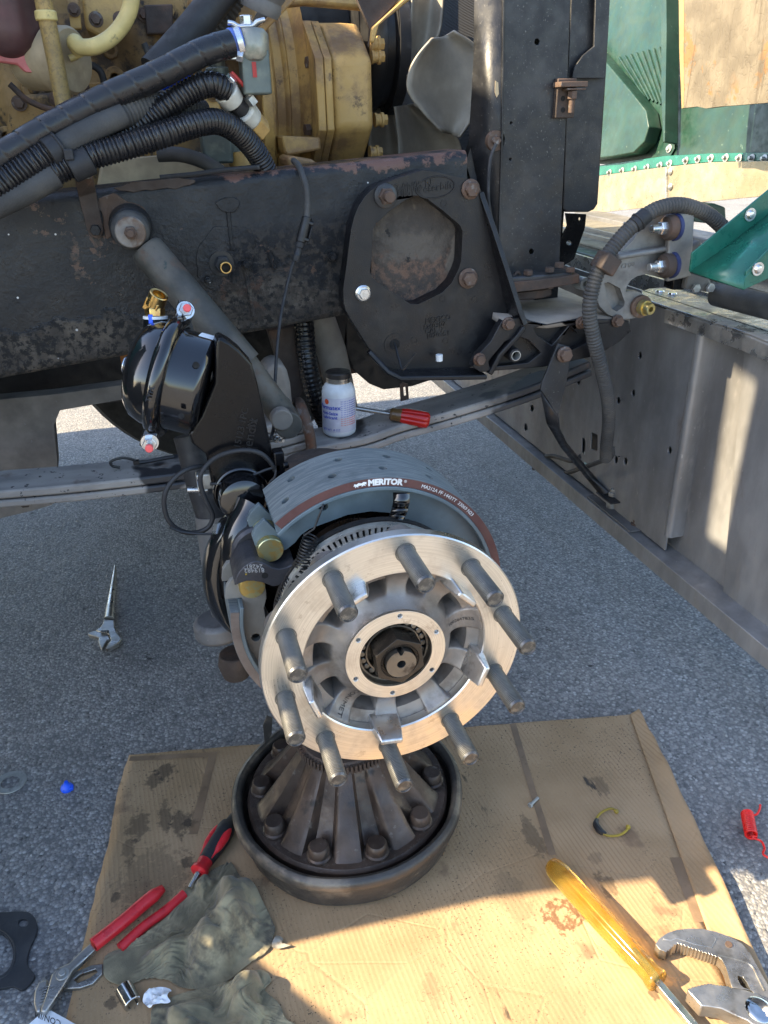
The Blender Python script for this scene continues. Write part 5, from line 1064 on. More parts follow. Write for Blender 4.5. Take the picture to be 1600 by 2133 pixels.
# thin wire down the post
g = MB(); P = catmull([px(x, y, Y=Y) for x, y, Y in [(1033, 300, 1.345), (1022, 330, 1.34), (1018, 370, 1.335), (1018, 420, 1.33), (1028, 480, 1.33), (1036, 540, 1.33), (1046, 575, 1.33)]], 5); g.tube(P, .003, 8); tag(g.build('post_wire', 'rubber_black'), 'thin grey wire running down beside the radiator post', 'cable')
g = MB(); q = px(1052, 576, Y=1.33); g.tube(catmull([q, q + V((.012, 0, -.004)), q + V((.024, 0, .006)), q + V((.03, 0, .0))], 4), .003, 8); tag(g.build('wire_hook', 'rust_dark'), 'small bent wire hook at the foot of the post', 'hook')

# ================================================================== hoses over the rail
def loom(r, pitch=.0058, amp=.13): return lambda L, a, rr: rr * (1 + amp * (abs(math.sin(PI * L / pitch)) - .6))
def hose(name, label, pts, r, m, Y=1.29, rf=None, step=None, n=20, k=8, extra=None):
    P = catmull([px(q[0], q[1], Y=q[2] if len(q) > 2 else Y) for q in pts], k)
    if step: P = resample(P, step)
    g = MB(); g.tube(P, r, n, rf=rf); o = g.build(name, m, smooth=70 if not rf else 60); return tag(o, label, 'hose', None), P
def wrap(L, a, r):
    t = (L / .034 - a / (2 * PI)) % 1; return r * (.925 if t < .07 else 1 - .03 * t)
hose('wrapped_hose', 'thick glossy black spiral wrapped hose reaching the upper valve', [(-60, 365, 1.26), (0, 328, 1.265), (110, 262, 1.28), (220, 205, 1.29), (330, 155, 1.3), (420, 110, 1.31), (482, 90, 1.32)], .0188, 'hose_gloss', rf=wrap, step=.002, n=48)
hose('corrugated_hose', 'corrugated black hose at the left edge below the wrapped hose', [(-60, 420, 1.25), (0, 384, 1.255), (60, 345, 1.262), (116, 310, 1.27)], .0195, 'loom_gloss', rf=loom(1), step=.0009)
hose('sleeve_hose', 'smooth dark grey rubber sleeve joined to the corrugated hose', [(108, 316, 1.268), (150, 292, 1.272), (205, 262, 1.28), (256, 238, 1.29)], .0172, 'rubber_dusty')
hose('corrugated_hose', 'dull corrugated hose coming out of the grey rubber sleeve', [(248, 243, 1.295), (280, 228, 1.305), (320, 218, 1.32), (370, 222, 1.35), (420, 235, 1.38)], .0185, 'rubber_dusty', rf=loom(1), step=.0009)
hose('corrugated_hose', 'corrugated black hose curving to the valve with red handle', [(230, 290, 1.31), (290, 258, 1.31), (345, 222, 1.31), (400, 188, 1.315), (440, 175, 1.32), (472, 187, 1.33)], .017, 'loom_gloss', rf=loom(1), step=.0009)
hose('corrugated_hose', 'corrugated black hose arching over and down behind the rail', [(112, 358, 1.265), (180, 328, 1.268), (260, 305, 1.275), (340, 280, 1.285), (410, 258, 1.3), (455, 254, 1.32), (495, 275, 1.345), (530, 312, 1.37), (556, 358, 1.385), (570, 400, 1.4)], .0175, 'loom_gloss', rf=loom(1), step=.0009)
hose('smooth_hose', 'smooth grey rubber hose at the left edge above the rail', [(-60, 450, 1.25), (0, 422, 1.255), (60, 393, 1.26), (115, 362, 1.266)], .0185, 'rubber_dusty')
hose('grey_hose', 'thin grey hose curving down in front of the cream oil cover', [(330, 322, 1.45), (375, 322, 1.44), (420, 335, 1.43), (450, 352, 1.42), (475, 372, 1.42)], .0115, 'rubber_dusty')
hose('upper_hose', 'thick matte black hose slanting up behind the wrapped hose', [(500, -60, 1.45), (450, 0, 1.45), (400, 62, 1.44), (350, 118, 1.43), (320, 150, 1.42)], .024, 'rubber_black')
hose('upper_ribbed_hose', 'brown dusty ribbed hose beside the slanting upper hose', [(500, -40, 1.52), (470, 20, 1.52), (440, 65, 1.52), (425, 85, 1.52)], .0205, 'rubber_dusty', rf=loom(1, .008, .12), step=.0014)
hose('braided_hose', 'tan braided hose hanging down in the upper left', [(80, -60, 1.43), (92, 10, 1.43), (104, 70, 1.43), (120, 150, 1.43), (135, 230, 1.43)], .0125, 'braid_tan')
g = MB(); a, b = px(94, 22, Y=1.43), px(98, 44, Y=1.43); g.cyl(a, b, .0155, n=18); tag(g.build('hose_ferrule', 'hose_yellow', bevel=.002), 'yellow ferrule collar on the braided hose', 'ferrule')
hose('yellow_hose', 'pale yellow rubber hose hooking from the top to the breather', [(275, -60, 1.42), (274, 0, 1.42), (262, 40, 1.42), (235, 75, 1.42), (200, 96, 1.42), (170, 98, 1.43), (158, 88, 1.44), (156, 92, 1.45), (168, 108, 1.46)], .0115, 'hose_yellow')
hose('copper_line', 'thin tan line from the breather to the yellow hose end', [(145, 122, 1.46), (160, 116, 1.46), (172, 105, 1.46)], .005, 'hose_yellow')
hose('blue_cable', 'thin blue cable under the wrapped hose', [(300, 205, 1.36), (335, 186, 1.36), (370, 168, 1.36), (400, 152, 1.36)], .004, 'plastic_blue')
# clips and collars on the hoses
g = MB(); a, b = px(100, 322, Y=1.262), px(128, 306, Y=1.268); g.cyl(a, b, .0205, n=24); d = (b - a).normalized(); g.cyl(a.lerp(b, .75), a.lerp(b, .95), .0222, n=24); q = a.lerp(b, .85); g.box(q + V((.012, -.02, -.008)), (.012, .008, .014)); tag(g.build('hose_joiner', 'rubber_black', bevel=.0015), 'black taped joiner with a tie on the corrugated hose', 'tape wrap')
g = MB(); a, b = px(145, 352, Y=1.262), px(188, 332, Y=1.266); g.cyl(a, b, .0198, n=24); tag(g.build('clamp_band', 'rubber_black', bevel=.002), 'dark rubber clamp band under the hose strap', 'clamp')
g = MB(); q = px(293, 204, Y=1.33); g.box(q, (.014, .008, .010), frame(V((.8, 0, .5)))); tag(g.build('hose_clip', 'plastic_white', bevel=.002), 'white tie clip between the hoses', 'clip')
# valves
v1 = thing('upper_valve', 'grey nickel ball valve with a wing handle at the hose end', 'valve', px(528, 180, Y=1.33))
YV = 1.335; a, b = px(480, 92, Y=YV), px(505, 86, Y=YV)
g = MB(); g.cyl(a, b, .0205, n=24); g.build('blue_cuff', 'silicone_blue', v1)
g = MB(); g.pipe(px(492, 92, Y=YV), px(503, 89, Y=YV), .0228, .0205, 28); g.build('hose_clamp', 'zinc', v1)
g = MB(); q = px(494, 116, Y=YV - .012); g.hexa(q, (.9, -.3, -.2), .008, .010); g.box(q - V((.012, 0, 0)), (.02, .012, .010)); g.build('clamp_screw', 'zinc', v1, bevel=.001)
g = MB(); c = px(526, 92, Y=YV); g.cyl(px(503, 90, Y=YV), c, .0165, .02, n=20); g.lathe(c - V((0, 0, .022)), (0, 0, 1), [(0, 0), (.02, 0), (.0245, .008), (.0245, .034), (.018, .042), (0, .042)], 10); g.build('body', 'valve_nickel', v1, bevel=.002)
g = MB(); g.box(px(531, 152, Y=YV + .004), (.042, .04, .058)); g.build('lower_block', 'valve_green', v1, bevel=.003)
g = MB(); g.box(px(530, 145, Y=YV - .0165), (.006, .002, .02)); g.build('red_mark', 'paint_red', v1)
g = MB(); g.cyl(px(517, 70, Y=YV), px(517, 56, Y=YV), .0085, n=14); g.build('stem', 'valve_nickel', v1)
g = MB(); P = catmull([px(x, y, Y=YV - .004) for x, y in [(474, 47), (486, 49), (496, 55), (510, 55), (525, 54), (536, 45), (551, 41)]], 4); g.tube(P, .0035, 8, flat=1.8); g.build('wing_handle', 'zinc', v1, smooth=80)
g = MB(); g.hexa(px(514, 52, Y=YV), (0, 0, 1), .0095, .012); g.build('handle_nut', 'zinc', v1)
v2 = thing('lower_valve', 'ball valve with a red lever between the corrugated hoses', 'valve', px(530, 270, Y=1.37))
A = [px(470, 190, Y=1.335), px(487, 214, Y=1.345), px(505, 228, Y=1.355), px(525, 252, Y=1.37), px(545, 274, Y=1.385)]
g = MB(); g.cyl(A[0], A[1], .02, .0175, n=20); g.build('taped_union', 'tape_teflon', v2, bevel=.002)
g = MB(); g.cyl(A[1], A[2], .0145, n=16); g.build('neck', 'rubber_black', v2)
g = MB(); g.cyl(A[2], A[3], .021, .019, n=18); g.build('body', 'tape_teflon', v2, bevel=.004)
g = MB(); g.hexa(A[3], A[4] - A[3], .0185, (A[4] - A[3]).length); g.build('union_nut', 'engine_yellow', v2, bevel=.001)
g = MB(); P = [px(481, 150, Y=1.325), px(517, 188, Y=1.33)]; g.bar(P[0], P[1], .009, .005); g.build('lever', 'paint_red', v2, bevel=.0015)
g = MB(); P = [px(515, 186, Y=1.33), px(520, 196, Y=1.332), px(516, 205, Y=1.34), px(526, 216, Y=1.345)]; g.tube(P, .004, 6); g.box(px(521, 210, Y=1.34), (.022, .01, .012), frame(V((.6, .2, -.8)))); g.build('lever_root', 'zinc_dull', v2)
v3 = thing('pipe_elbow', 'greenish pipe elbow under the end of the wrapped hose', 'pipe fitting', px(455, 170, Y=1.36))
g = MB(); g.cyl(px(450, 118, Y=1.36), px(452, 142, Y=1.36), .0125, n=18); g.cyl(px(452, 140, Y=1.36), px(456, 172, Y=1.36), .0172, n=18); g.build('elbow', 'valve_green', v3, bevel=.002)
g = MB(); g.hexa(px(476, 170, Y=1.325), (.6, -.4, .5), .008, .01); g.build('clamp_screw', 'zinc', v3)
v4 = thing('coolant_manifold', 'dull green pipe blocks below the arching hose', 'pipe fitting', px(470, 330, Y=1.5))
g = MB(); g.box(px(450, 300, Y=1.5), (.05, .05, .06)); g.box(px(492, 300, Y=1.52), (.05, .05, .045)); g.build('blocks', 'valve_green', v4, bevel=.004)
g = MB(); g.cyl(px(500, 315, Y=1.5), px(505, 345, Y=1.5), .022, n=20); g.build('neck', 'engine_yellow', v4)
g = MB(); P = [px(333, 370, Y=1.355), px(400, 364, Y=1.355), px(470, 354, Y=1.355), px(540, 348, Y=1.355)]; g.tube(P, .004, 8); tag(g.build('rail_gasket', 'rubber_black'), 'black rubber strip lying along the top of the rail', 'strip')

# ================================================================== clutter on the block
def epart(nm, m, P, Y, t, bev=.004, holes=()): g = MB(); g.poly([px(x, y, Y=Y) for x, y in P], [[px(x, y, Y=Y) for x, y in h] for h in holes], t, (0, 1, 0)); return g.build(nm, m, en, bevel=bev, seg=3)
epart('side_cover', 'engine_dirty', [(150, 175), (240, 168), (300, 172), (305, 250), (240, 262), (150, 270)], BY - .05, .03, .008)
epart('lifter_cover', 'engine_dirty', [(20, 200), (130, 190), (135, 262), (60, 300), (10, 300)], BY - .048, .03, .01)
epart('pump_body', 'engine_yellow', [(300, 100), (370, 92), (392, 120), (385, 160), (330, 178), (298, 160)], BY - .06, .05, .012)
epart('lug_plate', 'engine_yellow', [(395, 190), (450, 182), (462, 232), (440, 268), (400, 262)], BY - .1, .02, .005)
epart('web_plate', 'engine_yellow', [(530, 300), (548, 292), (560, 345), (530, 350)], 1.56, .05, .004)
epart('cylinder_head', 'engine_dirty', [(280, -40), (470, -40), (470, 60), (430, 74), (330, 82), (280, 78)], BY - .015, .05, .01)
epart('dark_shield', 'rust_dark', [(300, 10), (360, 8), (362, 70), (305, 72)], BY - .03, .01, .003)
for x, y, r in ((172, 185, .009), (235, 182, .009), (290, 184, .009), (172, 250, .009), (235, 246, .009), (290, 240, .009), (40, 215, .009), (118, 206, .009), (120, 250, .009), (45, 280, .009), (318, 112, .009), (370, 112, .008), (330, 165, .008), (410, 200, .009), (445, 196, .009), (420, 252, .009), (300, 30, .008), (355, 25, .008), (420, 40, .009), (450, 20, .009), (200, 40, .008), (250, 40, .008), (154, 20, .007)):
    q = px(x, y, Y=BY - .055 if x < 300 and y > 100 else (BY - .065 if y > 90 and x < 390 else (BY - .105 if y > 90 else BY - .02))); 
    if x in (200, 250, 154): q = px(x, y, Y=1.575)
    g = MB(); g.cyl(q + V((0, .004, 0)), q, r * 1.45, n=16); g.hexa(q, (0, -1, 0), r, .008); g.build('cover_bolt', 'engine_dirty' if x % 2 else 'rust_bolt', en)
for P, r, m in (([(20, 175), (60, 210), (120, 230), (200, 225), (300, 200)], .005, 'rust_dark'), ([(300, 90), (320, 130), (360, 150), (430, 130)], .0055, 'rubber_dusty'), ([(180, 130), (210, 150), (220, 200), (215, 260)], .006, 'dark_metal'), ([(395, 120), (420, 160), (425, 200), (400, 240)], .005, 'rubber_dusty'), ([(440, 60), (410, 100), (415, 140)], .004, 'rust_dark')):
    g = MB(); g.tube(catmull([px(x, y, Y=BY - .085) for x, y in P], 6), r, 8); g.build('pipe_line', m, en, smooth=80)

epart('dark_fill_block', 'dark_metal', [(-160, 700), (320, 690), (420, 700), (420, 800), (300, 812), (0, 846), (-160, 862)], 1.95, .3, .02)  # dark block added to keep the gap below the rail dark
# ================================================================== bumper
BX = 1.02; HX = 1.68
bm_ = thing('front_bumper', 'grey steel front bumper with punched holes, seen from its back', 'bumper', (1.05, 1.6, .2))
def circ(x, y, rx, ry, n=12, **k): return [px(x + rx * math.cos(t), y + ry * math.sin(t), **k) for t in [2 * PI * i / n for i in range(n)]]
y0w = .45; BP = BX - .03
wall = [V((BX, 3.1, .215)), V((BX, y0w, .215)), V((BX, y0w, .735)), V((BX, 3.1, .735))]
g = MB(); g.poly(wall, [], .006, (1, 0, 0)); g.build('back_wall', 'steel_bumper', bm_, bevel=.0008)
g = MB(); g.box((BX + .1, 1.78, .47), (.01, 2.66, .54)); g.build('front_skin', 'steel_mirror_dirty', bm_)
hl = [circ(x, y, 4, 7.5, X=BP) for x, y in [(1333, 740), (1319, 819), (1288, 834), (1108, 850), (1205, 795), (1395, 938), (1283, 957), (1303, 960), (1095, 890)]]
hl += [[px(x, y, X=BP) for x, y in [(1212, 912), (1219, 916), (1218, 948), (1211, 942)]], [px(x, y, X=BP) for x, y in [(1231, 900), (1245, 906), (1244, 940), (1230, 935)]]]
ry = px(1428, 880, X=BP).y
g = MB(); g.poly([V((BP, 3.1, .222)), V((BP, ry, .222)), V((BP, ry, .725)), V((BP, 3.1, .725))], hl, .004, (1, 0, 0)); g.build('inner_panel', 'steel_bumper', bm_, bevel=.0008)
g = MB(); prf = [(BP + .03, -.004), (BP + .002, -.004), (BP - .006, -.001), (BP - .008, .006), (BP - .006, .012), (BP - .001, .014), (BP + .004, .010), (BP + .03, .004)]
vs = [V((x, ry - .010 + y, z)) for z in (.26, .722) for x, y in prf]; m = len(prf); g.add(vs, [(i, (i + 1) % m, m + (i + 1) % m, m + i) for i in range(m)] + [tuple(range(m)), tuple(m + i for i in range(m))]); g.build('panel_rib', 'steel_bumper', bm_, smooth=60)
# bottom ledge with its upturned lip
zl = .215
g = MB(); g.box((BX - .028, (3.1 + y0w) / 2, zl), (.056, 3.1 - y0w, .006)); g.build('bottom_ledge', 'steel_bumper', bm_, bevel=.001)
g = MB(); g.box((BX - .058, (3.1 + y0w) / 2, zl - .016), (.005, 3.1 - y0w, .04)); g.build('ledge_lip', 'steel_bumper', bm_, bevel=.0015)
g = MB(); a, b = px(1345, 1040, Z=zl + .004), px(1390, 1098, Z=zl + .004); g.box((BX - .03, (a.y + b.y) / 2 + .03, zl + .006), (.05, .2, .004)); g.build('doubler_plate', 'steel_grey_dusty', bm_, bevel=.001)
for x, y in ((1325, 1092), (1348, 1106)):
    q = px(x, y, Z=zl + .008); g = MB(); g.cyl(q, q + V((0, 0, .004)), .012, n=18); g.hexa(q + V((0, 0, .004)), (0, 0, 1), .009, .008); g.cyl(q + V((0, 0, .012)), q + V((0, 0, .024)), .0055, n=14, ch=.001); g.build('ledge_bolt', 'rust_bolt', bm_)
# outer box end
g = MB(); g.poly([px(x, y, X=BX - .012) for x, y in [(1553, 700), (1700, 760), (1700, 1460), (1505, 1235)]], [], .01, (1, 0, 0)); g.build('end_plate', 'steel_bumper', bm_, bevel=.0015)
# polished top shelf
g = MB(); zs = .735
T = [(1337, 606), (1352, 601), (1400, 598), (1484, 606), (1700, 668), (1700, 752), (1560, 694), (1394, 640), (1350, 625), (1338, 615)]
g.poly([px(x, y, Z=zs) for x, y in T], [], .004, (0, 0, -1)); g.build('top_shelf', 'steel_mirror_dirty', bm_, bevel=.0012)
P = [px(x, y, Z=zs - .001) for x, y in [(1394, 638), (1560, 692), (1700, 750)]]
vs = []
for p in P: vs += [p, p + V((-.006, 0, -.006)), p + V((-.006, 0, -.032))]
g = MB(); g.add(vs, [(3 * i + k, 3 * i + 3 + k, 3 * i + 4 + k, 3 * i + 1 + k) for i in range(2) for k in range(2)]); g.build('shelf_lip', 'steel_mirror_dirty', bm_, solid=.004, bevel=.001)
for x, y in ((1375, 607), (1401, 612)):
    q = px(x, y, Z=zs + .001); g = MB(); g.lathe(q, (0, 0, 1), [(0, .003), (.008, .003), (.0095, 0), (0, 0)], 18); g.build('shelf_rivet', 'chrome_tool', bm_)
# stay from the hanger down to the ledge
sy = thing('bumper_stay', 'bent black flat stay from the spring hanger to the bumper ledge', 'stay', px(1262, 1035, X=BX - .03))
e0 = V((BX - .035, px(1262, 1040, X=BX - .035).y, zl + .03))
K = [px(1163, 716, Y=1.235), px(1187, 722, Y=1.235), px(1186, 765, Y=1.232), px(1180, 800, Y=1.23), px(1162, 868, Y=1.225), px(1140, 832, Y=1.228), px(1126, 812, Y=1.23), px(1130, 795, Y=1.232)]
g = MB(); g.poly(K, [], .005, (0, 1, 0)); g.build('blade', 'steel_black_dusty', sy, bevel=.001)
L = [(px(1127, 815, Y=1.232), px(1162, 868, Y=1.225)), (px(1140, 880, Y=1.26), px(1166, 895, Y=1.255)), (px(1168, 930, Y=1.33), px(1182, 925, Y=1.33)), (px(1225, 1000, X=BX - .05), px(1238, 992, X=BX - .04)), (px(1252, 1033, X=BX - .05), px(1270, 1026, X=BX - .035))]
g = MB(); vs = [p for ab in L for p in ab]; g.add(vs, [(2 * i, 2 * i + 1, 2 * i + 3, 2 * i + 2) for i in range(len(L) - 1)]); g.build('strut', 'steel_black_dusty', sy, solid=.005)
hbolt(sy, 1175, 738, 1.23, .0115, 'rust_bolt', .0145)
q = px(1276, 1032, X=BX - .03); g = MB(); g.box(q + V((0, 0, -.003)), (.05, .07, .004)); g.build('foot_plate', 'steel_black_dusty', sy, bevel=.001)
g = MB(); g.hexa(q, (0, 0, 1), .0115, .010); g.cyl(q + V((0, 0, .01)), q + V((0, 0, .018)), .007, n=14); g.build('foot_bolt', 'zinc_dull', sy); g = MB(); g.cyl(q + V((0, 0, -.005)), q + V((0, 0, -.04)), .0125, n=18); g.build('spacer', 'zinc_dull', sy)
# inner bracket plate behind the arm, and wiring by the ledge
g = MB(); g.poly([px(x, y, X=BX - .02) for x, y in [(1190, 740), (1305, 675), (1302, 790), (1290, 798), (1250, 795), (1190, 765)]], [], .012, (1, 0, 0)); g.build('gusset', 'paint_black_satin', bm_, bevel=.004)
g = MB(); g.box(px(1225, 953, X=BX - .02), (.018, .016, .03)); tag(cw := g.build('wire_connector', 'connector_white', bevel=.002), 'white and teal wire connector on the bumper ledge', 'connector')
g = MB(); g.box(px(1227, 969, X=BX - .022), (.02, .018, .014)); g.build('lower_half', 'connector_teal', cw, bevel=.002)
for lab, P in (('loose black wires along the bumper ledge by the connector', [(1105, 960), (1140, 965), (1175, 985), (1210, 975), (1240, 965), (1275, 950), (1278, 930)]), ('black cable end drooping over the bumper ledge', [(1112, 978), (1116, 958), (1150, 950), (1190, 960), (1210, 950)])):
    g = MB(); g.tube(catmull([px(x, y, X=BX - .03) for x, y in P], 5), .006, 8); tag(g.build('wiring', 'rubber_dusty', smooth=80), lab, 'cable')
# ================================================================== hood pivot hook
def Z4(p): return [(1180 + a / 3.8095, 380 + b / 3.8095) for a, b in p]
hk = thing('hood_pivot', 'curved cast aluminium hood pivot arm bolted beside the bumper', 'pivot arm', px(1330, 650, Y=1.27))
KY = 1.262
ho = Z4([(905, 232), (898, 500), (885, 770), (850, 772), (815, 765), (700, 740), (630, 728), (560, 745), (510, 780), (480, 825), (470, 868), (520, 862), (580, 870), (640, 910), (662, 960), (662, 1000), (620, 1050), (540, 1078), (430, 1086), (330, 1050), (265, 985), (228, 900), (226, 820), (250, 745), (300, 690), (380, 600), (440, 540), (520, 470), (590, 370), (640, 300), (700, 262), (770, 245), (850, 232)])
pk = Z4([(300, 800), (335, 792), (425, 840), (440, 885), (465, 950), (455, 985), (400, 1025), (365, 1005), (325, 930)])
g = MB(); g.poly([px(x, y, Y=KY) for x, y in ho], [[px(x, y, Y=KY) for x, y in pk]], .022, (0, 1, 0)); g.build('casting', 'aluminium_hook', hk, bevel=.005, seg=4, smooth=60)
g = MB(); g.poly([px(x, y, Y=KY + .02) for x, y in ho], [], .02, (0, 1, 0)); g.build('rear_web', 'aluminium_hook', hk, bevel=.004)
g = MB(); g.bar(px(*Z4([(385, 590)])[0], Y=KY - .006), px(*Z4([(870, 505)])[0], Y=KY - .006), .024, .010, (0, 0, 1)); g.build('rib', 'aluminium_hook', hk, bevel=.004, seg=3)
g = MB(); g.bar(px(*Z4([(905, 240)])[0], Y=KY - .018), px(*Z4([(880, 765)])[0], Y=KY - .018), .012, .05, (1, 0, 0)); g.build('end_flange', 'aluminium_hook', hk, bevel=.003)
for y, dx in ((355, 0), (655, -25)):
    q = px(*Z4([(850 + dx, y)])[0], Y=KY - .02); g = MB(); ax = V((-1, -.12, 0)).normalized()
    g.lathe(q, ax, [(0, 0), (.021, 0), (.0215, .012), (.018, .018), (.011, .019), (0, .019)], 32); g.build('bushing', 'rust_dark', hk)
    g = MB(); g.pipe(q - ax * .004, q + ax * .003, .0232, .0208, 32); g.build('bushing_ring', 'ring_navy', hk)
    g = MB(); g.hexa(q + ax * .019, ax, .0115, .012); g.build('nut', 'zinc', hk)
    g = MB(); g.cyl(q + ax * .03, q + ax * .048, .0068, n=16, ch=.001); g.build('bolt_end', 'zinc', hk)
q = px(*Z4([(590, 985)])[0], Y=KY - .004); g = MB(); g.cyl(q + V((0, .004, 0)), q + V((0, -.004, 0)), .0205, n=28, ch=.001); g.build('washer', 'rust_bolt', hk)
g = MB(); g.lathe(q + V((0, -.004, 0)), (.15, -1, 0), [(0, .004), (.005, .004), (.005, .024), (.0095, .024), (.011, .02), (.011, 0.012), (.0135, .012), (.0135, 0), (0, 0)], 24); g.build('socket_screw', 'zinc_gold', hk)
text('stamp', 'A 17 CM20', 'aluminium_hook', hk, px(*Z4([(440, 668)])[0], Y=KY - .0004), px(1330, 540, Y=KY) - px(1280, 550, Y=KY), (0, 0, 1), .011, .001)
# dark plate and angle behind it
g = MB(); g.poly([px(x, y, Y=1.30) for x, y in [(1417, 438), (1430, 440), (1434, 590), (1425, 604), (1400, 604), (1404, 580), (1415, 560)]], [], .03, (0, 1, 0)); tag(g.build('pivot_plate', 'paint_black_satin', bevel=.002), 'dark vertical plate right of the aluminium pivot arm', 'plate')
g = MB(); g.poly([px(x, y, Y=1.29) for x, y in [(1434, 560), (1440, 510), (1460, 500), (1480, 585), (1500, 612), (1425, 602)]], [], .03, (0, 1, 0)); tag(ga := g.build('angle_bracket', 'steel_grey_dusty', bevel=.004), 'grey steel angle bracket under the green bracket', 'bracket')
for x, y in ((1448, 600), (1478, 599)):
    q = px(x, y, Y=1.285); g = MB(); g.hexa(q, (0, -1, 0), .0085, .007); g.build('bolt', 'zinc_dull', ga)
g = MB(); a, b = px(1490, 612, Z=.765), px(1720, 668, Z=.765); g.cyl(a, b, .0225, n=24, ch=.004); tag(g.build('rubber_bumper_tube', 'rubber_dusty', smooth=60), 'dusty black rubber tube lying on the bumper shelf', 'rubber tube')
# green bracket of the hood
gb = thing('green_bracket', 'bright green painted folded hood bracket with two rivets', 'bracket', px(1520, 590, Y=1.15))
YA = 1.2
g = MB(); g.poly([px(x, y, Y=YA) for x, y in [(1437, 566), (1442, 527), (1620, 380), (1620, 432), (1500, 524)]], [], .004, (0, 1, 0)); g.build('upper_flange', 'paint_green', gb, bevel=.001)
g = MB(); A = [px(1437, 567, Y=YA), px(1500, 525, Y=YA), px(1620, 433, Y=YA)]; B = [px(1549, 603, Y=YA - .09), px(1552, 580, Y=YA - .09), px(1640, 480, Y=YA - .09)]
g.add(A + B, [(0, 1, 4, 3), (1, 2, 5, 4)]); g.build('channel_floor', 'paint_green', gb, solid=.004)
g = MB(); g.poly([px(x, y, Y=YA - .09) for x, y in [(1549, 604), (1555, 566), (1640, 480), (1640, 560), (1620, 572)]], [], .004, (0, 1, 0)); g.build('lower_flange', 'paint_green', gb, bevel=.001)
for x, y, Y in ((1562, 447, YA - .001), (1578, 560, YA - .091)):
    q = px(x, y, Y=Y); g = MB(); g.lathe(q, (0, -1, 0), [(0, .007), (.005, .006), (.008, .002), (.011, .002), (.011, 0), (0, 0)], 20); g.build('rivet', 'zinc', gb)
# corrugated loom over the pivot arm
P = [(1520, 492, 1.25), (1500, 468, 1.25), (1470, 444, 1.245), (1430, 429, 1.24), (1395, 428, 1.238), (1355, 442, 1.236), (1310, 478, 1.234), (1275, 518, 1.232), (1248, 560, 1.23), (1232, 610, 1.228), (1228, 655, 1.228), (1238, 710, 1.23), (1253, 770, 1.24), (1266, 830, 1.27), (1268, 880, 1.3), (1263, 930, 1.34), (1262, 955, 1.36)]
hose('wiring_loom', 'corrugated black wiring loom arching over the aluminium pivot arm', P, .0125, 'rubber_dusty', rf=loom(1, .0062, .16), step=.001, n=16)
g = MB(); a, b = px(1347, 447, Y=1.235), px(1320, 470, Y=1.234); g.cyl(a, b, .0142, n=16); g.cyl(a.lerp(b, .55), a.lerp(b, .7), .016, n=16); tag(g.build('tape_wrap', 'rubber_black', bevel=.001), 'black tape wrap on the upper part of the loom', 'tape wrap')
g = MB(); q = px(1262, 548, Y=1.226); g.box(q, (.038, .032, .03), frame(V((.5, 0, .8)))); tag(g.build('loom_clamp', 'rust_dark', bevel=.003), 'rusty square clamp holding the loom to the pivot arm', 'clamp')

# ================================================================== tilted hood
hd = thing('truck_hood', 'green tilted truck hood seen from inside with riveted seams', 'hood', (HX, 1.8, .8))
def hx(x, y, dx=0): return px(x, y, X=HX + dx)
zbot = px(1400, 355, X=HX).z
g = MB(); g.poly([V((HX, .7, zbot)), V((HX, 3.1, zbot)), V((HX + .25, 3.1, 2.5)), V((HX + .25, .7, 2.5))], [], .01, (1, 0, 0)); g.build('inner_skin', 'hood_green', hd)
hpl = (V((HX, 0, zbot)), V((1, 0, -.25 / (2.5 - zbot))).normalized())
def hp(x, y, d=0): return px(x, y, pl=(hpl[0] - hpl[1] * d, hpl[1]))
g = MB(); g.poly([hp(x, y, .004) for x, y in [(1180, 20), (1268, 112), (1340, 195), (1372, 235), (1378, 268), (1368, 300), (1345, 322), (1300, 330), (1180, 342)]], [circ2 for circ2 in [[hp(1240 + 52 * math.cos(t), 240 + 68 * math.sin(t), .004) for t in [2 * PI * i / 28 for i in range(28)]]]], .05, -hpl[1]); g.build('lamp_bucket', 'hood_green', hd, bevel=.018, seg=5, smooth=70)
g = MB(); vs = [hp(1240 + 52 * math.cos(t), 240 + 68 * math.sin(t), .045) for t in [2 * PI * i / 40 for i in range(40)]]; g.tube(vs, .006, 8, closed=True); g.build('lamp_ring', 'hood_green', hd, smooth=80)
# thin raised lines across the hood skin
for k in range(9):
    a = hp(1290 + 12 * k, 120 - 3 * k, .003); b = hp(1345 + 8 * k, 205 + 3 * k, .003); g = MB(); g.tube([a, b], .004, 8); g.build('rib_line', 'hood_green', hd)
g = MB(); g.poly([hp(x, y, .012) for x, y in [(1404, -60), (1414, -60), (1416, 60), (1412, 300), (1408, 302), (1404, 200)]], [], .05, -hpl[1]); g.build('seam_flange', 'hood_green', hd, bevel=.002)
g = MB(); g.poly([hp(x, y, .004) for x, y in [(1386, -60), (1405, -60), (1407, 310), (1388, 345)]], [], .004, -hpl[1]); g.build('seam_strip', 'hood_green', hd, bevel=.001)
for x, y in ((1394, 5), (1396, 54), (1396, 105), (1396, 157), (1395, 208), (1395, 258), (1395, 310)):
    q = hp(x, y, .008); g = MB(); g.lathe(q, -hpl[1], [(0, .012), (.006, .011), (.009, .005), (.013, .004), (.013, 0), (0, 0)], 14); g.build('rivet', 'zinc_dull', hd)
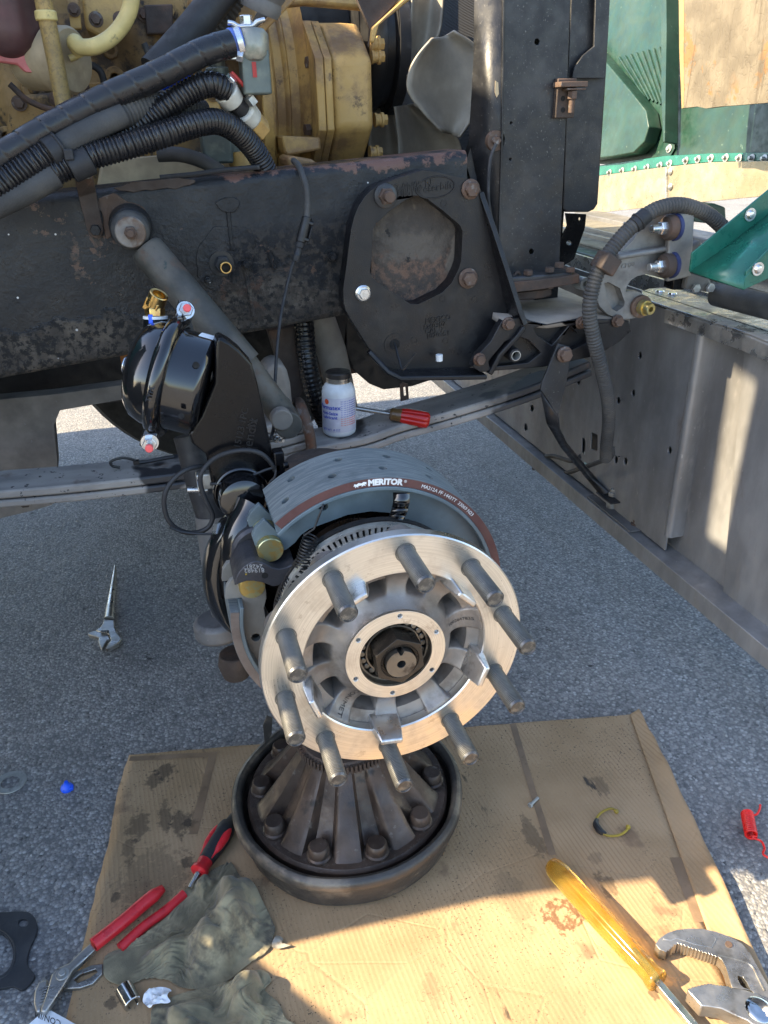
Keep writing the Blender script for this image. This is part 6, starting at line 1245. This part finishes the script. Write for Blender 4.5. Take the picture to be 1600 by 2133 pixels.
# bottom strip with rivets
bot = [(1200, 372), (1250, 366), (1390, 347), (1480, 338), (1600, 335), (1720, 336)]; tp = [(1200, 352), (1250, 345), (1390, 325), (1480, 320), (1600, 318), (1720, 318)]
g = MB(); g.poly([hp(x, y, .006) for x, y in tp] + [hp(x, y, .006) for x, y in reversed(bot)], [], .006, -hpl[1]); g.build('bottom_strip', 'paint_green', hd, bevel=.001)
for x, y in ((1271, 360), (1297, 356), (1323, 353), (1349, 349), (1376, 345), (1396, 341), (1430, 335), (1455, 332), (1482, 330), (1513, 329), (1541, 330), (1567, 330), (1593, 331)):
    q = hp(x, y, .012); g = MB(); g.lathe(q, -hpl[1], [(0, .014), (.005, .013), (.006, .004), (.012, .003), (.012, 0), (0, 0)], 14); g.build('rivet', 'zinc_dull', hd)
AXX = HX - .02
g = MB(); g.poly([px(x, y, X=AXX) for x, y in bot] + [px(1720, 400, X=AXX), px(1600, 408, X=AXX), px(1390, 428, X=AXX), px(1200, 448, X=AXX)], [], .008, (1, 0, 0)); g.build('aluminium_band', 'hood_aluminium', hd, bevel=.001)
g = MB(); g.bar(px(1389, 348, X=AXX - .004), px(1389, 428, X=AXX - .004), .006, .004, (0, 1, 0)); g.build('band_seam', 'zinc', hd)
for y in (357, 389):
    q = px(1397, y, X=AXX - .001); g = MB(); g.lathe(q, (-1, 0, 0), [(0, .008), (.006, .007), (.011, .003), (.011, 0), (0, 0)], 14); g.build('rivet', 'zinc_dull', hd)
zg = px(1300, 440, X=AXX).z
g = MB(); g.box(((AXX + BX) / 2 + .08, 2.0, zg - .10), (AXX - BX - .2, 2.2, .012)); g.build('grille_floor', 'steel_grey_dusty', hd)
g = MB(); nx = 0; xg0, xg1 = BX + .22, AXX - .12
for k in range(110):
    y = 1.35 + .0125 * k; g.box(((xg0 + xg1) / 2, y, zg - .03), (xg1 - xg0, .0045, .006))
for k in range(40): g.box((xg0 + (xg1 - xg0) * k / 39, 2.03, zg - .026), (.0045, 1.38, .005))
tag(g.build('grille_mesh', 'mesh_steel', hd), kind='stuff')
for x in (xg0 + .07, xg0 + .14): g = MB(); g.box((x, 2.03, zg - .018), (.012, 1.38, .012)); g.build('grille_bar', 'mesh_steel', hd, bevel=.001)
g = MB(); g.box((xg1 + .05, 2.03, zg - .02), (.10, 1.5, .02)); g.build('grille_frame', 'steel_grey_dusty', hd, bevel=.003)
g = MB(); g.box((xg0 - .03, 2.0, zg - .05), (.05, 1.5, .03)); g.build('grille_front_bar', 'hood_green', hd, bevel=.003)
g = MB(); P = [px(1420, 430, Y=1.75), px(1490, 424, Y=1.75), px(1512, 432, Y=1.75), px(1514, 470, Y=1.75), px(1445, 462, Y=1.75)]; g.poly(P, [], .05, (0, 1, 0)); g.build('hinge_box', 'hood_green', hd, bevel=.004)
# peeling wooden board leaning in the hood
wdn = thing('wooden_board', 'weathered wooden board with cracked peeling paint in the hood', 'board', px(1500, 215, X=1.45))
W = [px(x, y, X=1.45) for x, y in [(1425, -120), (1760, -120), (1760, 205), (1600, 214), (1540, 219), (1500, 222), (1470, 226), (1452, 222), (1425, 225)]]
g = MB(); g.poly(W, [], .02, (1, 0, 0)); g.build('face', 'wood_peeling', wdn, bevel=.001)
g = MB(); g.poly([px(x, y, X=1.452) for x, y in [(1413, -120), (1424.5, -120), (1424.5, 224), (1420, 226), (1415, 100)]], [], .018, (1, 0, 0)); g.build('sawn_edge', 'wood_edge', wdn)
# ================================================================== bottle and screwdriver on the spring
bo_ = px(707, 900, Y=1.362); bo_.z -= .0015
bt = thing('compound_bottle', 'white plastic bottle with dark lid standing on the leaf spring', 'bottle', bo_)
ba = V((.03, 0, 1)).normalized()
g = MB(); g.lathe(bo_, ba, [(0, 0), (.026, 0), (.0305, .004), (.0315, .008), (.0315, .082), (.030, .09), (.0245, .098), (.0215, .101), (.0215, .11), (0, .11)], 48); g.build('body', 'plastic_white', bt, smooth=60)
g = MB(); g.lathe(bo_, ba, [(0.0214, .102), (.0228, .102), (.0228, .1055), (.0220, .106), (.0228, .1068), (.0228, .110), (.0215, .111)], 48); g.build('lid_rim', 'lid_metal', bt)
g = MB(); g.lathe(bo_, ba, [(.0215, .1105), (.0232, .1108), (.0232, .119), (.022, .1205), (0, .1205)], 40); g.build('lid', 'lid_top', bt)
af = math.atan2(-bo_.y, -bo_.x)           # towards the viewer
def bl(h, a, r=.0318): return bo_ + V((math.cos(a) * r, math.sin(a) * r, 0)) + ba * h
g = MB(); g.grid(lambda i, j: bl(.012 + .066 * j, af - 1.5 + 3.1 * i), 40, 2); lb = g.build('label', 'label_pale', bt)
def bt_text(s, h, a, size, m, bold=0): text('print', s, m, lb, bo_, (1, 0, 0), (0, 0, 1), size, .0001, bend=lambda x, y, z: bl(h + y, a + x / .0318, .0321 + z), bold=bold)
bt_text('Permatex', .060, af - .62, .0115, 'print_blue', .0003); bt_text('Anti-Seize', .049, af - .62, .0085, 'print_blue', .0002); bt_text('Lubricant', .041, af - .62, .0085, 'print_blue', .0002)
bt_text('NET WT. 8 OZ', .017, af - .55, .0058, 'print_blue')
for k in range(12): bt_text('for use on threads and', .072 - k * .0042, af + .62, .0036, 'print_blue' if k < 8 else 'print_red')
g = MB(); g.poly([bl(.071 + .005 * math.sin(t), af - .78 + .005 * math.cos(t) / .0318, .0321) for t in [i * PI / 8 for i in range(16)]], [], .0002, (math.cos(af), math.sin(af), 0)); g.build('round_logo', 'print_red', lb)
sd = thing('screwdriver', 'screwdriver with translucent red handle lying on the leaf spring', 'screwdriver', px(860, 885, Y=1.36))
a, b = px(812, 862, Y=1.338), px(895, 876, Y=1.312); d = (b - a).normalized()
def flute(n, k): return lambda r, h, t: r * (1 - k * max(0, math.cos(n * t)) ** 2)
g = MB(); Lh = (b - a).length; g.lathe(a, d, [(0, Lh * .28), (.0135, Lh * .28), (.0155, Lh * .4), (.016, Lh * .85), (.0145, Lh * .95), (.010, Lh), (0, Lh)], 48, rf=flute(6, .14)); g.build('grip', 'plastic_red_clear', sd, smooth=50)
g = MB(); g.lathe(a, d, [(0, 0), (.009, 0), (.0125, .004), (.012, Lh * .15), (.0135, Lh * .29), (0, Lh * .29)], 32); g.build('collar', 'amber_dark', sd)
g = MB(); g.cyl(a, px(738, 850, Y=1.36), .0042, n=12); g.build('shaft', 'steel_tool', sd)

# ================================================================== tools on the ground
def zoomer(x0, y0, s): return lambda pts, z=0: [px(x0 + a / s, y0 + b / s, Z=z) for a, b in pts]
def slab(mb, pts, t): return mb.poly(pts, [], t, (0, 0, -1))
# spud wrench
Q = zoomer(130, 1130, 7.9); ww = thing('adjustable_wrench', 'steel adjustable spud wrench with tapered handle on the asphalt', 'wrench', gp(225, 1300))
a, b = px(240, 1178, Z=.006), px(227, 1292, Z=.014); g = MB(); d = (b - a); g.lathe(a, d, [(0, 0), (.002, 0), (.0035, d.length * .1), (.0125, d.length), (0, d.length)], 20); g.build('handle', 'steel_tool', ww, smooth=60)
g = MB(); slab(g, Q([(680, 1255), (665, 1330), (625, 1390), (545, 1442), (760, 1500), (800, 1600), (715, 1742), (800, 1712), (920, 1650), (975, 1580), (930, 1520), (890, 1470), (862, 1400), (852, 1280)], .02), .012); g.build('head', 'steel_tool', ww, bevel=.002)
g = MB(); slab(g, Q([(420, 1490), (500, 1452), (560, 1450), (740, 1500), (785, 1590), (735, 1605), (650, 1752), (610, 1690), (595, 1620), (600, 1560), (430, 1510)], .018), .010); g.build('movable_jaw', 'steel_tool', ww, bevel=.0015)
g = MB(); p0, p1 = Q([(640, 1468)], .021)[0], Q([(755, 1470)], .021)[0]; g.cyl(p0, p1, .004, n=12); g.build('knurl_screw', 'dark_metal', ww)
for k in range(4): t = (k + .5) / 4; g = MB(); g.cyl(p0.lerp(p1, t - .06), p0.lerp(p1, t + .06), .0048, n=12); g.build('knurl', 'chrome_tool', ww)
# washer, blue cap, black gasket plate
g = MB(); q = gp(22, 1631); g.lathe(q, (0.03, .02, 1), [(.0165, .0008), (.0285, .0008), (.029, .0015), (.0285, .0028), (.0165, .0028)], 48, close=True); tag(g.build('flat_washer', 'washer_steel'), 'large flat steel washer on the asphalt at the left edge', 'washer')
q = gp(140, 1643); bc = thing('blue_plug', 'small bright blue plastic plug on the asphalt', 'plug', q)
g = MB(); g.lathe(q, (.1, -.1, 1), [(0, 0), (.011, 0), (.0115, .002), (.0105, .006), (.006, .011), (.004, .016), (.0035, .019), (0, .0195)], 20); g.build('cone', 'plastic_blue', bc)
g = MB(); g.box(q + V((.006, -.004, .004)), (.012, .010, .006)); g.build('tab', 'plastic_blue', bc, bevel=.001)
Q = zoomer(0, 1550, 2.2857); g = MB(); o = catmull(Q([(-120, 795), (0, 800), (90, 796), (135, 800), (165, 825), (178, 870), (165, 920), (142, 970), (128, 1030), (140, 1065), (165, 1098), (150, 1130), (105, 1168), (60, 1152), (0, 1162), (-120, 1160)], .006), 3, True)
g.poly(o, [Q([(-30 + 92 * math.cos(t), 1000 + 108 * math.sin(t)) for t in [i * PI / 16 for i in range(32)]], .006), Q([(110 + 25 * math.cos(t), 850 + 20 * math.sin(t)) for t in [i * PI / 8 for i in range(16)]], .006)], .005, (0, 0, -1)); gk = tag(g.build('gasket_plate', 'gasket_black', bevel=.001), 'black flanged gasket plate with round hole at the left edge', 'gasket')
g = MB(); g.tube(Q([(-30 + 104 * math.cos(t), 1000 + 122 * math.sin(t)) for t in [i * PI / 24 for i in range(48)]], .0058), .0014, 6, closed=True); g.build('bead', 'gasket_black', gk)
# red tongue and groove pliers
pl_ = thing('pliers', 'pliers with long red handles lying half under the rag', 'pliers', gp(190, 2000))
def handle(P, r, z0=.02, m='grip_red', nm='handle', fl=.62): g = MB(); g.tube(catmull(P, 6), r, 12, flat=1, rf=None); o = g.build(nm, m, pl_, smooth=80); return o
P = catmull([px(x, y, Z=.022) for x, y in [(340, 1850), (300, 1882), (250, 1925), (195, 1968)]], 6); n = len(P); g = MB(); g.tube(P, [.006 + .0045 * min(1, i / 3) for i in range(n)], 14); g.build('handle', 'grip_red', pl_, smooth=80)
P = catmull([px(x, y, Z=.0145) for x, y in [(384, 1862), (345, 1897), (300, 1930), (250, 1975)]], 6); g = MB(); g.tube(P, .0075, 14); g.build('handle', 'grip_red', pl_, smooth=80)
g = MB(); slab(g, Q([(432, 945), (455, 975), (395, 1030), (345, 1075), (300, 1150), (240, 1240), (215, 1275), (190, 1270), (215, 1200), (235, 1130), (245, 1095), (275, 1065), (330, 1040), (380, 990)], .026), .010); g.build('upper_jaw', 'steel_tool', pl_, bevel=.002)
g = MB(); slab(g, Q([(185, 1130), (228, 1118), (222, 1170), (205, 1215), (192, 1270), (172, 1275), (160, 1230), (163, 1180)], .02), .010); g.build('lower_jaw', 'steel_tool', pl_, bevel=.002)
for k in range(7): t = k / 6; q = Q([(222 - 24 * t, 1165 + 80 * t)], .021)[0]; g = MB(); g.box(q, (.006, .0025, .009)); g.build('tooth', 'steel_tool', pl_)
g = MB(); g.poly(Q([(300, 1165), (350, 1085), (440, 1050), (490, 1045), (488, 1090), (440, 1140), (380, 1160)], .015), [Q([(350, 1120), (380, 1095), (455, 1070), (462, 1085), (430, 1110), (370, 1135)], .015)], .008, (0, 0, -1)); g.build('slotted_arm', 'steel_tool', pl_, bevel=.001)
g = MB(); q = Q([(300, 1098)], .026)[0]; g.cyl(q, q + V((0, 0, .003)), .0095, n=20, ch=.001); g.cyl(q + V((0, 0, .003)), q + V((0, 0, .006)), .005, n=16, ch=.0008); g.build('pivot_bolt', 'zinc_dull', pl_)
# red and black screwdriver
sd2 = thing('screwdriver', 'red and black screwdriver lying on the cardboard beside the drum', 'screwdriver', gp(445, 1760))
a, b = px(486, 1703, Z=.024), px(413, 1818, Z=.024); d = (b - a).normalized(); Lh = (b - a).length
g = MB(); g.lathe(a, d, [(0, -.004), (.008, -.003), (.009, .012), (.0135, .016), (.0165, .03), (.0165, .06), (.0135, Lh * .72), (.0125, Lh * .8), (0, Lh * .8)], 32); g.build('grip', 'rubber_black', sd2, smooth=60)
s_ = d.cross(V((0, 0, 1))).normalized()
for sg in (-1, 1):
    g = MB(); c = a + d * .055 + s_ * .0105 * sg + V((0, 0, .0075)); P = [c - d * .032, c - d * .015, c, c + d * .018, c + d * .034]; g.tube(catmull(P, 4), [.001, .003, .0048, .006, .0068, .0074, .0076, .0076, .0074, .0072, .0068, .006, .0048, .003, .002, .0015, .001][:17], 10); g.build('red_inlay', 'grip_red', sd2, smooth=80)
g = MB(); g.lathe(a, d, [(0, Lh * .78), (.0125, Lh * .78), (.0115, Lh * .9), (.0145, Lh * .93), (.0145, Lh * .985), (.010, Lh), (0, Lh)], 24); g.build('red_collar', 'grip_red', sd2, smooth=50)
g = MB(); g.cyl(b, px(396, 1850, Z=.02), .0045, n=12); g.build('shaft', 'chrome_tool', sd2)
# amber screwdriver
sd3 = thing('screwdriver', 'large screwdriver with translucent amber handle on the sunlit cardboard', 'screwdriver', gp(1260, 1930))
a, b = px(1150, 1802, Z=.030), px(1372, 2046, Z=.030); d = (b - a).normalized(); Lh = (b - a).length
g = MB(); g.lathe(a, d, [(0, -.006), (.006, -.0055), (.012, -.002), (.0155, .006), (.0172, .02), (.0175, Lh * .5), (.0165, Lh * .75), (.0145, Lh * .86), (.0148, Lh * .93), (.0172, Lh * .97), (.0172, Lh * .99), (.0155, Lh), (.0, Lh)], 60, rf=lambda r, h, t: r * (1 - (.07 * max(0, math.cos(6 * t)) ** 3 if .01 < h < Lh * .9 else 0))); g.build('handle', 'plastic_amber', sd3, smooth=60)
g = MB(); e = px(1560, 2275, Z=.022); g.bar(b - d * .05, e, .0105, .0105, (0, .3, 1)); g.build('square_shaft', 'chrome_tool', sd3, bevel=.001)
# big pliers in the lower right corner
Q = zoomer(1330, 1900, 5.926); bp_ = thing('slip_joint_pliers', 'big worn steel slip joint pliers with open toothed jaws', 'pliers', gp(1500, 2050))
def toothed(P, i0, i1, dep, pitch):
    out = []
    for i, p in enumerate(P):
        out.append(p)
        if i0 <= i < i1:
            q = P[i + 1]; L = (q - p).length; n = max(1, int(L / pitch)); e = (q - p) / n; nn = V((-(q - p).y, (q - p).x, 0)).normalized() * dep
            for k in range(n):
                out.append(p + e * (k + .5) + nn)
                if k < n - 1: out.append(p + e * (k + 1))
    return out
U = Q([(210, 395), (255, 325), (350, 260), (480, 215), (640, 200), (800, 206), (960, 240), (1150, 310), (1280, 390), (1370, 490), (1440, 620), (1520, 760), (1600, 900), (1720, 1150), (1720, 1420), (1580, 1200), (1480, 1040), (1390, 962), (1155, 930), (1130, 850), (1080, 680), (1030, 590), (980, 545), (860, 500), (700, 450), (560, 400), (480, 372), (430, 395), (380, 450), (320, 480), (265, 462)], .034)
g = MB(); g.poly(toothed(U, 22, 29, .0022, .0042), [Q([(1222, 778), (1290, 800), (1340, 870), (1388, 968), (1300, 930), (1262, 900), (1245, 860), (1225, 830)], .034)], .020, (0, 0, -1)); g.build('upper_jaw', 'steel_tool', bp_, bevel=.0012)
g = MB(); slab(g, Q([(300, 330), (500, 245), (700, 225), (880, 255), (968, 310), (940, 380), (905, 440), (700, 400), (560, 350), (470, 325), (400, 350)], .0355), .002); g.build('jaw_cheek', 'steel_tool', bp_, bevel=.0006)
g = MB(); q = Q([(1115, 402)], .034)[0]; g.cyl(q, q + V((0, 0, .0015)), .0048, n=16); g.build('stop_pin', 'rust_bolt', bp_)
D = Q([(605, 962), (650, 935), (760, 905), (880, 882), (960, 900), (1080, 912), (1150, 935), (1250, 940), (1350, 965), (1500, 1020), (1620, 1085), (1780, 1220), (1780, 1560), (1560, 1420), (1400, 1380), (1340, 1330), (1180, 1262), (1020, 1185), (860, 1160), (780, 1155)], .046)
g = MB(); g.poly(toothed(D, 0, 6, .0016, .0036), [], .024, (0, 0, -1)); g.build('lower_jaw', 'steel_tool', bp_, bevel=.0015)
g = MB(); q = Q([(1495, 1200)], .046)[0]; g.lathe(q, (0, 0, 1), [(0, .0045), (.006, .0042), (.0115, .002), (.0165, .0018), (.0175, 0), (0, 0)], 32); g.build('pivot', 'chrome_tool', bp_, smooth=60)
g = MB(); g.tube(catmull([p + V((0, 0, .034 - .036)) for p in Q([(990, 520), (1100, 540), (1250, 580), (1400, 650), (1480, 800), (1560, 960)], .036)], 5), .0016, 6); g.build('forged_ridge', 'steel_tool', bp_)
# yellow wire ring, red coil, loose bolt, paper tag, socket, films
Q = zoomer(950, 1600, 2.4615); yw = thing('yellow_wire', 'bent yellow wire with black tape lying on the cardboard', 'wire', Q([(790, 300)])[0])
P = catmull(Q([(828, 228), (800, 207), (760, 218), (728, 245), (715, 280), (735, 320), (775, 345), (830, 345), (868, 325), (885, 300)], .016), 5); g = MB(); g.tube(P, .0022, 8); g.build('strand', 'wire_yellow', yw, smooth=80)
P = catmull(Q([(722, 262), (718, 290), (740, 322), (770, 338)], .016), 5); g = MB(); g.tube(P, [.003 + .003 * math.sin(PI * i / (len(P) - 1)) for i in range(len(P))], 8); g.build('tape', 'wire_black', yw)
for q in Q([(822, 222), (883, 302)], .016): g = MB(); g.ball(q, .0042, 6); g.build('crimp', 'wire_yellow', yw)
P0 = Q([(1560, 188), (1555, 215), (1535, 240)], .012); c0, c1 = Q([(1492, 232)], .012)[0], Q([(1514, 345)], .012)[0]; P1 = Q([(1530, 360), (1565, 375), (1582, 410), (1575, 440), (1610, 465)], .01)
g = MB(); g.tube(catmull(P0 + [c0], 5)[:-1] + helix(c0, c1, .0088, 12, 0, 14) + catmull([c1] + P1, 5)[1:], .0019, 7); tag(g.build('coiled_lead', 'coil_red', smooth=80), 'red plastic coiled lead on the asphalt at the right edge', 'coil')
g = MB(); a, b = px(1106, 1676, Z=.012), px(1121, 1662, Z=.012); g.cyl(a, b, .0028, n=10); g.hexa(a, a - b, .0048, .004); tag(g.build('small_bolt', 'zinc_dull'), 'small loose bolt on the cardboard near its seam', 'bolt')
Q = zoomer(0, 1550, 2.2857); tg = thing('paper_tag', 'white paper tag with handwriting at the bottom left corner', 'tag', Q([(250, 1320)])[0])
g = MB(); g.poly(Q([(195, 1285), (245, 1270), (380, 1345), (330, 1480), (60, 1450), (130, 1340)], .012), [], .0005, (0, 0, 1)); g.build('card', 'paper', tg)
text('handwriting', 'CON/IM', 'wire_black', tg, Q([(228, 1306)], .0128)[0], Q([(205, 1300)], .0128)[0] - Q([(250, 1318)], .0128)[0], Q([(230, 1320)], .0128)[0] - Q([(236, 1280)], .0128)[0], .012, .0002)
g = MB(); a, b = Q([(590, 1160)], .016)[0], Q([(635, 1240)], .016)[0]; g.lathe(a, b - a, [(.008, 0), (.0125, 0), (.0125, (b - a).length), (.008, (b - a).length)], 12, close=True); tag(g.build('steel_socket', 'chrome_tool', bevel=.001), 'shiny wrench socket lying beside the rags', 'socket')
def crumple(name, label, cat, pts, m, z, amp):
    P = [px(x, y, Z=z) for x, y in pts]; c = sum(P, V()) / len(P); O = catmull(P, 4, True); n = len(O)
    def fn(i, j):
        p = c.lerp(O[int(round(i * n)) % n], j); q = p.copy(); q.z = z + amp * (noise.noise(p * 90) + .6 * noise.noise(p * 200)) * (1 - .3 * j) + amp * .8; return q
    g = MB(); g.grid(fn, n, 8); return tag(g.build(name, m, smooth=25), label, cat)
crumple('plastic_film', 'crumpled clear plastic scrap at the right edge of the rag', 'plastic scrap', [(566, 1970), (576, 1952), (590, 1956), (588, 1968), (606, 1972), (575, 1978)], 'plastic_film', .013, .003)
crumple('paper_scrap', 'crumpled white wrapper between the two rags', 'paper scrap', [(298, 2088), (306, 2072), (322, 2064), (340, 2060), (358, 2066), (350, 2080), (356, 2092), (330, 2096), (312, 2104)], 'paper', .014, .007)
# ================================================================== rags
import numpy as np
def rag(label, outline, H, seed, Qf, apex, k, ph0):
    """a cloth sheet larger than its footprint, relaxed with length constraints so it buckles into folds"""
    P = Qf(outline); O = [np.array(p) for p in resample(catmull(P, 8, True) + [P[0]], .002)]; M = len(O); O = np.array(O); c = O.mean(0); n = 84; rs = np.random.RandomState(seed)
    u, v = np.meshgrid(np.linspace(-1, 1, n), np.linspace(-1, 1, n), indexing='ij')
    r = np.maximum(abs(u), abs(v)); th = np.arctan2(v, u); idx = ((th / (2 * np.pi)) * M + ph0 * M).astype(int) % M
    p = c + (O[idx] - c) * r[..., None]; tgt = p.copy()
    area = .5 * abs(np.sum(O[:, 0] * np.roll(O[:, 1], -1) - O[:, 1] * np.roll(O[:, 0], -1))); h = math.sqrt(area * 2.0) / (n - 1)
    zn = np.array([[noise.noise(V((a[0] * 16 + seed, a[1] * 10, seed))) + .7 * noise.noise(V((a[0] * 34, a[1] * 30, seed + 3))) for a in row] for row in p])
    p[..., 2] = .016 + H * np.clip(.5 + 1.7 * zn, .05, 1.7) * (1 - r ** 4)
    fam = [((slice(1, None), slice(None)), (slice(None, -1), slice(None)), h, 1.), ((slice(None), slice(1, None)), (slice(None), slice(None, -1)), h, 1.),
           ((slice(1, None), slice(1, None)), (slice(None, -1), slice(None, -1)), h * 1.414, .6), ((slice(1, None), slice(None, -1)), (slice(None, -1), slice(1, None)), h * 1.414, .6),
           ((slice(3, None), slice(None)), (slice(None, -3), slice(None)), h * 2.9, .10), ((slice(None), slice(3, None)), (slice(None), slice(None, -3)), h * 2.9, .10)]
    for it in range(380):
        acc = np.zeros_like(p); w = np.zeros(p.shape[:2] + (1,))
        for a, b, L, st in fam:
            d = p[a] - p[b]; l = np.linalg.norm(d, axis=-1, keepdims=True) + 1e-9; cor = d * ((l - L) / l) * .5 * st
            acc[a] -= cor; acc[b] += cor; w[a] += 1; w[b] += 1
        p += acc / w * 1.5; p[..., :2] += (tgt[..., :2] - p[..., :2]) * (.004 + .10 * (r > .95)[..., None]); p[..., 2] -= .00004 + .02 * np.maximum(0, p[..., 2] - H * 1.25); p[..., 2] = np.maximum(p[..., 2], .0125 + .0006 * rs.rand(n, n) * (it < 300))
    for it in range(2):
        q = p.copy(); q[1:-1, 1:-1] = .5 * p[1:-1, 1:-1] + .125 * (p[2:, 1:-1] + p[:-2, 1:-1] + p[1:-1, 2:] + p[1:-1, :-2]); p = q
    p[..., 2] = .0125 + (p[..., 2] - .0125) * 1.45
    cz = np.array([[.0055 * max(0, 1 - abs(noise.noise(V((a[0] * 15, a[1] * 9 + a[0] * 6, seed)))) * 9) + .0035 * max(0, 1 - abs(noise.noise(V((a[0] * 30 - a[1] * 14, a[1] * 24, seed + 2)))) * 7) + .002 * noise.noise(V((a[0] * 70, a[1] * 70, seed))) for a in row] for row in p]); p[..., 2] = np.maximum(.0125, p[..., 2] - cz * np.minimum(1, (p[..., 2] - .0125) / .008))
    g = MB(); g.grid(lambda i, j: V(p[int(round(i * (n - 1))), int(round(j * (n - 1)))]), n - 1, n - 1); o = g.build('shop_rag', 'rag_cloth', smooth=180, solid=.0012, weld=False, sub=1); return tag(o, label, 'rag', 'oily shop rags')
rag('larger crumpled olive grey rag lying over the red pliers', [(1085, 568), (1112, 578), (1150, 640), (1220, 700), (1262, 770), (1298, 850), (1310, 890), (1280, 980), (1180, 1050), (1080, 1130), (950, 1168), (860, 1160), (800, 1125), (700, 1118), (600, 1150), (520, 1130), (490, 1085), (505, 1005), (600, 965), (720, 885), (800, 820), (850, 755), (890, 690), (1000, 610)], .052, 2, lambda P: Q(P, .012), None, 0, .1)
rag('smaller crumpled olive grey rag at the bottom edge', [(718, 1300), (740, 1245), (860, 1190), (1000, 1158), (1130, 1118), (1215, 1078), (1270, 1085), (1292, 1130), (1262, 1172), (1330, 1240), (1362, 1310), (1420, 1360), (1300, 1480), (1000, 1520), (740, 1500)], .04, 7, lambda P: Q(P, .012), None, 0, .3)
